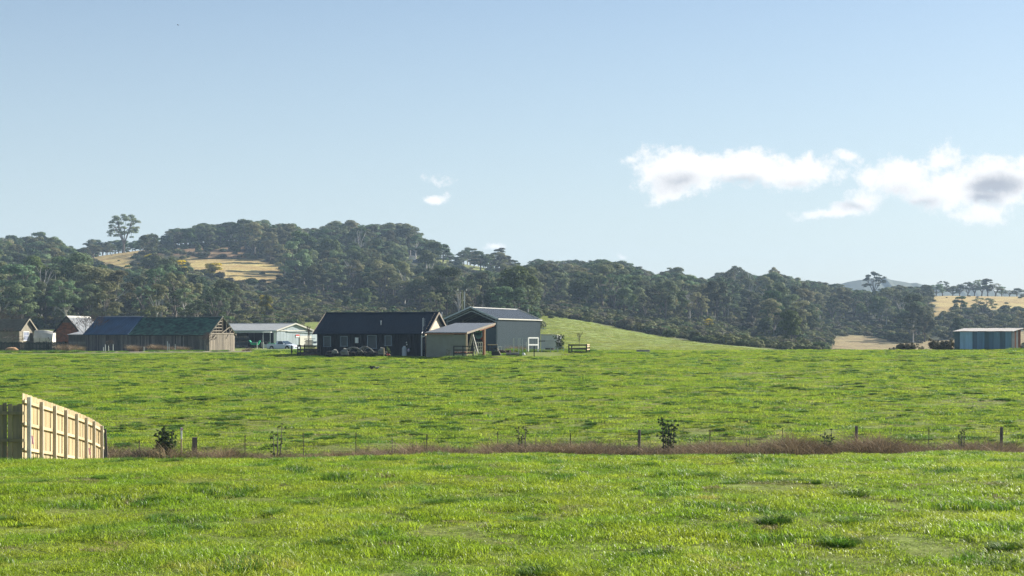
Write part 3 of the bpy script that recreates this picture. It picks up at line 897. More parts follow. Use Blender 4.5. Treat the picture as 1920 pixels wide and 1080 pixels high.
def gum(seed, kind):
    """returns (trunk mesh, crown mesh), both for a tree 10 m tall"""
    r = random.Random(seed); lobes = []; segs = []
    if kind == 'gum':            # dense crown, billowing clumps down to a third
        top = Vector((r.uniform(-.5, .5), r.uniform(-.5, .5), 5.5)); segs.append(((0, 0, -.8), top, .30, .16))
        for i in range(27):
            z = r.uniform(2.8, 9.3); w = 3.3 * math.sqrt(max(.05, 1 - ((z - 5.4) / 4.3) ** 2)); a = r.uniform(0, 6.283); q = w * math.sqrt(r.uniform(.3, 1)) * .86
            c = Vector((q * math.cos(a), q * math.sin(a), z)); s_ = r.uniform(.55, 1.15)
            lobes.append((*c, s_ * 1.2, s_ * 1.2, s_ * .68))
            if i % 3 == 0: segs.append((Vector((0, 0, z * .45)), c, .11, .04))
        nn, sz = 1.35, .42
    elif kind == 'umbrella':     # bare trunk, limbs, flat-topped clumps with gaps
        lean = Vector((r.uniform(-.6, .6), r.uniform(-.6, .6), 4.6)); segs.append(((0, 0, -.8), lean, .26, .17))
        for i in range(11):
            a = i * 2.4 + r.uniform(-.4, .4); q = r.uniform(.5, 3.3); z = 9.1 - q * q * .22 - r.uniform(0, 2.4)
            c = Vector((q * math.cos(a), q * math.sin(a), z)); s_ = r.uniform(.75, 1.25)
            mid = lean.lerp(c, .5) + Vector((0, 0, -.3))
            segs.append((lean - Vector((0, 0, r.uniform(0, 1))), mid, .12, .08)); segs.append((mid, c, .08, .04))
            lobes.append((*c, s_ * 1.25, s_ * 1.25, s_ * .42))
        nn, sz = 1.7, .36
    elif kind == 'open':         # tall open gum
        lean = Vector((r.uniform(-.4, .4), r.uniform(-.4, .4), 4.2)); segs.append(((0, 0, -.8), lean, .28, .2))
        for i in range(19):
            a = i * 2.4 + r.uniform(-.4, .4); z = r.uniform(4.2, 9.4); q = r.uniform(.6, 3.6) * math.sqrt(max(.1, 1 - ((z - 6) / 4) ** 2))
            c = Vector((q * math.cos(a), q * math.sin(a), z)); s_ = r.uniform(.6, 1.05)
            mid = lean.lerp(c, .5) + Vector((0, 0, -.2))
            segs.append((lean + Vector((0, 0, r.uniform(-1, .4))), mid, .12, .07)); segs.append((mid, c, .07, .03))
            lobes.append((*c, s_ * 1.2, s_ * 1.2, s_ * .6))
        nn, sz = 1.6, .36
    elif kind == 'lone':         # old spreading gum: many small leaf clouds on visible limbs
        lean = Vector((r.uniform(-.4, .4), r.uniform(-.3, .3), 2.5)); segs.append(((0, 0, -.8), lean, .34, .24))
        mains = []
        for i in range(6):
            a = i * 1.05 + r.uniform(-.3, .3); q = r.uniform(1.2, 2.3); mains.append(Vector((q * math.cos(a), q * math.sin(a), r.uniform(5.6, 7.4)))); segs.append((lean - Vector((0, 0, r.uniform(0, .8))), mains[-1], .16, .08))
        for i in range(46):
            el = math.asin(r.uniform(-.6, 1)); a = i * 2.4 + r.uniform(-.4, .4); q = r.uniform(.75, 1.0)
            c = Vector((3.5 * q * math.cos(el) * math.cos(a), 3.5 * q * math.cos(el) * math.sin(a), 6.0 + 3.6 * q * math.sin(el))); s_ = r.uniform(.36, .72)
            m0 = min(mains, key=lambda m_: (m_ - c).length); segs.append((m0, c, .06, .025))
            lobes.append((*c, s_ * 1.15, s_ * 1.15, s_ * .75))
        nn, sz = 1.2, .32
    elif kind == 'round':        # round dense low tree
        segs.append(((0, 0, -.8), (0, 0, 5), .3, .15))
        for i in range(26):
            z = r.uniform(1.8, 8.8); w = 4.2 * math.sqrt(max(.05, 1 - ((z - 4.6) / 5.2) ** 2)); a = r.uniform(0, 6.283); q = w * math.sqrt(r.uniform(.1, 1)) * .72
            s_ = r.uniform(.8, 1.5); lobes.append((q * math.cos(a), q * math.sin(a), z, s_, s_, s_ * .85))
        nn, sz = 1.5, .46
    elif kind == 'cone':
        segs.append(((0, 0, -.8), (0, 0, 8), .25, .08))
        for i in range(16):
            z = 1.2 + 8 * (i / 16); q = (9.6 - z) * .22; a = i * 2.4; s_ = .5 + (9.6 - z) * .13
            lobes.append((q * math.cos(a), q * math.sin(a), z, s_, s_, s_ * 1.1))
        nn, sz = 1.6, .42
    elif kind == 'dead':
        lean = Vector((r.uniform(-.3, .3), 0, 5)); segs.append(((0, 0, -.8), lean, .2, .12))
        for i in range(13):
            a = i * 2.4; z = r.uniform(5, 9.8); q = r.uniform(.5, 2.4); c = Vector((q * math.cos(a), q * math.sin(a), z)); mid = lean.lerp(c, .5)
            segs.append((lean - Vector((0, 0, r.uniform(0, 2))), mid, .09, .06)); segs.append((mid, c, .06, .02))
            for _ in range(3):
                segs.append((mid.lerp(c, r.random()), c + Vector((r.uniform(-1, 1), r.uniform(-1, 1), r.uniform(-.2, 1))), .035, .012))
        lobes = [(0, 0, 7.5, .3, .3, .3)]; nn, sz = .5, .2
    mats = {'gum': 'leaf_gum', 'umbrella': 'leaf_gum', 'open': 'leaf_gum', 'lone': 'leaf_gum', 'round': 'leaf_dark', 'cone': 'leaf_dark', 'dead': 'leaf_brown'}
    tm = limbs_mesh('trunk', segs, M['bark_pale'] if kind in ('dead', 'open') else M['bark'])
    cm = lobes_to_mesh('crown', lobes, M[mats[kind]], nn, sz, seed)
    return tm, cm


VAR = {}
for k_, ns in (('gum', 4), ('umbrella', 3), ('open', 3), ('lone', 3), ('round', 3), ('cone', 1), ('dead', 2)):
    VAR[k_] = [gum(20 + i * 7 + len(k_) * 31, k_) for i in range(ns)]


def recol(pair, m):
    c = pair[1].copy(); c.materials.clear(); c.materials.append(M[m]); return (pair[0], c)


VAR['fresh'] = [recol(VAR['gum'][1], 'leaf_fresh'), recol(VAR['round'][1], 'leaf_fresh')]
VAR['wattle'] = [recol(VAR['gum'][0], 'leaf_wattle'), recol(VAR['round'][2], 'leaf_wattle')]
VAR['darkgum'] = [recol(VAR['gum'][2], 'leaf_dark'), recol(VAR['gum'][3], 'leaf_dark')]
VAR['brown'] = [recol(VAR['round'][0], 'scrub_brown')]
MASTER = {}


def tree(kind, vi, x, y, h, w, label, group=None, name='eucalyptus_tree', cat='tree', rz=None, z=None):
    key = (kind, vi, name)
    z = h1(x, y) if z is None else z
    sc = (w / 7.4, w / 7.4, h / 10)
    rz = random.uniform(0, 6.28) if rz is None else rz
    if key not in MASTER:
        o = thing(name, label, cat, (x, y, z), group); o.rotation_euler = (0, 0, rz); o.scale = sc
        for nm, me in zip(('trunk', 'crown'), VAR[kind][vi]):
            c = bpy.data.objects.new(nm, me); COL.objects.link(c); c.parent = o
        MASTER[key] = o
        return o
    o = copy_thing(MASTER[key], (x, y, z), rz, sc, label, group)
    if group is None and 'group' in o: del o['group']
    return o


SKY_TOP = [(-300, 450), (0, 447), (30, 440), (60, 436), (95, 441), (112, 452), (135, 463), (150, 468), (160, 460), (170, 453), (200, 448), (262, 446), (275, 436),
           (300, 440), (320, 432), (345, 422), (375, 418), (400, 420), (435, 412), (470, 414), (490, 408), (510, 418), (545, 417), (565, 428), (600, 428),
           (625, 416), (655, 410), (675, 424), (705, 418), (730, 414), (750, 416), (770, 425), (784, 441), (800, 446), (825, 451), (842, 474), (858, 476),
           (868, 464), (885, 461), (905, 472), (918, 478), (938, 466), (955, 482), (975, 498), (1000, 490), (1030, 485), (1060, 490), (1100, 487), (1130, 485),
           (1160, 491), (1200, 500), (1225, 515), (1245, 508), (1265, 500), (1290, 513), (1330, 523), (1345, 515), (1370, 505), (1382, 498), (1400, 508),
           (1420, 519), (1450, 502), (1465, 513), (1490, 519), (1530, 525), (1560, 531), (1600, 541), (1640, 543), (1680, 533), (1720, 538), (1745, 530), (1765, 527),
           (1790, 533), (1830, 525), (1850, 524), (1870, 530), (1885, 541), (1900, 546), (1912, 540), (2300, 545)]
SX = [a for a, b in SKY_TOP]; SY = [b for a, b in SKY_TOP]
BLOCK = OPEN['gold'] + OPEN['brown'] + OPEN['olive'] + [OPEN['tan'][0], OPEN['green'][0]] + [[(560, 604), (640, 604), (640, 640), (560, 640)]] + SCRUBZ

placed = []     # (x, y, h, w, kind, vi)


def hides_open(px, gy, hp, wp):
    for poly in BLOCK:
        tx = np.array([px - wp * .42, px, px + wp * .42, px, px, px - wp * .3, px + wp * .3]); ty = np.array([gy - hp * .6, gy - hp * .97, gy - hp * .6, gy - hp * .3, gy - 1, gy - hp * .85, gy - hp * .85])
        if inpoly(tx, ty, poly).any():
            return True
    return False


def fill_forest():
    r = random.Random(5)
    y = 345.0
    while y < 850:
        st = 6.6 + y * .0042
        x = -.40 * y
        while x < .42 * y:
            xx = x + r.uniform(-.45, .45) * st; yy = y + r.uniform(-.45, .45) * st
            x += st
            z = h1(xx, yy); px, gy = to_pic(xx, yy, z)
            if yy < 380 and px > 950: continue
            h = r.choice((6.5, 8, 9.5, 11, 12.5, 14.5)) * r.uniform(.8, 1.15)
            k = r.random()
            kind = 'gum' if k < .42 else 'lone' if k < .56 else 'open' if k < .68 else 'round' if k < .77 else 'darkgum' if k < .84 else 'fresh' if k < .91 else 'umbrella' if k < .935 else 'wattle' if (k < .955 and 200 < px < 480 and yy < 640) else 'brown' if k < .965 else 'dead' if k < .985 else 'cone'
            if kind in ('round', 'brown'): h *= .68
            if kind == 'wattle': h = min(h, 8.5)
            w = h * (.85 if kind in ('round', 'brown') else .72) * r.uniform(.85, 1.2)
            hp, wp = h / yy * FP, w / yy * FP
            st_y = float(np.interp(px, SX, SY))
            lim = gy - st_y - r.uniform(0, 7)
            if hp > lim:
                kk = lim / hp
                if kk < .42: continue
                h *= kk; w *= max(kk, .8); hp *= kk
            if hides_open(px, gy, hp, wp): continue
            if gy > 612 and px < 1430 and px > 560: continue
            placed.append((xx, yy, h, w, kind, r.randrange(len(VAR[kind]))))
        y += st * .92


fill_forest()
# crest trees, so that the outline of the hill reads as in the photograph
rr_ = random.Random(9)
crest = []
px_ = -190.0
while px_ < 2110:
    st_y = float(np.interp(px_, SX, SY))
    d_ = 775 + rr_.uniform(-35, 60)
    x_ = (px_ - 960) / FP * d_; z_ = h1(x_, d_); gy_ = to_pic(x_, d_, z_)[1]
    hp_ = gy_ - st_y + rr_.choice((-16, -9, -5, -2, 1, 3))
    if 16 < hp_ < 90 and not (128 < px_ < 158) and not (1585 < px_ < 1740):
        h_ = hp_ * d_ / FP
        kd = rr_.choice(('gum', 'umbrella', 'open', 'lone', 'darkgum', 'gum', 'gum', 'round'))
        crest.append((x_, d_, h_, max(5.5, min(13, h_ * rr_.uniform(.75, 1.15))), kd, rr_.randrange(len(VAR[kd]))))
    px_ += rr_.uniform(7, 14)


def region(px):
    for a, s_ in ((40, 'the cottage'), (105, 'the cloth shelters'), (180, 'the brick barn'), (215, "the blue roof's left half"), (250, "the blue roof's right half"), (310, "the shingled roof's left part"), (370, "the shingled roof's middle"), (432, 'the broken gable'),
                  (500, "the machinery shed's open front"), (590, "the machinery shed's gable"), (650, "the dark building's left end"), (710, "the dark building's middle"), (770, "the dark building's right windows"),
                  (830, 'the television aerial'), (890, 'the shelter roof'), (960, "the grey shed's roof"), (1050, "the grey shed's far corner"), (1130, 'the right-hand rail pen'), (1230, 'the lone concrete trough'),
                  (1340, "the green slope's middle"), (1440, "the green slope's thin end"), (1540, "the tan slope's left tip"), (1660, "the tan slope's middle"), (1780, "the tan slope's right end")):
        if px < a: return s_
    return 'the tin shed'


def level(y):
    return 'at the hill foot' if y < 400 else 'low on the hill' if y < 480 else 'halfway up the hill' if y < 580 else 'high on the hill' if y < 690 else 'near the hilltop'


KN = {'gum': ('eucalyptus_tree', 'grey-green eucalyptus'), 'open': ('eucalyptus_tree', 'loose-crowned eucalyptus'), 'umbrella': ('eucalyptus_tree', 'flat-topped eucalyptus'), 'lone': ('eucalyptus_tree', 'spreading eucalyptus'),
      'round': ('bushy_tree', 'rounded dark tree'), 'darkgum': ('eucalyptus_tree', 'dark green eucalyptus'), 'fresh': ('bushy_tree', 'mid-green tree'),
      'wattle': ('wattle_tree', 'wattle in yellow flower'), 'brown': ('bushy_tree', 'brownish tree'), 'dead': ('dead_tree', 'bare pale dead tree'), 'cone': ('conifer_tree', 'dark pointed conifer')}


QUEUE = []


def emit(t, where=None):
    QUEUE.append((t, where))


def flush_trees():
    from collections import defaultdict
    groups = defaultdict(list)
    for t, where in QUEUE:
        x, y, h, w, kind, vi = t
        nm, desc = KN[kind]
        size = 'small' if h < 6.5 else 'large' if h > 12 else 'slim' if w / h < .66 else 'broad' if w / h > .85 else 'medium-sized'
        px = to_pic(x, y, 0)[0]; lv = where or level(y)
        groups[f'{size} {desc} {lv} above {region(px)}'].append((px, t, nm, f'{desc} trees {lv}'))
    ordn = ['leftmost', 'second', 'third', 'fourth', 'fifth', 'sixth', 'seventh', 'eighth', 'ninth', 'tenth']
    cnt = ['', '', 'two', 'three', 'four', 'five', 'six', 'seven', 'eight', 'nine', 'ten']
    for lab, lst in groups.items():
        lst.sort(key=lambda q: q[0]); n = len(lst)
        for i, (px, t, nm, grp) in enumerate(lst):
            if n == 1: l2 = lab
            elif n == 2: l2 = ('left' if i == 0 else 'right') + ' of two: ' + lab
            elif n <= 10: l2 = ordn[i] + ' of ' + cnt[n] + ': ' + lab
            else: l2 = lab
            if len(l2.split()) > 16: l2 = l2.replace('medium-sized ', '').replace('small ', '').replace('large ', '').replace('broad ', '').replace('slim ', '')
            tree(t[4], t[5], t[0], t[1], t[2], t[3], l2, grp, nm)


# hand-placed trees one can point to: px, foot row, top row, width px, distance, kind, variant, label
SPECIAL = [
    (232, 470, 400, 66, 765, 'lone', 0, 'tall lone eucalyptus standing clear of the skyline above the blue-roofed barn'),
    (938, 511, 461, 32, 800, 'umbrella', 0, 'small umbrella-topped gum alone on the skyline beside a low cloud, above the grey steel shed'),
    (372, 486, 454, 17, 720, 'cone', 0, 'small dark upright tree on the brown band above the golden field'),
    (429, 478, 446, 24, 735, 'darkgum', 0, 'egg-shaped dark green tree at the top of the golden field'),
    (552, 535, 494, 60, 610, 'gum', 1, 'broad rounded eucalyptus at the right-hand end of the golden field'),
    (372, 585, 524, 58, 520, 'round', 1, 'large dark green bushy tree below the golden field'),
    (325, 545, 486, 60, 590, 'wattle', 0, 'largest yellow-flowering wattle, left of the golden field'),
    (398, 545, 493, 40, 600, 'wattle', 1, 'yellow-tipped wattle in front of the golden field'),
    (500, 625, 553, 30, 400, 'wattle', 1, 'small yellowish tree behind the white machinery shed'),
    (1640, 553, 510, 44, 840, 'lone', 1, 'dense round gum on the skyline in front of the blue range'),
    (1490, 655, 582, 56, 440, 'gum', 3, 'dark eucalyptus at the right edge of the forest, beside the tan slope'),
    (1800, 600, 556, 32, 640, 'darkgum', 1, 'dark tree in front of the right-hand golden paddock, above the tin shed roof'),
    (1845, 600, 558, 50, 640, 'lone', 2, 'spreading gum with visible trunk in front of the right-hand golden paddock'),
    (1330, 620, 598, 24, 455, 'wattle', 0, 'little yellow-green tree at the top edge of the scrub above the green field'),
    (650, 592, 556, 20, 460, 'round', 0, 'small round bush tree on the scrubby slope'),
    (680, 592, 540, 34, 470, 'round', 2, 'dark dome-shaped bush above the ridge of the dark building'),
    (968, 588, 540, 60, 370, 'gum', 0, 'tall grey-green gum right behind the grey steel shed roof'),
    (160, 592, 536, 36, 430, 'open', 1, 'pale gum with a light trunk above the brick barn'),
    (1105, 545, 488, 60, 700, 'lone', 2, 'open-crowned gum on the skyline above the green slope'),
    (1262, 560, 500, 48, 690, 'gum', 2, 'domed gum rising from the skyline above the middle of the green slope'),
    (1382, 560, 497, 46, 700, 'lone', 0, 'tall loose gum on the skyline above the thin end of the green slope'),
    (1450, 562, 502, 34, 700, 'lone', 1, 'slim gum with separate leaf clouds on the skyline left of the blue range'),
    (438, 585, 545, 30, 440, 'dead', 0, 'bare white dead tree behind the open machinery shed'),
    (906, 592, 558, 16, 420, 'dead', 1, 'bare pale trunk just behind the peak of the grey steel shed'),
]
for (px, fy, ty, wp, d, kind, vi, lab) in SPECIAL:
    x = (px - 960) / FP * d; z = h1(x, d)
    top = EYE + (HZ - ty) / FP * d
    tree(kind, vi, x, d, max(3, top - z) / .97, wp * d / FP, lab, None, KN[kind][0])
sx = [(p[0], p[4]) for p in SPECIAL]
placed = [t for t in placed if not any(abs(to_pic(t[0], t[1], 0)[0] - a) < 16 and abs(t[1] - b) < 22 for a, b in sx)]
placed = [t for t in placed if not (abs(to_pic(t[0], t[1], 0)[0] - 232) < 30 and t[1] > 700)]
crest = [t for t in crest if not any(abs(to_pic(t[0], t[1], 0)[0] - a) < 14 and b > 650 for a, b in sx)]
for (x, d, h, w) in [((p - 960) / FP * q, q, 11, 8) for p, q in ()]:
    pass
# tree row standing on top of the right-hand golden paddock
row = []
for px in (1722, 1738, 1755, 1768, 1786, 1800, 1814, 1827, 1840, 1852, 1866, 1878, 1893, 1907, 1930, 1955):
    d = 865 + rr_.uniform(-6, 10); x = (px - 960) / FP * d; z = h1(x, d)
    top = EYE + (HZ - (float(np.interp(px, SX, SY)) + rr_.uniform(-3, 4))) / FP * d
    row.append((x, d, max(3.5, top - z), rr_.uniform(7, 10), rr_.choice(('gum', 'gum', 'lone')), rr_.randrange(3)))
crest = [t for t in crest if not (to_pic(t[0], t[1], 0)[0] > 1712)]
for t in crest: emit(t, 'on the skyline')
for t in row: emit(t, 'atop the golden paddock')
used = len(SPECIAL) + len(crest) + len(row)
# the individuals that show largest: near ones first, thinned so that they spread over the slope
vis = [t for t in placed if -20 < to_pic(t[0], t[1], 0)[0] < 1940]
vis.sort(key=lambda t: -t[2] * t[3] / t[1] ** 2 * (1.0 + .6 * (t[1] < 470)))
nind = 296 - used
ind = set(id(t) for t in vis[:nind])
rest = [t for t in placed if id(t) not in ind]
px_ = -190.0
while px_ < 1700:      # second, thicker row behind the crest, part of the forest mass
    d_ = 800 + rr_.uniform(-25, 50); x_ = (px_ - 960) / FP * d_; gy_ = to_pic(x_, d_, h1(x_, d_))[1]
    hp_ = gy_ - float(np.interp(px_, SX, SY)) - rr_.choice((2, 5, 9, 14))
    if hp_ > 12 and not (132 < px_ < 156) and not (1590 < px_ < 1700):
        h_ = hp_ * d_ / FP; kd = rr_.choice(('gum', 'round', 'darkgum', 'gum', 'lone')); rest.append((x_, d_, h_, max(6, h_ * rr_.uniform(.8, 1.2)), kd, rr_.randrange(2)))
    px_ += rr_.uniform(5, 10)
for t in vis[:nind]: emit(t)
flush_trees()
src = []; ids = {}
for k_, lst in VAR.items():
    for i, (tm, cm) in enumerate(lst):
        ids[(k_, i)] = len(src)
        b = bpy.data.meshes.new('tree_piece')
        # join trunk and crown of the variant into one mesh with two material slots
        va = np.empty(len(tm.vertices) * 3); tm.vertices.foreach_get('co', va)
        vb = np.empty(len(cm.vertices) * 3); cm.vertices.foreach_get('co', vb)
        fa = [tuple(p.vertices) for p in tm.polygons]; n0 = len(tm.vertices)
        fb = [tuple(n0 + q for q in p.vertices) for p in cm.polygons]
        b.from_pydata(np.concatenate([va, vb]).reshape(-1, 3).tolist(), [], fa + fb)
        b.materials.append(tm.materials[0]); b.materials.append(cm.materials[0])
        mi = np.array([0] * len(fa) + [1] * len(fb), np.int32); b.polygons.foreach_set('material_index', mi); b.update()
        src.append(b)
n = len(rest)
scatter('forest', 'dense eucalyptus forest covering the hill behind the farm', 'forest',
        [(t[0], t[1], h1(t[0], t[1])) for t in rest], [(0, 0, random.uniform(0, 6.28)) for t in rest],
        [(t[3] / 7.4, t[3] / 7.4, t[2] / 10) for t in rest], [ids[(t[4], t[5])] for t in rest], src)


def shrub_mesh(name, m, seed, n=260, r_=1.0, size=.3):
    rr = random.Random(seed); lb = []
    for i in range(6):
        a = rr.uniform(0, 6.28); q = rr.uniform(0, .55); s_ = rr.uniform(.4, .65)
        lb.append((q * math.cos(a) * r_, q * math.sin(a) * r_, rr.uniform(.15, .5), s_ * r_, s_ * r_, s_ * .8))
    return lobes_to_mesh(name, lb, m, 1.8, size, seed)


def scrub():
    r = np.random.default_rng(21)
    P_ = []; sc = []; ix = []
    y = 330.0
    while y < 850:
        st = 2.4 + (y - 330) * .004
        xs = np.arange(-.38 * y, .40 * y, st); xs = xs + r.uniform(-.5, .5, len(xs)) * st; ys = y + r.uniform(-.5, .5, len(xs)) * st
        zs = H(xs, ys); px, gy = to_pic(xs, ys, zs)
        op = np.zeros(len(xs), bool); lowp = np.zeros(len(xs), bool)
        for k, pl in OPEN.items():
            for poly in pl:
                q = inpoly(px, gy, poly) & ((k != 'green') | (ys < 470)); op |= q & (k != 'brown'); lowp |= q & (k == 'brown')
        sz = np.zeros(len(xs), bool)
        for poly in SCRUBZ: sz |= inpoly(px, gy, poly)
        pr = np.where(sz, .95, np.where(ys < 480, .6, .35)); pr = np.where(op, .012, pr); pr = np.where(lowp, .28, pr)
        pr = np.where((px < 1440) & (gy > 618), 0, pr)
        edge = (px > 1000) & (px < 1440) & (ys < 480) & ~op
        pr = np.where(edge, np.maximum(pr, .8), pr)
        k = r.random(len(xs)) < pr
        for a, b, c, g, f in zip(xs[k], ys[k], zs[k], sz[k], op[k]):
            s_ = r.uniform(.9, 2.2) * (1.0 if g else 1.25) * (.5 if f else 1)
            P_.append((a, b, c)); sc.append((s_, s_, s_ * r.uniform(.6, .95))); ix.append(int(r.integers(0, 5)))
        y += st
    src = [shrub_mesh('scrub_piece', M['scrub'], 1), shrub_mesh('scrub_piece', M['scrub'], 2), shrub_mesh('scrub_piece', M['scrub'], 3),
           shrub_mesh('scrub_piece', M['leaf_dark'], 4), shrub_mesh('scrub_piece', M['scrub_brown'], 5)]
    n = len(P_)
    scatter('scrub', 'low bushy undergrowth between the trees and on the open slopes of the hill', 'scrub', P_, [(0, 0, a) for a in r.uniform(0, 6.28, n)], sc, ix, src)
    print('scrub', n, 'forest', len(rest), 'individual', used + nind, 'crest', len(crest))


scrub()
# ------------------------------------------------------------------ building tools
class Frame:
    """a building's own axes: s along U, t along V, from the corner O"""
    def __init__(s, px, d, ang, flip=False):
        a = R(ang)
        s.O = V3((px - 960) / FP * d, d)
        left, back = V3(-math.cos(a), math.sin(a)), V3(math.sin(a), math.cos(a))
        s.U, s.V = (back, left) if flip else (left, back)

    def p(s, a, b, z):
        q = s.O + s.U * a + s.V * b
        return Vector((q.x, q.y, z))

    def s_at(s, px, t=0.0):
        k = (px - 960) / FP; q = s.O + s.V * t
        return (k * q.y - q.x) / (s.U.x - k * s.U.y)

    def t_at(s, px, a=0.0):
        k = (px - 960) / FP; q = s.O + s.U * a
        return (k * q.y - q.x) / (s.V.x - k * s.V.y)

    def z_at(s, py, a, b):
        return EYE + (HZ - py) / FP * s.p(a, b, 0).y


def wall(T, F, a, b, zb, tops, m, inward, th=.1, name='wall', label=None):
    """a, b: (s, t) ends; tops: [(k, z)...] profile from a to b; inward: (ds, dt)"""
    A, B = F.p(*a, 0), F.p(*b, 0)
    pts = [A + V3(0, 0, zb), B + V3(0, 0, zb)] + [A.lerp(B, k) + V3(0, 0, z) for k, z in reversed(tops)]
    iv = (F.U * inward[0] + F.V * inward[1]).normalized() * th
    return MB().slab(pts, iv).build(name, m, T, label=label)


def topz(tops, k):
    return float(np.interp(k, [q[0] for q in tops], [q[1] for q in tops]))


def boards_v(T, F, a, b, zb, tops, bw, m, inward, name='wall_boards', gap=.012, seed=1, holes=0.0, skip=()):
    r = random.Random(seed); mb = MB()
    A, B = F.p(*a, 0), F.p(*b, 0); L_ = (B - A).length; n = max(1, round(L_ / bw)); d = (B - A) / L_
    out = -(F.U * inward[0] + F.V * inward[1]).normalized()
    for i in range(n):
        k0, k1 = i / n, (i + 1) / n
        if r.random() < holes or any(x0 < (k0 + k1) / 2 < x1 for x0, x1 in skip): continue
        g = gap / L_
        p0, p1 = A.lerp(B, k0 + g), A.lerp(B, k1 - g)
        e = out * (.03 + r.uniform(0, .022)); e0 = out * .004
        za, zc = topz(tops, k0) - r.uniform(0, .03), topz(tops, k1) - r.uniform(0, .03); z0 = zb + r.uniform(0, .05)
        mb.hexa([p0 + e0 + V3(0, 0, z0), p0 + e + V3(0, 0, z0), p1 + e + V3(0, 0, z0), p1 + e0 + V3(0, 0, z0)],
                [p0 + e0 + V3(0, 0, za), p0 + e + V3(0, 0, za), p1 + e + V3(0, 0, zc), p1 + e0 + V3(0, 0, zc)])
    return mb.build(name, m, T, kind='stuff')


def boards_h(T, F, a, b, zb, tops, bh, m, inward, name='weatherboards'):
    mb = MB(); A, B = F.p(*a, 0), F.p(*b, 0)
    out = -(F.U * inward[0] + F.V * inward[1]).normalized(); z = zb; zm = max(q[1] for q in tops)
    ks = np.linspace(0, 1, 61)
    while z < zm - .03:
        z1 = min(z + bh * .96, zm)
        ok = [k for k in ks if topz(tops, k) >= (z + z1) / 2]
        if len(ok) > 1:
            p0, p1 = A.lerp(B, ok[0]), A.lerp(B, ok[-1])
            lo, hi, bk = out * .045, out * .015, out * .004
            mb.hexa([p0 + bk + V3(0, 0, z), p0 + lo + V3(0, 0, z), p1 + lo + V3(0, 0, z), p1 + bk + V3(0, 0, z)],
                    [p0 + bk + V3(0, 0, z1), p0 + hi + V3(0, 0, z1), p1 + hi + V3(0, 0, z1), p1 + bk + V3(0, 0, z1)])
        z += bh
    return mb.build(name, m, T, kind='stuff')


def gable_roof(T, F, L_, W, ze, zr, oe, og, m, th=.07, ribs=0.0, rib_h=.03, rib_w=.05, cap=None, og2=None, capname='ridge_cap', barge=None, sag=0.0):
    og2 = og if og2 is None else og2
    sl = (zr - ze) / (W / 2); zl = ze - sl * oe
    for side in (0, 1):
        t0 = -oe if side == 0 else W + oe
        mb = MB()
        mb.slab([F.p(-og, t0, zl), F.p(L_ + og2, t0, zl), F.p(L_ + og2, W / 2, zr), F.p(-og, W / 2, zr)], th)
        if ribs:
            n = int((L_ + og + og2) / ribs)
            for i in range(n + 1):
                s_ = -og + (L_ + og + og2) * (i + .5) / (n + 1)
                mb.beam(F.p(s_, t0, zl + rib_h * .4), F.p(s_, W / 2, zr + rib_h * .4), rib_w, rib_h, (0, 0, 1))
        mb.build('roof', m, T)
    if cap:
        c = MB()
        for sg in (-1, 1):
            dz = sl * .16
            c.slab([F.p(-og - .01, W / 2, zr + .05), F.p(L_ + og2 + .01, W / 2, zr + .05), F.p(L_ + og2 + .01, W / 2 + sg * .16, zr + .05 - dz), F.p(-og - .01, W / 2 + sg * .16, zr + .05 - dz)], .03)
        c.build(capname, cap, T)
    if barge:
        for s_ in (-og - .02, L_ + og2 + .02):
            b = MB()
            for t0 in (-oe, W + oe):
                b.beam(F.p(s_, t0, zl - .04), F.p(s_, W / 2, zr - .04), .04, .2, (0, 0, 1))
            b.build('barge_board', barge, T)


def quadwin(T, F, s0, s1, z0, z1, t, out_sign, fm, gm, fw=.07, label=None, mull=True):
    """window on a wall parallel to U at depth t; returns its frame object (pane is its child)"""
    b = MB(); o = F.V * out_sign
    def P3(s_, z, e): return F.p(s_, t, z) + o * e
    for (a0, a1, c0, c1) in ((s0, s0 + fw, z0, z1), (s1 - fw, s1, z0, z1), (s0 + fw, s1 - fw, z1 - fw, z1), (s0 - .04, s1 + .04, z0 - fw * .8, z0)):
        b.hexa([P3(a0, c0, .06), P3(a0, c0, .12), P3(a1, c0, .12), P3(a1, c0, .06)], [P3(a0, c1, .06), P3(a0, c1, .12), P3(a1, c1, .12), P3(a1, c1, .06)])
    if mull:
        zm = (z0 + z1) / 2
        b.hexa([P3(s0 + fw, zm - .02, .07), P3(s0 + fw, zm - .02, .10), P3(s1 - fw, zm - .02, .10), P3(s1 - fw, zm - .02, .07)],
               [P3(s0 + fw, zm + .02, .07), P3(s0 + fw, zm + .02, .10), P3(s1 - fw, zm + .02, .10), P3(s1 - fw, zm + .02, .07)])
    w = b.build('window', fm, T, label=label)
    g = MB(); a0, a1, c0, c1 = s0 + fw, s1 - fw, z0, z1 - fw
    g.hexa([P3(a0, c0, .055), P3(a0, c0, .075), P3(a1, c0, .075), P3(a1, c0, .055)], [P3(a0, c1, .055), P3(a0, c1, .075), P3(a1, c1, .075), P3(a1, c1, .055)])
    g.build('pane', gm, w)
    return w


GAB = lambda ze, zr: [(0, ze), (.5, zr), (1, ze)]


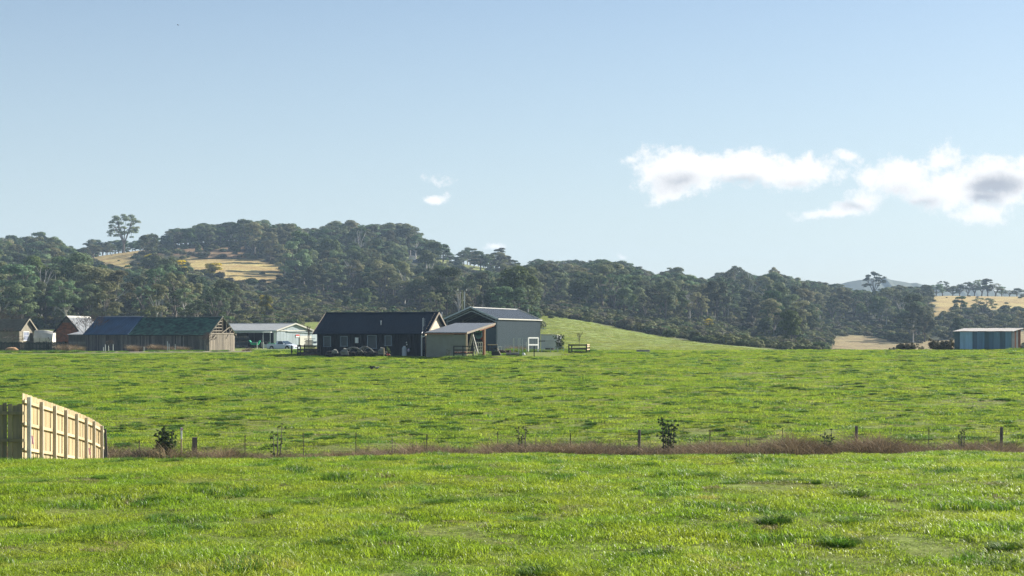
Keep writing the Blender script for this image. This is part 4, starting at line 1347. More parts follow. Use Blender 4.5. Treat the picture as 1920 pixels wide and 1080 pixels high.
# ------------------------------------------------------------------ dark boarded building
def dark_building():
    F = Frame(797, 172, 15); L_, W = 11.6, 6.9; zb, ze, zr = .25, 2.95, 4.93
    T = thing('boarded_building', 'long dark vertical-board building with navy roof and four windows', 'building', F.p(0, 0, zb))
    wall(T, F, (0, 0), (L_, 0), zb, [(0, ze), (1, ze)], M['inner_dark'], (0, 1))
    wall(T, F, (L_, 0), (L_, W), zb, GAB(ze, zr), M['inner_dark'], (-1, 0))
    wall(T, F, (0, W), (L_, W), zb, [(0, ze), (1, ze)], M['inner_dark'], (0, -1))
    wall(T, F, (0, 0), (0, W), zb, GAB(ze, zr), M['weather_pale'], (1, 0))
    boards_v(T, F, (0, 0), (L_, 0), zb, [(0, ze), (1, ze)], .17, M['boards_dark'], (0, 1), seed=3)
    boards_v(T, F, (L_, 0), (L_, W), zb, GAB(ze, zr), .17, M['boards_dark'], (-1, 0), seed=4)
    boards_h(T, F, (0, 0), (0, W), zb + 1.5, GAB(ze, zr), .17, M['weather_pale'], (1, 0))
    gable_roof(T, F, L_, W, ze, zr, .35, .38, M['roof_navy'], ribs=.3, rib_h=.012, rib_w=.03, barge=M['boards_pale'], cap=M['roof_navy'])
    g = MB(); zg = ze - .62 * .35
    g.beam(F.p(-.3, -.42, zg - .02), F.p(L_ + .3, -.42, zg - .02), .11, .09); g.build('gutter', M['roof_navy'], T)
    for (a, b_, y1, y0) in ((607, 621, 630, 649.5), (639, 652.5, 630, 648.5), (689, 707, 628.5, 653), (722, 735, 629, 647.5)):
        s1, s0 = F.s_at(a), F.s_at(b_); sm = (s0 + s1) / 2
        quadwin(T, F, s0, s1, F.z_at(y0, sm, 0), F.z_at(y1, sm, 0), 0, -1, M['win_frame'], M['glass'], .07, mull=False,
                label='larger third window with a wide grey frame' if a == 689 else None)
    s_ = F.s_at(670); z_ = F.z_at(638, s_, 0); b = MB(); q = F.p(s_, -.14, z_); b.box(q, (.34, .16, .55), -R(15))
    for k in (-.14, 0, .14): b.box((q.x - .02, q.y - .09, q.z + k), (.26, .02, .02), -R(15))
    b.build('meter_box', M['white_paint'], T)
    s_ = F.s_at(713, 1.0); v = MB(); v.tube(F.p(s_, 1.2, 3.55), F.p(s_, 1.2, 4.0), .045); v.tube(F.p(s_, 1.2, 3.98), F.p(s_, 1.2, 4.08), .08)
    v.build('vent_pipe', M['galv'], T)
    # down pipe at the right front corner
    p_ = MB(); x0 = F.s_at(792.5); a_ = F.p(x0, -.3, 0)
    p_.tube(a_ + V3(0, 0, zb), a_ + V3(0, 0, 2.75), .07); p_.tube(a_ + V3(0, 0, 2.45), F.p(x0 - .32, -.34, 2.45), .055); p_.tube(F.p(x0 - .32, -.34, 2.42), F.p(x0 - .32, -.34, 2.8), .055)
    p_.tube(a_ + V3(0, 0, 2.75), F.p(x0, -.1, 2.9), .06)
    p_.build('downpipe', M['white_paint'], T)
    # aerial
    sA = F.s_at(792); base = F.p(sA, .1, 2.95); an = thing('tv_aerial', 'grey television aerial on a mast on the dark boarded building', 'aerial', base)
    m_ = MB(); m_.tube(base, base + V3(0, 0, 1.35), .022); m_.build('mast', M['galv'], an)
    e = MB()
    for i in range(9):
        z = base.z + .58 + i * .09; w = .17 + .03 * (i % 2)
        e.tube((base.x - .04, base.y, z), (base.x + w + .08, base.y - .02, z), .010, n=5)
    e.tube((base.x + .08, base.y, base.z + .5), (base.x + .08, base.y, base.z + 1.4), .014, n=5)
    e.build('elements', M['galv'], an)
    # flue behind the roof
    F2 = F.p(F.s_at(827, 6.0), 6.0, 0); fl = thing('flue', 'shiny steel flue with a cowl behind the gable peak of the dark boarded building', 'flue', (F2.x, F2.y, 3.2))
    b = MB(); b.tube((F2.x, F2.y, 3.2), (F2.x, F2.y, 4.85), .12); b.build('pipe', M['galv'], fl)
    b = MB(); b.tube((F2.x, F2.y, 4.85), (F2.x, F2.y, 5.0), .17); b.build('cowl', M['silver'], fl)


dark_building()


def lean_to():
    """skillion-roofed open shelter joined to the gable end"""
    F = Frame(874, 168.3, 15)
    zb = .3; L_ = F.s_at(799.5); zf = 2.86; D = 9.8; zk = 3.86
    T = thing('skillion_shelter', 'low sloping-roofed shelter with drab green front wall beside the dark boarded building', 'shelter', F.p(0, 0, zb))
    wall(T, F, (.08, 0), (L_, 0), zb, [(0, zf - .25), (1, zf - .25)], M['beige_wall'], (0, 1))
    b = MB()
    for i in range(13):
        z = zb + .1 + i * .17
        b.beam(F.p(.1, -.02, z), F.p(L_ - .02, -.02, z), .03, .035)
    b.build('wall_ribs', M['beige_wall'], T, kind='stuff')
    wall(T, F, (L_, .1), (L_, D), zb, [(0, zf - .1), (1, zk - .2)], M['beige_wall'], (-1, 0))
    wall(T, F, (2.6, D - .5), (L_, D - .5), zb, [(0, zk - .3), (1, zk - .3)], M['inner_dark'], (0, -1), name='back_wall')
    b = MB(); b.slab([F.p(-.12, -.35, zf), F.p(L_ + .1, -.35, zf), F.p(L_ + .1, D + .4, zk), F.p(-.12, D + .4, zk)], .06)
    for i in range(12): b.beam(F.p(.1 + i * .36, -.35, zf + .015), F.p(.1 + i * .36, D + .4, zk + .015), .04, .025)
    b.build('roof', M['leanroof'], T)
    b = MB(); b.beam(F.p(-.1, -.37, zf - .14), F.p(L_ + .1, -.37, zf - .14), .04, .12); b.build('front_beam', M['log'], T)
    b = MB(); b.beam(F.p(-.16, -.35, zf - .08), F.p(-.16, D + .4, zk - .08), .05, .2); b.build('barge_board', M['boards_pale'], T)
    b = MB(); b.tube(F.p(0, 4.6, 3.1), F.p(0, D + .2, 3.62), .13); b.build('roof_log', M['log'], T)
    pm_ = F.t_at(908); q = F.p(.0, pm_, 0)
    for nm, (px, t, w, m) in (('front_post', (874, .05, .13, 'log_pale')), ('log_post', (906.5, None, .24, 'log')), ('pale_post', (909.5, None, .1, 'log_pale'))):
        t = F.t_at(px) if t is None else t
        a = F.p(0, t, 0); b = MB(); zt = zf + (zk - zf) * (t + .35) / (D + .75) - .12
        b.tube((a.x, a.y, zb - .1), (a.x, a.y, zt), w * .6 if nm != 'front_post' else .1, n=10); b.build(nm, M[m], T)
    return F


FL = lean_to()


def grey_shed():
    F = Frame(932, 190, 18.5, True); L_, W = 16.0, 6.2; zb, ze, zr = .3, 4.42, 5.72
    T = thing('steel_shed', 'tall grey steel farm shed with open front gable and pale roof edges', 'shed', F.p(0, 0, zb))
    wall(T, F, (0, 0), (L_, 0), zb, [(0, ze), (1, ze)], M['shed_grey'], (0, 1), .05)
    b = MB()
    for i in range(80): b.beam(F.p(.1 + i * .2, -.012, zb), F.p(.1 + i * .2, -.012, ze - .05), .05, .03, tuple(F.V))
    b.build('wall_ribs', M['shed_grey'], T, kind='stuff')
    wall(T, F, (0, W), (L_, W), zb, [(0, ze), (1, ze)], M['shed_grey'], (0, -1), .05)
    wall(T, F, (L_, 0), (L_, W), zb, GAB(ze, zr), M['shed_grey'], (-1, 0), .05)
    wall(T, F, (1.2, 2.2), (1.2, .25), zb, [(0, 3.4), (1, 3.4)], M['shed_grey'], (1, 0), .05, name='front_screen')
    gable_roof(T, F, L_, W, ze, zr, .12, .12, M['shed_roof'], ribs=.4, rib_h=.03, cap=M['trim_white'])
    g = MB(); g.beam(F.p(-.14, -.16, ze - .02), F.p(L_ + .14, -.16, ze - .02), .12, .12); g.build('gutter', M['trim_white'], T)
    g = MB()
    for t0 in (-.12, W + .12): g.beam(F.p(-.15, t0, ze - .02), F.p(-.15, W / 2, zr + .03), .05, .16)
    g.build('front_barge_cap', M['galv'], T)
    g = MB()
    for t0 in (-.12, W + .12): g.beam(F.p(L_ + .16, t0, ze + .02), F.p(L_ + .16, W / 2, zr + .09), .05, .1)
    g.build('rear_barge_cap', M['trim_white'], T)
    for s_ in (.25, 5.4, 10.6):
        tr = MB()
        for t0, t1 in ((.15, W / 2), (W - .15, W / 2)):
            tr.beam(F.p(s_, t0, ze - .35), F.p(s_, t1, zr - .42), .07, .07); tr.beam(F.p(s_, t0, ze - .1), F.p(s_, t1, zr - .14), .07, .07)
            tr.beam(F.p(s_, t0, zb), F.p(s_, t0, ze - .2), .1, .1)
            for k in range(6):
                a, c = k / 6, (k + .5) / 6
                tr.beam(F.p(s_, t0 + (t1 - t0) * a, ze - .1 + (zr - ze - .04) * a), F.p(s_, t0 + (t1 - t0) * c, ze - .35 + (zr - ze - .07) * c), .03, .03)
        tr.build('truss', M['galv'], T)
    # wall pipe and shadow-casting arm at the far corner
    b = MB(); q = F.p(L_ - .1, -.05, F.z_at(617, L_, 0)); b.tube(q, q + V3(.75, -.05, .02), .035); b.build('wall_arm', M['galv'], T)
    # small corrugated lean-to room at the rear corner
    F3 = Frame(1044, 199, 12); zl = .62; s1 = F3.s_at(1014)
    R_ = thing('corrugated_lean_to', 'small pale corrugated lean-to at the right rear corner of the grey steel shed', 'shed', F3.p(0, 0, zl))
    z1 = EYE + (HZ - 628) / FP * 199
    wall(R_, F3, (0, 0), (s1, 0), zl, [(0, z1 - .02), (1, z1 + .04)], M['white_paint'], (0, 1), .04)  # front face lifted to white, brightness put into the colour
    b = MB()
    for i in range(15): b.beam(F3.p(.04 + i * s1 / 15, -.02, zl), F3.p(.04 + i * s1 / 15, -.02, z1 - .03), .07, .05, (0, 1, 0))
    b.build('wall_ribs', M['white_paint'], R_, kind='stuff')
    wall(R_, F3, (0, 0), (0, 3), zl, [(0, z1 - .02), (1, z1 - .16)], M['silver'], (1, 0), .04)
    b = MB(); b.slab([F3.p(-.08, -.1, z1 + .03), F3.p(s1, -.1, z1 + .09), F3.p(s1, 3.1, z1 - .02), F3.p(-.08, 3.1, z1 - .1)], .05); b.build('roof', M['trim_white'], R_)
    b = MB(); b.beam(F3.p(-.03, -.07, zl), F3.p(-.03, -.07, z1), .1, .1); b.beam(F3.p(-.03, -.07, z1), F3.p(s1, -.07, z1 + .05), .1, .1); b.build('corner_post', M['trim_white'], R_)
    return F


FG = grey_shed()


# ------------------------------------------------------------------ green-shingled and blue-roofed barns
def long_barns():
    F = Frame(392, 215, 20); W = 6.5; zb, ze, zr = .3, 2.82, 4.92; L1 = 11.6
    T = thing('shingled_barn', 'old grey barn with a mossy green shingle roof and a broken open gable', 'barn', F.p(0, 0, zb))
    wall(T, F, (0.02, 0), (L1, 0), zb, [(0, ze), (1, ze)], M['inner_dark'], (0, 1), .05)
    boards_v(T, F, (0, 0), (L1, 0), zb, [(0, ze), (1, ze)], .19, M['boards_grey'], (0, 1), seed=8, gap=.015, holes=.02)
    wall(T, F, (0, W), (L1, W), zb, [(0, ze), (1, ze)], M['inner_dark'], (0, -1), .05)
    wall(T, F, (0.03, 0.05), (0.03, W - .05), zb + .1, [(0, ze - .1), (1, ze - .1)], M['boards_pale'], (1, 0), .04)
    boards_v(T, F, (0, 0), (0, W), zb, [(0, ze - .04), (1, ze - .04)], .20, M['boards_pale'], (1, 0), seed=9, gap=.02)
    b = MB()
    b.beam(F.p(-.06, -.05, ze), F.p(-.06, W + .05, ze), .08, .16)
    b.beam(F.p(-.05, W / 2, ze), F.p(-.05, W / 2, zr - .1), .14, .1)
    for t, z in ((.9, 3.3), (1.7, 3.3), (2.4, 3.3), (4.3, 3.3), (5.1, 3.3)):
        zt = ze + (zr - ze) * (1 - abs(t - W / 2) / (W / 2)) - .06
        b.beam(F.p(-.03, t, ze), F.p(-.03, t, zt), .08, .08)
    for z, t0, t1 in ((3.15, .5, 3.1), (3.55, 1.15, 3.1), (3.95, 1.8, 3.1), (4.35, 2.4, 3.2)):
        b.beam(F.p(-.08, t0, z), F.p(-.08, t1, z + .02), .04, .14)
    b.beam(F.p(-.1, 3.0, 2.85), F.p(-.1, 5.3, 3.75), .05, .12); b.beam(F.p(-.12, 4.2, 2.2), F.p(-.12, 5.6, 3.4), .05, .10)
    for t0 in (-.25, W + .25): b.beam(F.p(-.12, t0, ze - .2), F.p(-.12, W / 2, zr), .07, .15)
    b.build('gable_frame', M['boards_pale'], T)
    # shingle courses on both slopes
    r = random.Random(4)
    for side in (0, 1):
        mb = MB(); t0 = -.3 if side == 0 else W + .3; sl = (zr - ze) / (W / 2); zl = ze - sl * .3
        mb.slab([F.p(-.12, t0, zl - .05), F.p(L1 + .02, t0, zl - .05), F.p(L1 + .02, W / 2, zr - .05), F.p(-.12, W / 2, zr - .05)], .05)
        mb.build('roof', M['inner_dark'], T)
        mb = MB(); nr = 17
        for j in range(nr):
            k0, k1 = j / nr, (j + 1.25) / nr; k1 = min(1, k1)
            s_ = -.14 + r.uniform(-.1, 0)
            while s_ < L1:
                w = r.uniform(.26, .5); e = min(s_ + w - .012, L1 + .02); lift = r.uniform(.01, .035)
                if r.random() > .015:
                    ta, tb = t0 + (W / 2 - t0) * k0, t0 + (W / 2 - t0) * k1; za, zc = zl + (zr - zl) * k0, zl + (zr - zl) * k1
                    mb.slab([F.p(s_, ta, za + lift + .02), F.p(e, ta, za + lift + .02), F.p(e, tb, zc + .005), F.p(s_, tb, zc + .005)], .018)
                s_ += w
        mb.build('shingles', M['shingle'], T, kind='stuff')
    c = MB(); c.beam(F.p(-.15, W / 2, zr + .05), F.p(L1, W / 2, zr + .05), .3, .06); c.build('ridge_cap', M['silver'], T)
    # blue-roofed barn continuing to the left
    L2 = 18.2
    B_ = thing('blue_roofed_barn', 'grey board barn with smooth blue-grey iron roof, joined to the green-shingled barn', 'barn', F.p(L1, 0, zb))
    F2 = Frame(392, 215, 20); F2.O = F.O + F.U * (L1 + .06)
    w2 = L2 - L1
    wall(B_, F2, (0, .12), (w2, .12), zb, [(0, ze), (1, ze)], M['inner_dark'], (0, 1), .05)
    boards_v(B_, F2, (0, .12), (w2, .12), zb, [(0, ze), (1, ze)], .19, M['boards_grey'], (0, 1), seed=12, gap=.012)
    wall(B_, F2, (w2, 0), (w2, W), zb, GAB(ze, zr), M['boards_grey'], (-1, 0), .05)
    wall(B_, F2, (0, W), (w2, W), zb, [(0, ze), (1, ze)], M['inner_dark'], (0, -1), .05)
    gable_roof(B_, F2, w2, W, ze + .12, zr + .14, .35, .02, M['roof_blue'], ribs=.38, rib_h=.02, cap=M['silver'], og2=.15)


long_barns()


def brick_barn():
    F = Frame(147.5, 235, 8, True); L_, W = 8.0, 3.3; zb, ze, zr = .3, 3.3, 5.25
    T = thing('brick_barn', 'small steep barn with a red-brown brick gable and silvery corrugated roof', 'barn', F.p(0, 0, zb))
    wall(T, F, (0, 0), (0, W), zb, GAB(ze, zr), M['brick'], (1, 0), .2, name='brick_wall')
    # courses of brick standing proud of the mortar
    mb = MB(); r = random.Random(2); z = zb + .2; row_ = 0
    while z < 4.3:
        k = (1 - max(0, (z - ze)) / (zr - ze)); t0, t1 = W / 2 - W / 2 * k + .08, W / 2 + W / 2 * k - .08
        t = t0 - (row_ % 2) * .12
        while t < t1:
            a, c = max(t, t0), min(t + .36, t1)
            if c - a > .05:
                e = -.02 - r.uniform(0, .012)
                mb.hexa([F.p(0, a, z), F.p(e, a, z), F.p(e, c, z), F.p(0, c, z)], [F.p(0, a, z + .115), F.p(e, a, z + .115), F.p(e, c, z + .115), F.p(0, c, z + .115)])
            t += .38
        z += .13; row_ += 1
    mb.build('bricks', M['brick'], T, kind='stuff')
    boards_h(T, F, (0, .9), (0, W - .9), 4.35, [(0, 4.35), (.5, zr - .05), (1, 4.35)], .16, M['boards_grey'], (1, 0))
    wall(T, F, (0, 0), (L_, 0), zb, [(0, ze), (1, ze)], M['boards_grey'], (0, 1))
    wall(T, F, (0, W), (L_, W), zb, [(0, ze), (1, ze)], M['boards_grey'], (0, -1))
    wall(T, F, (L_, 0), (L_, W), zb, GAB(ze, zr), M['boards_grey'], (-1, 0))
    gable_roof(T, F, L_, W, ze, zr, .25, .25, M['silver'], ribs=.3, rib_h=.03, rib_w=.06, cap=M['trim_white'], barge=M['rail_dark'])
    # lower weatherboard annex in front
    F2 = Frame(166, 229, 10); zb2 = .35; s1 = F2.s_at(128.5); zt = EYE + (HZ - 627.5) / FP * 229
    A = thing('weatherboard_annex', 'low grey weatherboard annex with a small iron roof, at the right of the brick gable', 'shed', F2.p(0, 0, zb2))
    wall(A, F2, (0, 0), (s1, 0), zb2, [(0, zt), (1, zt)], M['boards_grey'], (0, 1))
    boards_h(A, F2, (0, 0), (s1, 0), zb2, [(0, zt), (1, zt)], .2, M['boards_grey'], (0, 1))
    wall(A, F2, (0, 0), (0, 4), zb2, [(0, zt), (1, zt + .4)], M['boards_grey'], (1, 0))
    b = MB(); b.slab([F2.p(-.1, -.25, zt + .03), F2.p(s1 + .1, -.25, zt + .03), F2.p(s1 + .1, 4, zt + .5), F2.p(-.1, 4, zt + .5)], .06)
    for i in range(10): b.beam(F2.p(i * s1 / 10, -.25, zt + .05), F2.p(i * s1 / 10, 4, zt + .52), .05, .03)
    b.build('roof', M['silver'], A)
    # timber wall joining the annex to the blue-roofed barn
    F3 = Frame(186, 226, 12); s1 = F3.s_at(166.5)
    b = MB(); Wt = thing('board_screen', 'grey vertical board screen between the annex and the blue-roofed barn', 'screen', F3.p(0, 0, .4))
    wall(Wt, F3, (0, 0), (s1, 0), .4, [(0, 2.7), (1, 2.7)], M['inner_dark'], (0, 1), .04)
    boards_v(Wt, F3, (0, 0), (s1, 0), .4, [(0, 2.7), (1, 2.7)], .17, M['boards_grey'], (0, 1), seed=31)


brick_barn()


def cottage():
    F = Frame(36, 240, 8); L_, W = 4.6, 4.9; zb, ze, zr = .4, 3.45, 4.95
    T = thing('cottage', 'small cream weatherboard cottage with dark tiled roof at the left edge', 'cottage', F.p(0, 0, zb))
    for a, b, tp, iv in (((0, 0), (L_, 0), [(0, ze), (1, ze)], (0, 1)), ((0, 0), (0, W), GAB(ze, zr), (1, 0)), ((0, W), (L_, W), [(0, ze), (1, ze)], (0, -1)), ((L_, 0), (L_, W), GAB(ze, zr), (-1, 0))):
        wall(T, F, a, b, zb, tp, M['weather'], iv)
    boards_h(T, F, (0, 0), (0, W), zb, GAB(ze, zr), .2, M['weather'], (1, 0))
    boards_h(T, F, (0, 0), (L_, 0), zb, [(0, ze), (1, ze)], .2, M['weather'], (0, 1))
    gable_roof(T, F, L_, W, ze, zr, .35, .45, M['tile_dark'], barge=M['weather'])
    mb = MB(); r = random.Random(6); sl = (zr - ze) / (W / 2); zl = ze - sl * .35; nr = 11
    for j in range(nr):
        k0, k1 = j / nr, min(1, (j + 1.2) / nr); s_ = -.44
        while s_ < L_ + .4:
            e = min(s_ + .36, L_ + .45); l = r.uniform(.01, .04)
            ta, tb = -.35 + (W / 2 + .35) * k0, -.35 + (W / 2 + .35) * k1; za, zc = zl + (zr - zl) * k0, zl + (zr - zl) * k1
            mb.slab([F.p(s_, ta, za + l + .02), F.p(e, ta, za + l + .02), F.p(e, tb, zc + .006), F.p(s_, tb, zc + .006)], .02)
            s_ += .38
    mb.build('roof_tiles', M['tile_dark'], T, kind='stuff')
    # window in the gable (a wall along V)
    t0, t1 = F.t_at(42.5), F.t_at(53.5); z0, z1 = F.z_at(638, 0, t0), F.z_at(621.5, 0, t0)
    FF = Frame(36, 240, 8); FF.U, FF.V = F.V, F.U; FF.O = F.O
    quadwin(T, FF, t0, t1, z0, z1, 0, -1, M['white_paint'], M['glass_pale'], .09)
    # pale rounded cloth shelters beside it
    for i, (a, b_, top, d, lab) in enumerate(((62.5, 98, 619, 243, 'larger pale cloth-covered rounded shelter right beside the cottage'), (91, 111, 620.5, 246, 'smaller pale cloth-covered shelter against the brick barn'))):
        x0, x1 = (a - 960) / FP * d, (b_ - 960) / FP * d; zt = EYE + (HZ - top) / FP * d; zb_ = .5
        H_ = thing('cloth_shelter', lab, 'shelter', ((x0 + x1) / 2, d, zb_), 'pale rounded shelters between the cottage and the brick barn')
        mb = MB(); n = 9; pr = []
        for k in range(n + 1):
            q = k / n; yy = d + 3.2 * q; zz = zb_ + (zt - zb_) * (1 - (2 * q - .55) ** 4 * .35 if q > .25 else .62 + .38 * math.sin(q / .25 * math.pi / 2)); pr.append((yy, zz))
        vs = []
        for x in np.linspace(x0, x1, 7):
            u = (x - x0) / (x1 - x0); e = 1 - .10 * max(0, u - .6) / .4 if i == 0 else 1
            for (yy, zz) in pr: vs.append((x, yy, zb_ + (zz - zb_) * e))
            vs.append((x, d + 3.2, zb_)); vs.append((x, d, zb_))
        m_ = len(pr) + 2
        fs = [(j * m_ + k, j * m_ + (k + 1) % m_, (j + 1) * m_ + (k + 1) % m_, (j + 1) * m_ + k) for j in range(6) for k in range(m_)]
        fs += [tuple(range(m_)), tuple(range(7 * m_ - 1, 6 * m_ - 1, -1))]
        mb.v = vs; mb.f = fs; mb.build('cover', M['cloth'], H_, smooth=False)
        hp = MB()
        for x in np.linspace(x0 + .05, x1 - .05, 4): hp.beam((x, d - .03, zb_), (x, d - .03, zb_ + (zt - zb_) * .6), .04, .04)
        hp.build('frame', M['boards_grey'], H_)


cottage()


def white_shed():
    F = Frame(518, 255, 30); L_, W = 12.5, 8.8; zb, ze, zr = .2, 3.4, 4.42
    T = thing('machinery_shed', 'long low pale machinery shed with open front, right of the shingled barn', 'shed', F.p(0, 0, zb))
    wall(T, F, (0, 0), (0, W), zb, GAB(ze, zr), M['white_wall'], (1, 0), .05)
    boards_v(T, F, (0, 0), (0, W), zb, GAB(ze - .02, zr - .05), .35, M['white_wall'], (1, 0), name='wall_ribs', seed=2, gap=.03)
    wall(T, F, (0, W), (L_, W), zb, [(0, ze), (1, ze)], M['inner_dark'], (0, -1), .05)  # back wall coloured dark to stand in for the shade of the bay
    wall(T, F, (.08, .1), (.08, W - .1), zb, [(0, ze - .1), (.5, zr - .2), (1, ze - .1)], M['inner_dark'], (1, 0), .03, name='shade_lining')  # dark sheet whose colour stands in for the shade inside the bay
    wall(T, F, (L_, 0), (L_, W), zb, GAB(ze, zr), M['white_wall'], (-1, 0), .05)
    gable_roof(T, F, L_, W, ze, zr, .3, .3, M['white_roof'], ribs=.5, rib_h=.03, cap=M['white_roof'], barge=M['trim_white'])
    g = MB(); g.beam(F.p(-.2, -.35, ze - .1), F.p(L_ + .2, -.35, ze - .1), .14, .14); g.build('gutter', M['galv'], T)
    g = MB(); g.beam(F.p(0, -.02, ze - .3), F.p(L_, -.02, ze - .3), .1, .22); g.build('header_beam', M['galv'], T)
    for s_ in (.25, 4.2, 8.3):
        p_ = MB(); p_.beam(F.p(s_, .02, zb), F.p(s_, .02, ze - .4), .34 if s_ < 1 else .12, .34 if s_ < 1 else .12); p_.build('post', M['white_paint' if s_ < 1 else 'rail_dark'], T)  # middle posts coloured dark for the shade of the bay
    b = MB(); b.beam(F.p(-.1, .1, ze - .08), F.p(-.1, W - .1, ze - .08), .05, .16); b.build('tie_beam', M['trim_white'], T)
    # sliding door proud of the wall, its sunlit brightness put into a paler colour
    t0, t1 = F.t_at(561), F.t_at(583); zt = F.z_at(629.5, 0, t0)
    b = MB(); b.slab([F.p(-.14, t0, .3), F.p(-.14, t1, .3), F.p(-.14, t1, zt), F.p(-.14, t0, zt)], F.U * .07); b.build('sliding_door', M['trim_white'], T)
    # tiny annexe carried past the gable
    t2 = W + 1.5; b = MB(); b.slab([F.p(-.06, W, zb), F.p(-.06, t2, zb), F.p(-.06, t2, F.z_at(625.5, 0, t2)), F.p(-.06, W, F.z_at(621, 0, W))], F.U * 3); b.build('side_room', M['white_wall'], T)
    b = MB(); b.slab([F.p(-.2, 2.5, F.z_at(620.8, 0, 2.5)), F.p(-.2, t2 + .2, F.z_at(624, 0, t2)), F.p(2.9, t2 + .2, F.z_at(623.4, 0, t2)), F.p(2.9, 2.5, F.z_at(620, 0, 2.5))], .08); b.build('side_roof', M['galv'], T)
    # small red and white plate
    t_ = F.t_at(557); z_ = F.z_at(628.5, 0, t_); sg = thing('wall_plate', 'small red and white plate on the gable wall of the machinery shed', 'sign', F.p(-.12, t_, z_))
    b = MB(); b.slab([F.p(-.12, t_ - .45, z_ - .32), F.p(-.12, t_ + .45, z_ - .32), F.p(-.12, t_ + .45, z_ + .1), F.p(-.12, t_ - .45, z_ + .1)], F.U * .03); b.build('plate', M['white_paint'], sg)
    b = MB(); b.slab([F.p(-.14, t_ - .45, z_ - .1), F.p(-.14, t_ + .45, z_ - .1), F.p(-.14, t_ + .45, z_ + .1), F.p(-.14, t_ - .45, z_ + .1)], F.U * .015); b.build('red_band', M['red'], sg)


white_shed()


# ------------------------------------------------------------------ tin shed at the right
def tin_shed():
    ang = -33
    F = Frame(1896, 188, 33); F.U = V3(-math.cos(R(33)), math.sin(R(33))); F.V = V3(math.sin(R(33)), math.cos(R(33)))
    zb = .8; L_ = F.s_at(1789.5); W = F.t_at(1913.5)
    zf, zk = EYE + (HZ - 621.8) / FP * 188, EYE + (HZ - 617.3) / FP * 190.5
    T = thing('tin_shed', 'patchwork corrugated tin shed with blue-grey sheets and a rusty end, alone at the right', 'shed', F.p(0, 0, zb))
    wall(T, F, (0, .06), (L_, .06), zb, [(0, zf), (1, zf)], M['inner_dark'], (0, 1), .05)
    wall(T, F, (.06, 0), (.06, W), zb, [(0, zf), (1, zk)], M['inner_dark'], (1, 0), .05)
    wall(T, F, (0, W), (L_, W), zb, [(0, zk), (1, zk)], M['inner_dark'], (0, -1), .05)
    wall(T, F, (L_, 0), (L_, W), zb, [(0, zf), (1, zk)], M['inner_dark'], (-1, 0), .05)
    cols = [(1789.5, 1800, (0.065, 0.123, 0.160)), (1800, 1823.5, (0.319, 0.522, 0.667)), (1823.5, 1832, (0.072, 0.145, 0.217)), (1832, 1846, (0.145, 0.275, 0.392)), (1846, 1855, (0.065, 0.145, 0.189)),
            (1855, 1863, (0.080, 0.174, 0.246)), (1863, 1875, (0.138, 0.261, 0.348)), (1875, 1885, (0.072, 0.138, 0.189)), (1885, 1896, (0.160, 0.290, 0.406))]
    for i, (a, b_, c) in enumerate(cols):
        m = mat('tin_sheet_%d' % i, c, .42, .3, 1.5, spec=.5, metal=.1, stretch=(2, 2, .35))
        s1, s0 = F.s_at(a), F.s_at(b_); mb = MB(); n = max(3, int((s1 - s0) / .13)); off = -.02 - (i % 2) * .025
        vs = []
        for j in range(2 * n + 1):
            s_ = s0 + (s1 - s0) * j / (2 * n); e = off - (.025 if j % 2 else 0)
            vs += [F.p(s_, e, zb), F.p(s_, e, zf - .01)]
        mb.v = [tuple(v) for v in vs]; mb.f = [(2 * j, 2 * j + 1, 2 * j + 3, 2 * j + 2) for j in range(2 * n)]
        mb.slab([F.p(s0, .03, zb), F.p(s1, .03, zb), F.p(s1, .03, zf - .02), F.p(s0, .03, zf - .02)], F.V * .02)
        mb.build('tin_sheet', m, T, label='pale blue-grey wide tin sheet' if i == 1 else None)
    ends = [(1896.3, 1902, M['silver']), (1902, 1905, M['rust']), (1905, 1908.5, M['silver']), (1908.5, 1913.3, M['rust'])]
    for a, b_, m in ends:
        t0, t1 = F.t_at(a), F.t_at(b_); mb = MB(); n = max(2, int((t1 - t0) / .12)); vs = []
        for j in range(2 * n + 1):
            t = t0 + (t1 - t0) * j / (2 * n); e = -.02 - (.025 if j % 2 else 0); zt = zf + (zk - zf) * t / W - .02
            vs += [F.p(e, t, zb), F.p(e, t, zt)]
        mb.v = [tuple(v) for v in vs]; mb.f = [(2 * j, 2 * j + 1, 2 * j + 3, 2 * j + 2) for j in range(2 * n)]
        mb.build('end_sheet', m, T, label='rusty end sheet' if m is M['rust'] else None)
    pm_ = mat('rust_streaked_roof_iron', (.46, .46, .46), .6, .3, 1.2, col2=(.34, .29, .25), stretch=(1, 3, 1))
    n = 7
    for j in range(n):
        s0, s1 = -.25 + (L_ + .4) * j / n, -.25 + (L_ + .4) * (j + 1) / n + .03; lift = .012 * (j % 2)
        mb = MB(); mb.slab([F.p(s0, -.25, zf + .05 + lift), F.p(s1, -.25, zf + .05 + lift), F.p(s1, W + .35, zk + .12 + lift), F.p(s0, W + .35, zk + .12 + lift)], .03)
        for k in range(5): mb.beam(F.p(s0 + .1 + k * .2, -.25, zf + .055 + lift), F.p(s0 + .1 + k * .2, W + .35, zk + .125 + lift), .06, .03)
        mb.build('roof_sheet', pm_, T)
    b = MB(); b.tube(F.p(-.2, W + .25, zk + .02), F.p(-.45, W + .25, zk + .02), .08); b.build('roof_beam_end', M['log_pale'], T)


tin_shed()


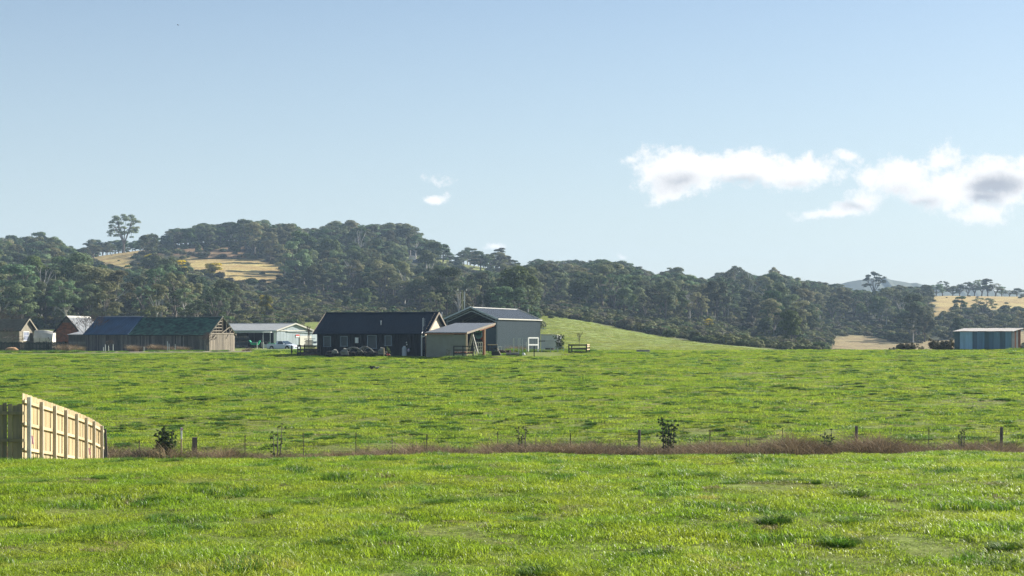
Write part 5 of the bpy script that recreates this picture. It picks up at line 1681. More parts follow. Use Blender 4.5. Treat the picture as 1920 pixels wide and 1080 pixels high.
# ------------------------------------------------------------------ new paling fence, left front
def paling_fence():
    XA, XB, DA, DB = (44.5 - 960) / FP * 46, (193 - 960) / FP * 61.5, 46.0, 61.5
    A, B = V3(XA, DA), V3(XB, DB); Ln = (B - A).length; d = (B - A) / Ln; nrm = V3(d.y, -d.x)     # towards the viewer's right
    TY = [(40, 735.5), (50, 739), (72, 747), (97, 755), (118.5, 763), (138, 770), (155.6, 777), (171, 784), (186, 793), (193, 797.5)]
    def at(t):
        p = A + d * t; px = 960 + FP * p.x / p.y
        return p, EYE + (HZ - np.interp(px, [q[0] for q in TY], [q[1] for q in TY])) / FP * p.y
    def t_px(px):
        k = (px - 960) / FP; return (k * A.y - A.x) / (d.x - k * d.y)
    T = thing('paling_fence', 'long new honey-coloured paling fence running away from the viewer, in full sun', 'fence', (A.x, A.y, h1(A.x, A.y)))
    r = random.Random(3); n = int(Ln / .103)
    mesh_cache = []
    for v in range(4):
        b = MB(); w = .098 + r.uniform(-.004, .003); th = .016
        b.hexa([(-w / 2, -th / 2, -1.82), (w / 2, -th / 2, -1.82), (w / 2, th / 2, -1.82), (-w / 2, th / 2, -1.82)], [(-w / 2, -th / 2, 0), (w / 2, -th / 2, 0), (w / 2, th / 2, 0), (-w / 2, th / 2, 0)])
        me = bpy.data.meshes.new('paling'); me.from_pydata(b.v, [], b.f); me.update(); me.materials.append(M['pine']); mesh_cache.append(me)
    loc = Vector(T['_loc']); rz = math.atan2(d.y, d.x)
    for i in range(n + 1):
        t = i * .103 + .03; p, zt = at(t)
        o = bpy.data.objects.new('paling', r.choice(mesh_cache)); COL.objects.link(o); o.parent = T
        off = nrm * (-.03 - .012 * (i % 2))
        o.location = Vector((p.x + off.x, p.y + off.y, zt + r.uniform(-.012, .012))) - loc; o.rotation_euler = (r.uniform(-.006, .006), r.uniform(-.008, .008), rz)
    pp = [48.4, 72, 97, 118.3, 138.7, 157, 171.5, 186.5]; ts = [t_px(p) for p in pp]
    for hz_ in (.30, .98, 1.58):
        for i in range(len(ts)):
            a = -.02 if i == 0 else ts[i - 1]; c = ts[i] if i < len(ts) else Ln
            if i == 0: a, c = -.05, ts[0]
            pa, za = at(a); pc, zc = at(c)
            e = nrm * .02
            b = MB(); b.beam(Vector((pa.x + e.x, pa.y + e.y, za - 1.8 + hz_)), Vector((pc.x + e.x, pc.y + e.y, zc - 1.8 + hz_)), .045, .085); b.build('rail', M['pine'], T)
        pa, za = at(ts[-1]); pc, zc = at(Ln); e = nrm * .02
        b = MB(); b.beam(Vector((pa.x + e.x, pa.y + e.y, za - 1.8 + hz_)), Vector((pc.x + e.x, pc.y + e.y, zc - 1.8 + hz_)), .045, .085); b.build('rail', M['pine'], T)
    for i, t in enumerate(ts):
        p, zt = at(t); e = nrm * .085; top = zt - .09 if i == 0 else zt - .10
        b = MB(); b.box((p.x + e.x, p.y + e.y, (top + zt - 2.4) / 2), (.10, .10, top - zt + 2.4), rz)
        b.build('post', M['galv'] if i == 0 else M['post_grey'], T, label='blue-grey steel corner post' if i == 0 else None)
    for px, y0, y1 in ((50.2, 817, 833), (159.3, 840, 853)):
        t = t_px(px); p, _ = at(t); e = nrm * .16; dd = p.y
        zt, z0 = EYE + (HZ - y0) / FP * dd, EYE + (HZ - y1) / FP * dd
        b = MB(); q = Vector((p.x + e.x, p.y + e.y, 0))
        b.hexa([(q.x - .02, q.y, z0), (q.x + .035, q.y, z0), (q.x + .035, q.y + .01, z0), (q.x - .02, q.y + .01, z0)], [(q.x - .045, q.y, zt), (q.x - .005, q.y, zt), (q.x - .005, q.y + .01, zt), (q.x - .045, q.y + .01, zt)])
        o = b.build('pink_tape', M['pink'], None); tag(o, 'pink survey tape hanging on the ' + ('steel corner post' if px < 60 else 'third-last post') + ' of the new paling fence', 'tape', 'pink tapes on the paling fence')
    # return running to the left, in shade
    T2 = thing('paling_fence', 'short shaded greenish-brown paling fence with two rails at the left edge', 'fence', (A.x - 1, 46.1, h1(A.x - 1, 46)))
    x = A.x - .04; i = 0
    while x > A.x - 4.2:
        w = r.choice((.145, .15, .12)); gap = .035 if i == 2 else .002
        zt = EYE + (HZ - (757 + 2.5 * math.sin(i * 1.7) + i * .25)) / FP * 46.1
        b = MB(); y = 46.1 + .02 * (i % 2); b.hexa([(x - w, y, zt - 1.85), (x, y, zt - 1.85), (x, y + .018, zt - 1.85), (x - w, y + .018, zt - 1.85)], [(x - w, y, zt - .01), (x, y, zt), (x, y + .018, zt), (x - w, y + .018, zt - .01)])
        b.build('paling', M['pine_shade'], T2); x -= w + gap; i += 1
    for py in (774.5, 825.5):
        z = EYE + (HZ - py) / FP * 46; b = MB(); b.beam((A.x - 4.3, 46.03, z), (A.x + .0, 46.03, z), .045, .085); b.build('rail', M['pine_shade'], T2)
    # two old slanted boards at the far end
    for (px, dx, lab) in ((194.5, 4.5, 'left of two old grey slanted stakes at the far end of the new paling fence'), (199, 2.0, 'right of two old grey slanted stakes at the far end of the new paling fence')):
        d_ = 62.2; b = MB(); b.beam(P(px - dx, 800 + (dx < 3) * 4, d_), P(px + 1.5, 872, d_), .09, .03, (0, 1, 0))
        o = b.build('old_stake', M['old_post'], None); tag(o, lab, 'stake', 'old stakes at the fence end')


paling_fence()


# ------------------------------------------------------------------ wire fence along the dip
def wire_fence():
    D = 73.5
    T = thing('wire_fence', 'old post and wire fence with steel pickets running through the brown growth', 'fence', (0, D, h1(0, D)))
    def dd(px): return D + (px - 960) * .0012
    for px, top, w, m, nm in ((20, 826, .04, 'steel_dark', 'picket'), (140, 826, .04, 'steel_dark', 'picket'), (261, 826, .032, 'steel_dark', 'picket'), (459, 815, .03, 'steel_dark', 'picket'), (569, 811, .032, 'steel_dark', 'picket'),
                              (667, 811, .03, 'steel_dark', 'picket'), (934, 809, .03, 'steel_dark', 'picket'), (1069, 812, .04, 'steel_dark', 'picket'), (1198, 806, .11, 'old_post', 'post'),
                              (1331, 806, .04, 'steel_dark', 'picket'), (1467, 803, .03, 'steel_dark', 'picket'), (1605, 799, .12, 'old_post', 'post'), (1741, 801, .032, 'steel_dark', 'picket'),
                              (1877, 801, .12, 'old_post', 'post'), (800, 814, .04, 'steel_dark', 'picket'), (2010, 802, .03, 'steel_dark', 'picket')):
        d = dd(px); a = P(px, top, d); b = MB(); zb = h1(a.x, a.y) - .2
        if nm == 'picket':
            b.beam((a.x, a.y, zb), (a.x + random.uniform(-.02, .02), a.y, a.z), w, .012, (0, 1, 0)); b.beam((a.x, a.y - w / 2, zb), (a.x, a.y - w / 2, a.z), .01, w, (0, 1, 0))
        else:
            b.tube((a.x, a.y, zb), (a.x + .02, a.y, a.z), w * .62, w * .55, 9)
        b.build(nm, M[m], T)
    d = 72.4; a = P(365, 820, d); b = MB(); b.box((a.x, d, (a.z + h1(a.x, d) - .3) / 2), (.21, .2, a.z - h1(a.x, d) + .3), .2); b.build('strainer_post', M['old_post'], T, label='thick split grey strainer post')
    for k, off in enumerate((.10, .45, .8)):
        b = MB(); pts = [(-80, 838), (261, 826), (459, 815), (569, 811), (667, 811), (934, 809), (1198, 806), (1467, 803), (1605, 799), (1877, 801), (2010, 802)]
        for (p0, y0), (p1, y1) in zip(pts[:-1], pts[1:]):
            q0, q1 = P(p0, y0, dd(p0)) - V3(0, 0, off), P(p1, y1, dd(p1)) - V3(0, 0, off)
            mid = (q0 + q1) / 2 - V3(0, 0, .02); b.tube(q0, mid, .004, n=4); b.tube(mid, q1, .004, n=4)
        b.build('wire', M['wire'], T)
    # survey stake
    a = P(340, 802, 71.5); b_ = thing('survey_stake', 'white-topped survey stake with pink tip beside the thick grey strainer post', 'stake', (a.x, a.y, h1(a.x, a.y)))
    m = P(340, 823, 71.5); z0 = h1(a.x, a.y) - .1
    b = MB(); b.box((a.x, a.y, (z0 + m.z) / 2), (.055, .04, m.z - z0)); b.build('stake', M['log_pale'], b_)
    b = MB(); b.box((a.x, a.y, (a.z + m.z) / 2 + .002), (.06, .045, a.z - m.z)); b.build('white_top', M['white_paint'], b_)
    b = MB(); b.box((a.x + .02, a.y - .01, a.z - .06), (.08, .06, .10), .3); b.build('pink_tip', M['pink'], b_)


wire_fence()


def stalks(name, m, n, half, hmin, hmax, w, seed, lean=.5):
    return blade_patch(name, m, n, half, hmin, hmax, w, lean, seed, True)


def dry_growth():
    r = np.random.default_rng(41)
    xs = []; ds = []; hs = []; ix = []
    prof = [(-100, .8), (180, .92), (240, .95), (300, .9), (380, .85), (400, .75), (422, 1.0), (450, .66), (560, .55), (600, .5), (690, .62), (760, .80), (795, 1.05), (830, .82), (900, .85), (960, .9), (1010, 1.08), (1050, .98),
            (1090, .9), (1130, .95), (1180, .75), (1240, .85), (1290, 1.0), (1340, .95), (1400, .9), (1460, 1.0), (1530, 1.1), (1570, .9), (1620, 1.1), (1680, 1.05), (1750, .85), (1810, 1.05), (1860, .9), (1920, .8), (2100, .8)]
    for px in np.arange(-140, 2080, 4.2):
        dens = np.interp(px, [-140, 180, 380, 420, 560, 660, 700], [3.5, 3.5, 4, 5, 5, 5, 8])
        for _ in range(int(dens)):
            d = r.uniform(69.2, 75.5); xs.append((px + r.uniform(-3, 3) - 960) / FP * d); ds.append(d)
            h = np.interp(px, [p[0] for p in prof], [p[1] for p in prof]) * r.uniform(.55, 1.15) * (1.0 - .25 * (d > 73)); hs.append(h * (1.25 + .24 * math.sin(px * .11 + 2 * math.sin(px * .031)) * (.5 + .5 * math.sin(px * .043))))
            q = r.random(); ix.append(0 if q < .42 else 1 if q < .64 else 2 if q < .86 else 3)
            if px < 640 and r.random() < .45: ix[-1] = 4
    xs, ds, hs = map(np.array, (xs, ds, hs)); n = len(xs)
    src = [stalks('dead_stalks_a', M['bracken'], 150, .28, .45, 1.0, .018, 51), stalks('dead_stalks_b', M['bracken'], 120, .34, .35, .85, .022, 52, .9),
           stalks('dead_stalks_c', M['reed'], 110, .25, .5, 1.1, .016, 53), stalks('green_weeds_a', M['blade_deep'], 150, .3, .3, .6, .03, 54, .9), stalks('green_weeds_b', M['blade_far'], 140, .35, .2, .5, .03, 55, .9)]
    scatter('dry_growth', 'brown dead bracken and grass along the wire fence in the dip', 'undergrowth', np.stack([xs, ds, H(xs, ds)], -1), np.stack([r.normal(0, .08, n), r.normal(0, .08, n), r.uniform(0, 6.28, n)], -1),
            np.stack([hs * .8 + .4, hs * .8 + .4, hs * 1.1], -1), ix, src)
    # tan reeds against the shingled barn and by the brick barn
    xs = []; ds = []; hs = []; ix = []
    for a, b_, d0, d1, k, h in ((244, 262, 206, 209, 22, 1.0), (282, 303, 206, 209, 34, 1.1), (312, 352, 206, 210, 26, .9), (112, 120, 214, 220, 14, 1.2), (132, 142, 214, 220, 14, 1.1), (150, 156, 214, 218, 8, .9), (560, 595, 172, 178, 22, .5),
                                (575, 600, 176, 182, 22, .8), (953, 985, 186, 190, 22, .75), (455, 470, 200, 205, 8, .5)):
        for _ in range(k):
            d = r.uniform(d0, d1); xs.append((r.uniform(a, b_) - 960) / FP * d); ds.append(d); hs.append(h * r.uniform(.6, 1.2)); ix.append(2 if r.random() < .7 else 0)
    # dark weedy rank growth at the yard edge
    for a, b_, d0, d1, k, h in ((0, 150, 196, 202, 90, .75), (150, 240, 197, 202, 30, .5), (275, 380, 198, 203, 60, .6), (395, 425, 198, 202, 16, .5), (478, 570, 184, 196, 60, .7), (570, 600, 170, 172, 20, .5),
                                (835, 905, 164, 167, 55, .75), (560, 612, 169, 171, 24, .5), (1042, 1120, 184, 190, 46, .7), (985, 1045, 184, 190, 40, .7), (900, 985, 168, 185, 60, .5), (1895, 1920, 183, 187, 18, .8), (955, 985, 184, 187, 24, 1.0)):
        for _ in range(k):
            d = r.uniform(d0, d1); xs.append((r.uniform(a, b_) - 960) / FP * d); ds.append(d); hs.append(h * r.uniform(.5, 1.2)); ix.append(3 if r.random() < .6 else 4)
    xs, ds, hs = map(np.array, (xs, ds, hs)); n = len(xs)
    scatter('yard_weeds', 'rank weeds and tan reeds along the edge of the farmyard', 'weeds', np.stack([xs, ds, H(xs, ds)], -1), np.stack([np.zeros(n), np.zeros(n), r.uniform(0, 6.28, n)], -1),
            np.stack([hs + .3, hs + .3, hs], -1), ix, src)


dry_growth()


# ------------------------------------------------------------------ saplings, shrubs, bare trees near by
def sapling(px, d, top, w, label, m='leaf_dark', dense=1.0, seed=0, name='sapling', stems=3, foot=None, base_clear=.25):
    r = random.Random(seed); x = (px - 960) / FP * d; zb = h1(x, d); zt = EYE + (HZ - top) / FP * d; h = zt - zb; W_ = w * d / FP
    T = thing(name, label, 'shrub' if name == 'shrub' else 'sapling', (x, d, zb))
    b = MB(); lob = []
    for i in range(stems):
        a = r.uniform(0, 6.28); k = (i + .5) / stems * 2 - 1; tx = k * W_ * .42; top_ = V3(x + tx, d + r.uniform(-.2, .2) * W_, zb + h * r.uniform(.7, .97)); bot = V3(x + tx * .15, d, zb - .1); mid = bot.lerp(top_, .5) + V3(tx * .25, 0, 0)
        b.tube(bot, mid, .022 * h, .013 * h, 6); b.tube(mid, top_, .013 * h, .004 * h, 5)
        for j in range(int(13 * dense)):
            q = r.uniform(base_clear, 1); p = bot.lerp(mid, q * 2) if q < .5 else mid.lerp(top_, q * 2 - 1)
            o = Vector((r.gauss(0, 1), r.gauss(0, 1), r.gauss(0, .5))) * W_ * .15; e = p + o
            b.tube(p, e, .005 * h, .003 * h, 4); s_ = W_ * r.uniform(.04, .09); lob.append((e.x - x, e.y - d, e.z - zb, s_, s_, s_ * 1.1))
    b.build('stem', M['bark'], T)
    me = lobes_to_mesh('foliage', lob, M[m], 1.1, min(.16, W_ * .10), seed)
    c = bpy.data.objects.new('foliage', me); COL.objects.link(c); c.parent = T
    return T


sapling(310, 70.6, 803, 36, 'bushy dark green shrub left of the white-topped survey stake', 'leaf_fresh', 4.0, 1, 'shrub', 7, base_clear=.02)
sapling(520, 70.8, 790, 30, 'thin pale weedy sapling between the thick strainer post and the brown growth', 'leaf_fresh', 1.0, 2, stems=3, base_clear=.1)
sapling(738, 71, 804, 13, 'narrow short sapling at the left end of the thick brown growth', 'leaf_dark', 1.3, 3, stems=2)
sapling(979, 71, 783, 24, 'upright leafy green sapling standing in the brown growth right of centre', 'leaf_fresh', 1.6, 4, stems=3)
sapling(1253, 71.2, 779, 32, 'dark v-shaped sapling, tallest in the brown growth', 'leaf_dark', 1.5, 5, stems=5, base_clear=.5)
sapling(1403, 71.5, 805, 16, 'sparse yellowish sapling between the two steel pickets right of centre', 'leaf_fresh', .7, 6, stems=2)
sapling(1552, 71.5, 797, 22, 'sprawling dark sapling left of the tall wooden fence post', 'leaf_dark', 1.1, 7, stems=4, base_clear=.5)
sapling(1803, 71.3, 791, 18, 'dense upright green sapling nearest the right edge of the fence line', 'leaf_fresh', 1.9, 8, stems=3)
sapling(1050, 195, 626, 18, 'dark spiky shrub at the end of the corrugated lean-to', 'leaf_dark', 2.6, 9, 'shrub', 5, base_clear=.02)
sapling(841, 166, 651, 12, 'small dark leafless-looking weed in front of the drab green shelter wall', 'leaf_dark', .7, 10, 'shrub', 3)


def bare_tree(px, d, top, w, label, seed, trunk_px, m='twig', spread=1.0, low=.35, name='bare_tree', levels=4, wide=False):
    r = random.Random(seed); x = (px - 960) / FP * d; zb = h1(x, d) - .1; zt = EYE + (HZ - top) / FP * d; h = zt - zb; W_ = w * d / FP
    T = thing(name, label, 'tree' if name == 'bare_tree' else 'shrub', (x, d, zb)); tr = MB(); tw = MB()
    r0 = trunk_px * d / FP / 2
    fork = V3(x, d, zb + h * low); tr.tube((x, d, zb), fork, r0, r0 * .75, 7)
    def grow(p, dr, ln, rad, lv):
        rad = max(rad, .016)
        q = p + dr * ln; (tr if lv > levels - 2 else tw).tube(p, q, rad, rad * .6, 4 if lv < levels else 6)
        if lv <= 0: return
        for _ in range(3 if lv > 1 else 2):
            nd = (dr + Vector((r.gauss(0, .5 * spread), r.gauss(0, .4), r.gauss(.12, .3)))).normalized()
            grow(q, nd, ln * r.uniform(.6, .85), rad * .55, lv - 1)
    for k in range(5):
        a = (k / 4 * 2 - 1); dr = Vector((a * W_ / h * (1.6 if wide else 1.0), r.uniform(-.3, .3), .8 if not wide else .45)).normalized()
        grow(fork - V3(0, 0, r.uniform(0, h * low * .4)), dr, h * (1 - low) * .36, r0 * .5, levels)
    tr.build('trunk', M['bark'] if m != 'bark_pale' else M['bark_pale'], T)
    tw.build('twigs', M[m], T, kind='stuff')
    return T


bare_tree(168, 222, 586, 28, 'bare reddish-twigged tree between the brick barn and the blue-roofed barn', 3, 3.2, low=.25)
bare_tree(90, 228, 630, 44, 'dark gnarled bare tree with wide low branches in front of the cloth shelters', 4, 3.0, 'twig', 1.0, .35, wide=True, levels=3)
bare_tree(10, 224, 612, 50, 'bare grey-brown bush at the left edge, hiding the cottage wall', 5, 2.0, 'twig', 1.3, .12, 'bare_shrub')
bare_tree(388, 209, 624, 12, 'thin bare sapling against the front corner of the shingled barn', 6, 1.6, 'twig', .6, .3)
bare_tree(205, 208, 634, 11, 'spindly bare sapling in front of the blue-roofed barn', 7, 1.0, 'twig', .7, .4, levels=3)
bare_tree(579, 200, 608, 6, 'thin bare tree standing before the pale machinery shed door', 8, 1.6, 'twig', .4, .5, levels=3)
sapling(1700, 215, 646, 40, 'low brown leafless-looking shrub on the tan slope left of the tin shed', 'scrub_brown', 1.6, 19, 'shrub', 9, base_clear=.02)
sapling(1766, 210, 641, 50, 'brown twiggy shrub touching the left end of the tin shed', 'scrub_brown', 1.6, 20, 'shrub', 9, base_clear=.02)
bare_tree(1086, 200, 616, 10, 'two thin bare whips rising behind the dark rail pen', 11, .6, 'twig', .3, .5, levels=2)
bare_tree(10, 262, 578, 40, 'reddish bare crown rising behind the cottage roof', 12, 2.0, 'twig', 1.2, .3)


# ------------------------------------------------------------------ farmyard things
def XF(mb, M_):
    mb.v = [tuple(M_ @ Vector(v)) for v in mb.v]; return mb


def ute():
    x, y = (531.5 - 960) / FP * 244, 244; zb = .37
    Mx = Matrix.Translation((x, y, zb)) @ Matrix.Rotation(R(-33), 4, 'Z')
    T = thing('utility_vehicle', 'silvery white utility pickup parked in front of the machinery shed', 'pickup', (x, y, zb))
    st = [(2.42, .62, .34, .52, .60), (2.34, .82, .24, .62, .72), (1.9, .91, .22, .74, .84), (1.0, .93, .22, .82, .97), (.2, .93, .22, .86, .96), (-.75, .93, .22, .88, .95), (-.8, .93, .22, .70, .72), (-2.2, .91, .24, .70, .72), (-2.42, .86, .34, .68, .70)]
    b = MB(); vs = []
    for (sx_, hw, z0, zs, zt) in st:
        for (yy, zz) in ((-hw * .93, z0), (-hw, z0 + .16), (-hw, zs), (-hw * .88, zt), (hw * .88, zt), (hw, zs), (hw, z0 + .16), (hw * .93, z0)): vs.append((sx_, yy, zz))
    fs = [(j * 8 + k, (j + 1) * 8 + k, (j + 1) * 8 + (k + 1) % 8, j * 8 + (k + 1) % 8) for j in range(len(st) - 1) for k in range(8)] + [tuple(range(8)), tuple(range(len(vs) - 1, len(vs) - 9, -1))]
    b.v = vs; b.f = fs; XF(b, Mx).build('body', M['car'], T)
    b = MB()
    for s_ in (-1, 1): b.box((-1.58, s_ * .885, .84), (1.62, .08, .30))
    XF(b, Mx).build('tub_side', M['car'], T)
    b = MB(); b.box((-2.36, 0, .84), (.07, 1.7, .30)); XF(b, Mx).build('tailgate', M['car'], T)
    b = MB(); b.hexa([(-.78, -.84, .93), (1.08, -.84, .93), (1.08, .84, .93), (-.78, .84, .93)], [(-.62, -.64, 1.42), (.22, -.64, 1.43), (.22, .64, 1.43), (-.62, .64, 1.42)]); XF(b, Mx).build('cabin', M['car'], T)
    b = MB(); b.slab([(1.06, -.76, .985), (1.06, .76, .985), (.30, .60, 1.405), (.30, -.60, 1.405)], (-.02, 0, -.02)); b.v = [(p[0] + .03, p[1], p[2] + .02) for p in b.v]; XF(b, Mx).build('windscreen', M['glass'], T)
    for s_ in (-1, 1):
        b = MB(); b.slab([(.82, s_ * .825, .98), (-.42, s_ * .825, .98), (-.36, s_ * .675, 1.37), (.26, s_ * .675, 1.37)], (0, -s_ * .02, -.01)); b.v = [(p[0], p[1] + s_ * .012, p[2]) for p in b.v]; XF(b, Mx).build('side_window', M['glass'], T)
    b = MB(); b.slab([(-.80, -.70, 1.0), (-.80, .70, 1.0), (-.68, .58, 1.36), (-.68, -.58, 1.36)], (.02, 0, 0)); XF(b, Mx).build('rear_window', M['glass'], T)
    for sx_ in (1.47, -1.42):
        for s_ in (-1, 1):
            b = MB(); b.tube((sx_, s_ * .72, .32), (sx_, s_ * .95, .32), .33, n=18); w = XF(b, Mx).build('wheel', M['tyre'], T)
            b = MB(); b.tube((sx_, s_ * .94, .32), (sx_, s_ * .965, .32), .21, n=12); XF(b, Mx).build('rim', M['rim'], w)
            b = MB(); b.tube((sx_, s_ * .90, .36), (sx_, s_ * .938, .36), .40, n=18); XF(b, Mx).build('wheel_arch', M['inner_dark'], T)
    for s_ in (-1, 1):
        b = MB(); b.box((2.34, s_ * .62, .62), (.14, .34, .14)); XF(b, Mx).build('headlight', M['glass_pale'], T)
    b = MB(); b.box((2.42, 0, .56), (.04, .7, .12)); XF(b, Mx).build('grille', M['inner_dark'], T)
    b = MB(); b.box((2.42, 0, .36), (.10, 1.66, .16)); XF(b, Mx).build('bumper', M['car'], T)
    for s_ in (-1, 1):
        b = MB(); b.box((.86, s_ * .98, 1.0), (.1, .16, .12)); XF(b, Mx).build('mirror', M['car'], T)
    for s_ in (-1, 1):
        b = MB(); b.box((-2.40, s_ * .82, .78), (.04, .12, .3)); XF(b, Mx).build('taillight', M['red'], T)


ute()


def wheel(T, c, r_, w, rimr, yaw, name='wheel'):
    d = V3(math.sin(yaw), math.cos(yaw)) * w / 2; b = MB(); b.tube(Vector(c) - d, Vector(c) + d, r_, n=16); o = b.build(name, M['tyre'], T)
    b = MB(); b.tube(Vector(c) - d * 1.08, Vector(c) + d * 1.08, rimr, n=10); b.build('rim', M['rim'], o)


def machinery():
    d = 250; g = lambda px: (px - 960) / FP * d; zb = .25
    zz = lambda py: EYE + (HZ - py) / FP * d
    T = thing('tractor', 'green tractor with a white canopy parked inside the open machinery shed', 'tractor', (g(500), d + 1, zb))
    b = MB(); b.box((g(499) - .1, d + 1.2, 1.25), (1.0, .8, .55)); b.box((g(506), d + 1.0, 1.2), (1.3, .62, .5)); b.build('body', M['green_paint'], T)
    b = MB(); b.slab([(g(491), d + .4, zz(622.4)), (g(507), d + .4, zz(622.4)), (g(506), d + 2.0, zz(622)), (g(492), d + 2.0, zz(622))], .1); b.build('canopy', M['white_paint'], T)
    for px in (492.5, 505.5):
        b = MB(); b.beam((g(px), d + .6, 1.4), (g(px), d + .6, zz(623)), .06, .06); b.build('canopy_post', M['galv'], T)
    for px, r_ in ((495, .72), (511, .45)): wheel(T, (g(px), d + .5, zb + r_), r_, .3, r_ * .5, 0)
    b = MB(); b.box((g(499), d + 1.2, 1.7), (.5, .5, .12)); b.build('seat', M['tyre'], T)
    # green hopper trailer: open trough with raised ends
    d2 = 247.5; g2 = lambda px: (px - 960) / FP * d2; z2 = lambda py: EYE + (HZ - py) / FP * d2
    H_ = thing('trough_trailer', 'bright green open trough with raised pointed ends on a wheeled frame at the shed mouth', 'trailer', (g2(478), d2, zb))
    b = MB()
    pr = [(467, 638), (472, 646.8), (484, 646.8), (488.5, 639.5), (486.5, 638.5), (482.5, 643.2), (472.5, 642.5), (468.5, 638)]
    b.slab([(g2(a), d2 - .5, z2(c)) for a, c in pr], (0, 1.0, 0)); b.build('trough', M['green_paint'], H_)
    b = MB(); b.box((g2(477), d2, z2(642)), (.9, .8, .12)); b.build('load', M['glass_pale'], H_)
    b = MB(); b.beam((g2(470), d2, z2(648)), (g2(486), d2, z2(648)), .1, .1)
    for px in (471, 485): b.beam((g2(px), d2, z2(648)), (g2(px), d2, zb), .07, .07)
    b.build('frame', M['rail_dark'], H_)
    for px in (465, 474): wheel(H_, (g2(px), d2 + .2, zb + .34), .34, .2, .18, 0)
    d3 = 246; g3 = lambda px: (px - 960) / FP * d3; z3 = lambda py: EYE + (HZ - py) / FP * d3
    t = thing('old_tank', 'upright rusty grey drum with pipes between the green trough and the pickup', 'drum', (g3(492), d3, zb))
    b = MB(); b.tube((g3(492), d3, z3(650)), (g3(492), d3, z3(641)), .2, n=12); b.build('drum', M['concrete'], t)
    b = MB(); b.tube((g3(492), d3, z3(658)), (g3(492), d3, z3(650)), .09); b.tube((g3(492.5), d3, z3(641)), (g3(492.5), d3, z3(628)), .05); b.beam((g3(489), d3, z3(637)), (g3(495), d3, z3(640)), .05, .05); b.build('pipe', M['driftwood'], t)
    for px, top, lab in ((484, 642, 'left of two white posts in front of the green trough'), (495.8, 643, 'right of two white posts, beside the rusty drum'),):
        b = MB(); b.beam((g3(px), d3 - 1, zb), (g3(px), d3 - 1, z3(top)), .09, .09); o = b.build('white_post', M['white_paint'], None); tag(o, lab, 'post', 'white posts before the machinery shed')
    # shelves of clutter at the back of the shed
    c = thing('shelf_of_clutter', 'dark shelf stacked with clutter at the left inside the machinery shed', 'shelf', (g(452), 258, zb))
    b = MB()
    for k in range(3): b.box(((452 - 960) / FP * 258, 258, .8 + k * .7), (2.4, .6, .05))
    b.build('shelf', M['boards_grey'], c)
    r = random.Random(5); b = MB()
    for k in range(3):
        for i in range(7): b.box(((452 - 960) / FP * 258 - 1.0 + i * .33, 257.9, .83 + k * .7 + .14), (r.uniform(.15, .3), .3, r.uniform(.15, .32)))
    b.build('boxes', M['boards_pale'], c)
    b = MB(); b.beam(((461 - 960) / FP * 205, 205, h1(-30, 205) + .12), ((476 - 960) / FP * 205, 205.3, h1(-30, 205) + .12), .25, .16); o = b.build('fallen_beam', M['boards_grey'], None); tag(o, 'grey beam lying on the grass in front of the machinery shed', 'beam')


machinery()


def rail_pen(T, pts, z0, heights, post_h, m, rw=.04, rh=.14, pw=.12, posts=None):
    for h in heights:
        for a, c in zip(pts[:-1], pts[1:]):
            b = MB(); b.beam((a[0], a[1], z0 + h), (c[0], c[1], z0 + h + random.uniform(-.02, .02)), rw, rh); b.build('rail', m, T)
    for a in (posts or pts):
        b = MB(); b.beam((a[0], a[1] - .05, z0 - .15), (a[0], a[1] - .05, z0 + post_h), pw, pw); b.build('post', m, T)


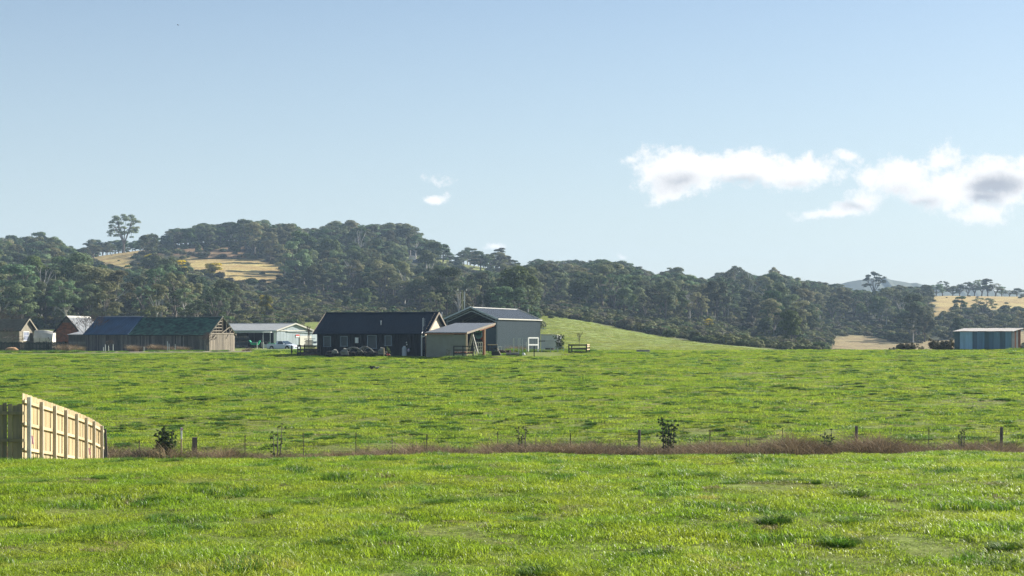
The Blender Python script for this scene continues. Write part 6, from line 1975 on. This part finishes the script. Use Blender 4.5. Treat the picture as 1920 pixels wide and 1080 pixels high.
def yard():
    def g(px, d): return ((px - 960) / FP * d, d)
    def gz(py, d): return EYE + (HZ - py) / FP * d
    # left pen beside the dark building
    d = 174; z0 = h1(*g(580, d)) - .02
    T = thing('rail_pen', 'weathered dark rail fence left of the dark boarded building', 'rail fence', (*g(580, d), z0))
    rail_pen(T, [g(558, d), g(602.5, d)], z0, (.28, .62, 1.0), 1.12, M['rail_dark'], posts=[g(558.5, d), g(563, d), g(571, d), g(601, d)])
    b = MB(); p = g(547, d + 4); b.beam((*p, z0), (*p, z0 + 1.05), .13, .13); o = b.build('gate_post', M['rail_dark'], None); tag(o, 'short dark post in front of the pickup bonnet', 'post')
    S_ = thing('board_stack', 'stack of grey rough boards and crates behind the rail fence left of the dark building', 'board stack', (*g(580, 178), z0))
    r = random.Random(3)
    for i in range(10):
        b = MB(); z = z0 + .42 + i * .125; x0, x1 = g(571, 178)[0] + r.uniform(-.05, .2), g(591, 178)[0] + r.uniform(-.3, .1)
        b.box(((x0 + x1) / 2, 178 + r.uniform(-.05, .05), z), (x1 - x0, 1.0, .09), r.uniform(-.03, .03)); b.build('board', M['boards_grey'], S_)
    b = MB(); q = g(581, 178.3); b.slab([(g(571, 178)[0], 177.6, z0 + 1.72), (g(589, 178)[0], 177.6, z0 + 1.74), (g(589, 178)[0], 179, z0 + 1.76), (g(571, 178)[0], 179, z0 + 1.74)], .05); b.build('cover_sheet', M['boards_grey'], S_)
    b = MB(); q = g(590.5, 177); b.slab([(q[0] - .18, 177, gz(643, 177)), (q[0] + .18, 177, gz(643, 177)), (q[0] + .18, 177.25, gz(640, 177)), (q[0] - .18, 177.25, gz(640, 177))], .02)  # sun glint on the stack, given as a pale coloured sheet
    o = b.build('glint_sheet', M['trim_white'], None); tag(o, 'sun glint drawn as a small pale sheet on the board stack', 'metal sheet')
    for i in range(9):
        q = g(571 + i * 3.4, 175.5 + (i % 3) * .7); b = MB(); b.ball((*q, z0 + .12), (.17, .2, .14), 6, 4, .2, r)
        o = b.build('brick_lump', M['brick'], None); tag(o, ['first', 'second', 'third', 'fourth', 'fifth', 'sixth', 'seventh', 'eighth', 'ninth'][i] + ' from the left of the reddish rubble lumps behind the left rail fence', 'rubble', 'reddish rubble lumps behind the rail fence')
    # stumps and rocks along the dark building's wall
    def stump(px, py0, py1, w, lab, seed, m='driftwood', arch=False):
        r = random.Random(seed); dd_ = 169.6; zt, zb_ = gz(py0, dd_), gz(py1, dd_); x = g(px, dd_)[0]; W_ = w * dd_ / FP
        if arch:
            T = thing('fallen_branch', lab, 'branch', (x, dd_, zb_)); b = MB(); n = 9; prev = None
            for i in range(n + 1):
                k = i / n; p = V3(x - W_ / 2 + W_ * k, dd_ + .1 * math.sin(k * 7), zb_ + (zt - zb_) * (math.sin(math.pi * (.12 + .80 * k)) ** .8)); rad = .13 * (1 - .5 * k) + r.uniform(-.02, .02)
                if prev is not None: b.tube(prev[0], p, prev[1], rad, 8)
                prev = (p, rad)
            b.build('branch', M[m], T)
            b = MB()
            for i in range(6):
                k = .3 + .1 * i; p = V3(x - W_ / 2 + W_ * k, dd_, zb_ + (zt - zb_) * math.sin(math.pi * (.12 + .8 * k)) ** .8); b.tube(p, p + V3(r.uniform(-.3, .3), -.15, r.uniform(-.5, .1)), .04, .015, 5)
            b.build('twigs', M[m], T)
        else:
            b = MB(); sl_ = r.choice((-1, 1)); b.hexa([(x - W_ * .5, dd_ - .2, zb_), (x + W_ * .46, dd_ - .25, zb_), (x + W_ * .5, dd_ + .3, zb_), (x - W_ * .45, dd_ + .35, zb_)], [(x - W_ * .22 * (1 + .4 * sl_), dd_ - .1, zt - .06), (x + W_ * .22 * (1 - .4 * sl_), dd_ - .14, zt - .14), (x + W_ * .2, dd_ + .2, zt - .05), (x - W_ * .2, dd_ + .2, zt)]); b.ball((x + sl_ * W_ * .2, dd_ + .05, zb_ + (zt - zb_) * .35), (W_ * .32, .32, (zt - zb_) * .4), 7, 5, .22, r)
            o = b.build('boulder', M[m], None); tag(o, lab, 'boulder', 'pale boulders along the dark wall')
    stump(628, 654.5, 662.5, 13, 'small wedge-shaped pale boulder below the two left windows of the dark building', 1, 'rock')
    stump(647, 652.5, 665, 16, 'pale leaning boulder left of the arched fallen branch', 2, 'rock')
    stump(716, 651, 664, 15, 'rounded pale boulder behind the thin post, under the fourth window', 3, 'rock')
    stump(663, 651.5, 667, 38, 'arched grey fallen branch lying against the dark wall', 4, arch=True)
    stump(686, 650.5, 666, 30, 'tangled grey root and branch pile under the third window', 5, arch=True)
    bb = MB()
    for i in range(26):
        px = 616 + i * 4.2; q = g(px, 169.9); rad = random.uniform(.22, .42); bb.ball((*q, gz(666, 170) + rad * .3), (rad * 1.3, rad, rad * .8), 6, 4, .25)
    o = bb.build('soil_heap', mat('dark_garden_soil', (.025, .022, .018), .95, .3, 5), None); tag(o, 'dark heaped soil bed along the foot of the dark boarded wall', 'soil bed')
    q = g(720, 168.9); b = MB(); b.tube((*q, gz(671, 169)), (*q, gz(652, 169)), .055); o = b.build('thin_post', M['log_pale'], None); tag(o, 'thin pale post in front of the rounded boulder', 'post')
    T = thing('garden_plant', 'small plant with red flowers and yellow leaves right of the thin pale post', 'plant', (*g(727, 169.3), gz(669, 169)))
    me = lobes_to_mesh('foliage', [(0, 0, .65, .16, .16, .2), (.12, 0, .45, .15, .15, .15), (-.06, 0, .9, .08, .08, .12), (.2, 0, .15, .12, .12, .1)], M['leaf_fresh'], 2, .07, 3)
    c = bpy.data.objects.new('foliage', me); COL.objects.link(c); c.parent = T
    b = MB(); q = g(726, 169.2)
    for i in range(9): b.ball((q[0] + random.uniform(-.2, .25), 169.1, gz(666, 169) + random.uniform(-.05, .12)), .05, 6, 4)
    b.tube((*g(727, 169.3), gz(670, 169)), (*g(727, 169.3), gz(655, 169)), .02); b.build('flowers', M['red'], T)
    # gas bottle, hanging things
    q = g(758, 170.3); zb_ = gz(667.3, 170.3); zt = gz(651, 170.3); T = thing('gas_cylinder', 'tall grey gas cylinder standing against the dark wall', 'gas cylinder', (*q, zb_)); rd = 4.3 * 170.3 / FP
    b = MB(); b.tube((*q, zb_), (*q, zt - .06), rd, n=16); b.tube((*q, zt - .06), (*q, zt), rd, rd * .55, 16); b.build('body', M['gasgrey'], T)
    b = MB(); b.tube((*q, zt), (*q, zt + .12), rd * .55, n=12); b.build('collar', M['gasgrey'], T)
    b = MB(); b.tube((*q, zt + .1), (*q, zt + .17), .03); b.build('valve', M['steel_dark'], T)
    q = g(766, 170.4); z = gz(656.5, 170.4); T = thing('hanging_basket', 'round white and pink pot hanging on the dark wall beside the gas cylinder', 'hanging pot', (*q, z))
    b = MB(); b.ball((*q, z), (.15, .14, .19), 12, 8); b.build('pot', M['glass_pale'], T); b = MB(); b.ball((q[0], q[1] - .08, z + .02), (.09, .08, .06), 8, 6); b.build('flowers', M['pink'], T)
    b = MB(); b.tube((*q, z + .15), (*q, z + .45), .012); b.build('hook', M['steel_dark'], T)
    for px, py, lab in ((762.3, 642, 'upper of two small white ornaments on the dark wall above the gas cylinder'), (763, 646, 'lower of two small white ornaments on the dark wall above the gas cylinder')):
        q = g(px, 171); b = MB(); b.ball((q[0], 170.9, gz(py, 171)), (.05, .04, .09 if py > 644 else .06), 8, 5); o = b.build('wall_ornament', M['white_paint'], None); tag(o, lab, 'ornament', 'ornaments on the dark wall')
    # step ladder in the shelter
    d = 171.5; T = thing('step_ladder', 'cream wooden step ladder standing open under the skillion shelter', 'ladder', (*g(887, d), gz(664, d)))
    top = V3(*g(885.5, d), gz(626.5, d)); zf = gz(664, d)
    for nm, (px0, w0) in (('climbing_side', (894.5, .27)), ('rear_side', (877, .20))):
        f = V3(*g(px0, d), zf); b = MB(); sd = V3(.22 * 1, .0, 0)
        dy = -.6 if nm == 'climbing_side' else .7
        for k in (-1, 1):
            b.beam(V3(f.x + k * w0 * .55, d + dy, zf), V3(top.x + k * .07, d, top.z), .07, .06)
        b.build(nm, M['trim_white'], T)
        for i in range(1, 7):
            k = i / 7.0; c = V3(f.x, d + dy, zf).lerp(top, k); hw = w0 * .55 * (1 - k) + .07 * k
            b = MB(); b.box((c.x, c.y, c.z), (2 * hw, .12, .04)); b.build('step', M['trim_white'], T)
    b = MB(); b.box((top.x, top.y, top.z + .02), (.24, .22, .09)); b.build('cap', M['trim_white'], T)
    # white slatted pallets/seat beside it
    d = 173; T = thing('white_bench', 'white slatted bench behind the step ladder', 'bench', (*g(898, d), gz(664, d)))
    for py in (642.5, 650.5, 656): b = MB(); b.beam((*g(891, d), gz(py, d)), (*g(904.5, d), gz(py - .6, d)), .05, .13); b.build('slat', M['trim_white'], T)
    for px in (892, 896.5, 900.5, 904): b = MB(); b.beam((*g(px, d + .1), gz(664, d)), (*g(px + .6, d + .1), gz(642, d)), .07, .06); b.build('upright', M['trim_white'], T)
    # blue tank
    d = 176; q = g(896.5, d); T = thing('blue_tank', 'rounded blue plastic tank hanging in the dark of the shelter', 'tank', (*q, gz(634, d)))
    b = MB(); b.tube((q[0] + .05, d - .25, gz(629, d)), (q[0] + .05, d + .5, gz(629, d)), .35, n=18); b.box((q[0] + .05, d + .1, gz(626, d)), (.70, .7, .3)); b.build('tank', M['blue_drum'], T)
    b = MB(); b.box((q[0], d, gz(621.5, d)), (.75, .5, .12)); b.build('lid', M['green_paint'], T)
    q = g(904, d - 1); b = MB(); b.box((q[0], q[1], gz(634.5, d)), (.18, .2, .18), .4); o = b.build('red_can', M['red'], None); tag(o, 'small red can at the edge of the blue tank', 'can')
    # rail fence in front of the shelter
    d = 164.5; z0 = h1(*g(865, d)); T = thing('rail_fence', 'low dark rail fence in front of the drab green shelter wall', 'rail fence', (*g(865, d), z0))
    rail_pen(T, [g(851, d), g(888, d)], gz(664.5, d), (.1, .42, .78), .84, M['rail_dark'], rh=.1, posts=[g(851, d), g(868, d), g(887, d)])
    r = random.Random(8)
    for i, (px, py) in enumerate(((855, 661), (861, 661.5), (866, 661), (872, 661), (879, 661.5), (884, 661))):
        q = g(px, d + .5); b = MB(); b.ball((*q, gz(py, d)), (.16, .15, .09), 7, 5, .2, r); o = b.build('brick_lump', M['brick'], None); tag(o, ['first', 'second', 'third', 'fourth', 'fifth', 'sixth'][i] + ' from the left of the brick lumps behind the shelter rail fence', 'rubble', 'brick lumps behind the shelter rail fence')
    # blocks and table in front of the grey shed
    q = g(929.5, 168); z = gz(662.5, 168); b = MB(); b.box((*q, z), (.82, .6, .42), .05); b.box((q[0] - .3, q[1] + .1, z + .32), (.06, .06, .25)); o = b.build('block_trough', M['rail_dark'], None); tag(o, 'dark blocky trough on the grass in front of the grey steel shed', 'trough')
    d = 172; T = thing('timber_bench', 'rough table with a yellowish plank top in front of the open grey shed', 'table', (*g(923.5, d), gz(660, d)))
    b = MB(); b.box((*g(923.5, d), gz(646.3, d)), (1.0, .5, .09)); b.build('top', M['log_pale'], T)
    for px in (916, 922, 931): b = MB(); b.beam((*g(px, d), gz(660, d)), (*g(px, d), gz(647, d)), .09, .09); b.build('leg', M['rail_dark'], T)
    b = MB(); b.beam((*g(915, d), gz(654, d)), (*g(932, d), gz(653.5, d)), .05, .08); b.build('stretcher', M['rail_dark'], T)
    b = MB(); b.beam((*g(932.5, 167.8), gz(653, 167.8)), (*g(939, 167.4), gz(665.5, 167.4)), .08, .06); o = b.build('leaning_plank', M['boards_pale'], None); tag(o, 'pale plank leaning against the dark blocky trough', 'plank')
    d = 178; T = thing('white_table', 'small white table against the grey steel shed wall', 'table', (*g(937.5, d), gz(658, d)))
    b = MB(); b.box((*g(937.5, d), gz(650, d)), (.42, .4, .06)); b.build('top', M['white_paint'], T)
    for px, e in ((934.6, -.15), (940.4, -.15), (934.6, .15), (940.4, .15)): b = MB(); b.beam((*g(px, d + e), gz(658, d)), (*g(px, d + e), gz(650, d)), .04, .04); b.build('leg', M['white_paint'], T)
    b = MB(); q = g(946, 176)
    for i in range(12): b.ball((g(938 + i * 1.6, 176)[0], 176 + random.uniform(-.3, .3), gz(659, 176)), (.18, .18, random.uniform(.1, .22)), 6, 4, .3)
    o = b.build('scrap_heap', mat('dark_rusty_scrap', (.07, .04, .03), .9, .4, 6), None); tag(o, 'dark rusty scrap heap at the foot of the grey steel shed', 'scrap heap')
    d = 170; b = MB(); b.tube((*g(949, d), gz(663.5, d)), (*g(974, d), gz(664, d)), .12, .16, 9); o = b.build('fallen_log', M['driftwood'], None); tag(o, 'grey log lying on the grass left of the small white rock', 'log')
    b = MB(); q = g(981.5, 169); b.ball((*q, gz(664, 169)), (.13, .12, .16), 7, 5, .25); b.ball((q[0] + .1, q[1], gz(665, 169)), (.1, .1, .1), 6, 4, .2); o = b.build('white_rock', M['white_paint'], None); tag(o, 'small white pointed rock on the grass in front of the grey steel shed', 'rock')
    # wire netting run with white frame
    d = 183; zb_ = gz(660, d); T = thing('netting_run', 'light netting run with white posts along the grey steel shed wall', 'pen', (*g(975, d), zb_))
    for px, top in ((963.3, 634), (972, 634), (975, 633.5), (980, 635), (987, 641)): b = MB(); b.beam((*g(px, d), zb_), (*g(px, d), gz(top, d)), .09 if px < 965 else .06, .07); b.build('post', M['white_paint'], T)
    for py in (634, 646): b = MB(); b.beam((*g(963, d), gz(py, d)), (*g(990, d), gz(py, d)), .02, .03); b.build('rail', M['galv'], T)
    d = 182.5; T = thing('white_gate', 'upright white two-panel gate frame beside the netting run', 'gate', (*g(1000, d), gz(660, d)))
    b = MB()
    e_ = d + 1.3
    for px, q_ in ((990.5, d), (1008.8, e_)): b.box((*g(px, q_), (gz(659, q_) + gz(633, q_)) / 2), (.13, .08, gz(633, q_) - gz(659, q_)), R(50))
    for py in (633.5, 646.5): b.beam((*g(990.5, d), gz(py, d)), (*g(1008.8, e_), gz(py, e_)), .08, .14)
    b.build('frame', M['white_paint'], T)
    b = MB()
    for i in range(1, 8): px = 990.5 + 18.3 * i / 8; q_ = d + 1.3 * i / 8; b.beam((*g(px, q_), gz(658, q_)), (*g(px, q_), gz(634, q_)), .01, .01)
    b.build('mesh_wires', M['galv'], T, kind='stuff')
    d = 184; T = thing('pipe_fence', 'thin pale pipe fence running right from the white gate', 'fence', (*g(1030, d), gz(660, d)))
    for py in (651, 656.5): b = MB(); b.tube((*g(1009, d), gz(py, d)), (*g(1058, d), gz(py - .5, d)), .02, n=6); b.build('pipe', M['galv'], T)
    for px in (1016, 1032, 1046, 1057): b = MB(); b.beam((*g(px, d), gz(662, d)), (*g(px, d), gz(650, d)), .06, .05); b.build('post', M['galv'], T)
    d = 188; b = MB(); b.beam((*g(1010, d), gz(639.8, d)), (*g(1022, d), gz(639.3, d)), .07, .1); o = b.build('dark_pole', M['rail_dark'], None); tag(o, 'dark end of a horizontal pole in front of the corrugated lean-to', 'pole')
    b = MB(); b.beam((*g(1022.1, d), gz(639.3, d)), (*g(1039, d), gz(639, d)), .07, .1); o = b.build('pale_pole', M['trim_white'], None); tag(o, 'pale horizontal pole in front of the corrugated lean-to', 'pole')
    T = thing('water_tub', 'low dark round tub behind the pipe fence', 'tub', (*g(1031, 187), gz(657, 187))); b = MB(); b.tube((*g(1030.5, 187), gz(660, 187)), (*g(1030.5, 187), gz(652.5, 187)), .42, .5, 14); b.build('tub', M['rail_dark'], T)
    q = g(1001.5, 165.5); b = MB(); b.beam((q[0], q[1], gz(668.5, 165.5)), (q[0], q[1], gz(649, 165.5)), .09, .07); o = b.build('short_post', M['rail_dark'], None); tag(o, 'short dark post alone on the grass in front of the white gate', 'post')
    # dark rail pen on the right
    d = 180; z0 = gz(664, d); T = thing('rail_pen', 'square dark timber rail pen right of the dark spiky shrub', 'rail pen', (*g(1085, d), z0))
    rail_pen(T, [g(1066.5, d), g(1100, d)], z0, (.2, .56, .95), 1.06, M['rail_dark'], posts=[g(1066.5, d), g(1099.5, d)])
    rail_pen(T, [g(1072, d + 2.4), g(1105, d + 2.4)], z0, (.2, .56, .95), 1.0, M['rail_dark'])
    for k, h in enumerate((.5, .8, .98)): b = MB(); b.beam((*g(1100.5, d), z0 + h), (*g(1105.5, d + 2.4), z0 + h), .05, .13); b.build('end_rail', M['log_pale'], T)
    d = 181; b = MB(); z_ = h1(*g(1206, d)) + .16; b.box((*g(1206, d), z_), (1.42, .6, .28), -.1); o = b.build('concrete_trough', M['concrete'], None); tag(o, 'long low concrete trough alone on the grass right of the rail pen', 'trough')
    # white stakes in front of the blue-roofed barn
    for px, top, lab in ((194, 651, 'shortest of the four thin stakes before the blue-roofed barn'), (197.5, 646, 'second thin white stake from the left before the blue-roofed barn'), (203.5, 648, 'third thin stake, beside the spindly sapling'), (212, 645.5, 'rightmost and tallest thin white stake before the blue-roofed barn'),
                         (270, 650, 'thin white stake before the left part of the shingled barn'), (314, 640, 'tall pale stake before the middle of the shingled barn'), (317, 644, 'pale stake just right of the tallest one before the shingled barn'), (328.5, 645, 'thin pale stake right of the middle of the shingled barn')):
        d = 204; b = MB(); b.beam((*g(px, d), h1(*g(px, d)) - .05), (*g(px, d), gz(top, d)), .06, .04); o = b.build('stake', M['white_paint'] if px < 300 else M['galv'], None); tag(o, lab, 'stake', 'thin stakes in front of the barns')
    # mossy boundary fence at far left with a hedge of weeds
    d = 222; T = thing('board_fence', 'dark mossy board fence in front of the cottage and cloth shelters', 'fence', (*g(60, d), .4)); r = random.Random(12)
    x = g(-60, d)[0]; mb = MB()
    while x < g(126, d)[0]:
        w = .16; zt = gz(641.5 + r.uniform(-1.2, .6), d); zb_ = .35; mb.hexa([(x, d, zb_), (x + w, d, zb_), (x + w, d + .03, zb_), (x, d + .03, zb_)], [(x, d, zt), (x + w, d, zt), (x + w, d + .03, zt), (x, d + .03, zt)]); x += w + .02
    mb.build('boards', M['hedge_fence'], T, kind='stuff')
    for k in range(6): px = -40 + 32 * k; b = MB(); b.beam((*g(px, d - .08), .3), (*g(px, d - .08), gz(640, d)), .12, .12); b.build('post', M['hedge_fence'], T)
    for h in (.9, 1.5): b = MB(); b.beam((g(-60, d)[0], d - .05, h), (g(126, d)[0], d - .05, h), .05, .1); b.build('rail', M['hedge_fence'], T)
    b = MB(); b.ball((*g(22, 214), gz(655, 214)), (.75, .7, .28), 12, 6, .12); b.ball((*g(27, 214), gz(655.5, 214)), (.5, .5, .18), 10, 5, .12); o = b.build('dirt_heap', M['dirt'], None); tag(o, 'small orange-brown dirt heap in front of the mossy board fence', 'dirt heap')
    for i, (px, h) in enumerate(((9, 1.1), (38, .9))):
        b = MB(); d = 203.5; b.beam((*g(px, d), h1(*g(px, d))), (*g(px, d), h1(*g(px, d)) + h), .06, .05); o = b.build('thin_post', M['rail_dark'], None); tag(o, ('left' if i == 0 else 'right') + ' thin dark post by the gravel track at the far left', 'post', 'thin posts by the track')
    # power pole
    d = 300; q = g(866.5, d); zb_ = h1(*q); T = thing('power_pole', 'mossy green timber power pole between the dark building and the grey steel shed', 'pole', (*q, zb_))
    b = MB(); b.tube((*q, zb_), (*q, gz(544, d)), .17, .13, 10); b.build('pole', M['mossy_pole'], T)
    b = MB(); b.beam((q[0] - .9, d, gz(546, d)), (q[0] + .9, d, gz(546, d)), .1, .12); b.build('crossarm', M['bark'], T)
    for k in (-.75, .75): b = MB(); b.tube((q[0] + k, d, gz(545, d)), (q[0] + k, d, gz(542.5, d)), .06); b.build('insulator', M['white_paint'], T)
    q = g(871, 320); b = MB(); zb_ = h1(*q); b.tube((*q, zb_), (*q, gz(545, 320)), .06, n=7); o = b.build('thin_pole', M['galv'], None); tag(o, 'thin grey metal pole just right of the mossy power pole', 'pole')
    # houses on the hill
    d = 752; T = thing('hill_house', 'small pale house with an orange-tinted roof end high among the trees on the hill', 'house', (*g(772, d), gz(486, d)))
    b = MB(); b.box((*g(773, d), gz(483, d)), (3.0, 3, 1.5)); b.build('wall', M['white_paint'], T)
    b = MB(); b.slab([(*g(765, d - 2), gz(481.5, d)), (*g(781, d - 2), gz(481.5, d)), (*g(781, d + 2), gz(479.5, d)), (*g(765, d + 2), gz(479.5, d))], .2); b.build('roof', mat('pale_orange_roof', (.65, .42, .32), .7, .3, .6, col2=(.7, .66, .6)), T)
    d = 745; T = thing('hill_house', 'low wide grey-blue roofed house on the hill, right below the pale one', 'house', (*g(785, d), gz(492, d)))
    b = MB(); b.box((*g(787, d), gz(489.5, d)), (6.0, 4, 1.3)); b.build('wall', mat('blue_grey_wall', (.16, .20, .28), .7, .2, .5), T)
    b = MB(); b.slab([(*g(774, d - 3), gz(487.2, d)), (*g(801, d - 3), gz(487.2, d)), (*g(799, d + 3), gz(485, d)), (*g(777, d + 3), gz(485, d))], .2); b.build('roof', mat('grey_blue_roof', (.32, .34, .38), .6, .2, .5), T)


yard()


# ------------------------------------------------------------------ birds
def bird(x, y, z, s_, rz, label, m='bird_black', m2=None, flying=False, open_=0.0):
    T = thing('bird', label, 'bird', (x, y, z)); Mx = Matrix.Translation((x, y, z)) @ Matrix.Rotation(rz, 4, 'Z') @ Matrix.Scale(s_, 4)
    b = MB(); n = 8; st = [(-.55, .02, .02, .02), (-.35, .10, .09, 0), (-.1, .17, .16, 0), (.2, .17, .17, .02), (.38, .10, .11, .08), (.5, .10, .10, .14), (.62, .07, .07, .15), (.68, .01, .01, .15)]; vs = []
    for (sx_, ry, rz_, cz) in st:
        for k in range(n): a = 2 * math.pi * k / n; vs.append((sx_, ry * math.cos(a), cz + rz_ * math.sin(a)))
    b.v = vs; b.f = [(j * n + k, j * n + (k + 1) % n, (j + 1) * n + (k + 1) % n, (j + 1) * n + k) for j in range(len(st) - 1) for k in range(n)] + [tuple(range(n))[::-1], tuple(range(len(vs) - n, len(vs)))]
    XF(b, Mx).build('body', M[m2 or m], T, smooth=True)
    b = MB(); b.slab([(-.5, -.08, .03), (-1.0, -.15, .05), (-1.0, .15, .05), (-.5, .08, .03)], .02); XF(b, Mx).build('tail', M[m], T)
    b = MB(); b.tube((.66, 0, .15), (.84, 0, .12), .03, .005, 6); XF(b, Mx).build('beak', M['beak_red'], T)
    for k in (-1, 1):
        b = MB()
        if open_ > 0: b.slab([(.25, k * .12, .08), (-.25, k * .14, .06), (-.45, k * .75, .06 + open_ * .8), (-.2, k * 1.15, .06 + open_), (.15, k * .7, .08 + open_ * .8)], .03)
        else: b.slab([(.2, k * .17, .12), (.1, k * .19, -.05), (-.5, k * .1, -.02), (-.55, k * .07, .06)], (0, -k * .02, 0))
        XF(b, Mx).build('wing', M[m], T)
        if not flying: b = MB(); b.tube((.0, k * .07, -.12), (.02, k * .07, -.5), .02, n=5); XF(b, Mx).build('leg', M['beak_red'], T)


q = P(334, 47, 95); bird(q.x, q.y, q.z, .10, 2.6, 'tiny dark bird flying high in the upper left sky', flying=True, open_=.25)
x_, y_ = (697 - 960) / FP * 146, 146; bird(x_, y_, h1(x_, y_) + .24, .36, 2.7, 'left dark bird with a raised wing on the grass below the dark building', open_=.55)
x_, y_ = (706 - 960) / FP * 145, 145; bird(x_, y_, h1(x_, y_) + .26, .36, .5, 'right dark blue bird on the grass below the dark building', 'bird_black', 'bird_blue', open_=0)
# ------------------------------------------------------------------ air
hz = MB()
hz.box((350, 1150, 52), (4600, 3100, 160))
hm = bpy.data.materials.new('thin_air_haze'); hm.use_nodes = True
hn = hm.node_tree; hn.nodes.clear()
ho = hn.nodes.new('ShaderNodeOutputMaterial'); hv = hn.nodes.new('ShaderNodeVolumePrincipled')
hv.inputs['Color'].default_value = (.56, .76, 1.0, 1); hv.inputs['Density'].default_value = .00020; hv.inputs['Anisotropy'].default_value = .0
hn.links.new(hv.outputs[0], ho.inputs['Volume'])
haze = hz.build('haze', hm); haze['kind'] = 'stuff'; haze['label'] = 'thin blue air haze over the whole valley'; haze['category'] = 'haze'
for o_ in bpy.data.objects:
    if '_loc' in o_: del o_['_loc']
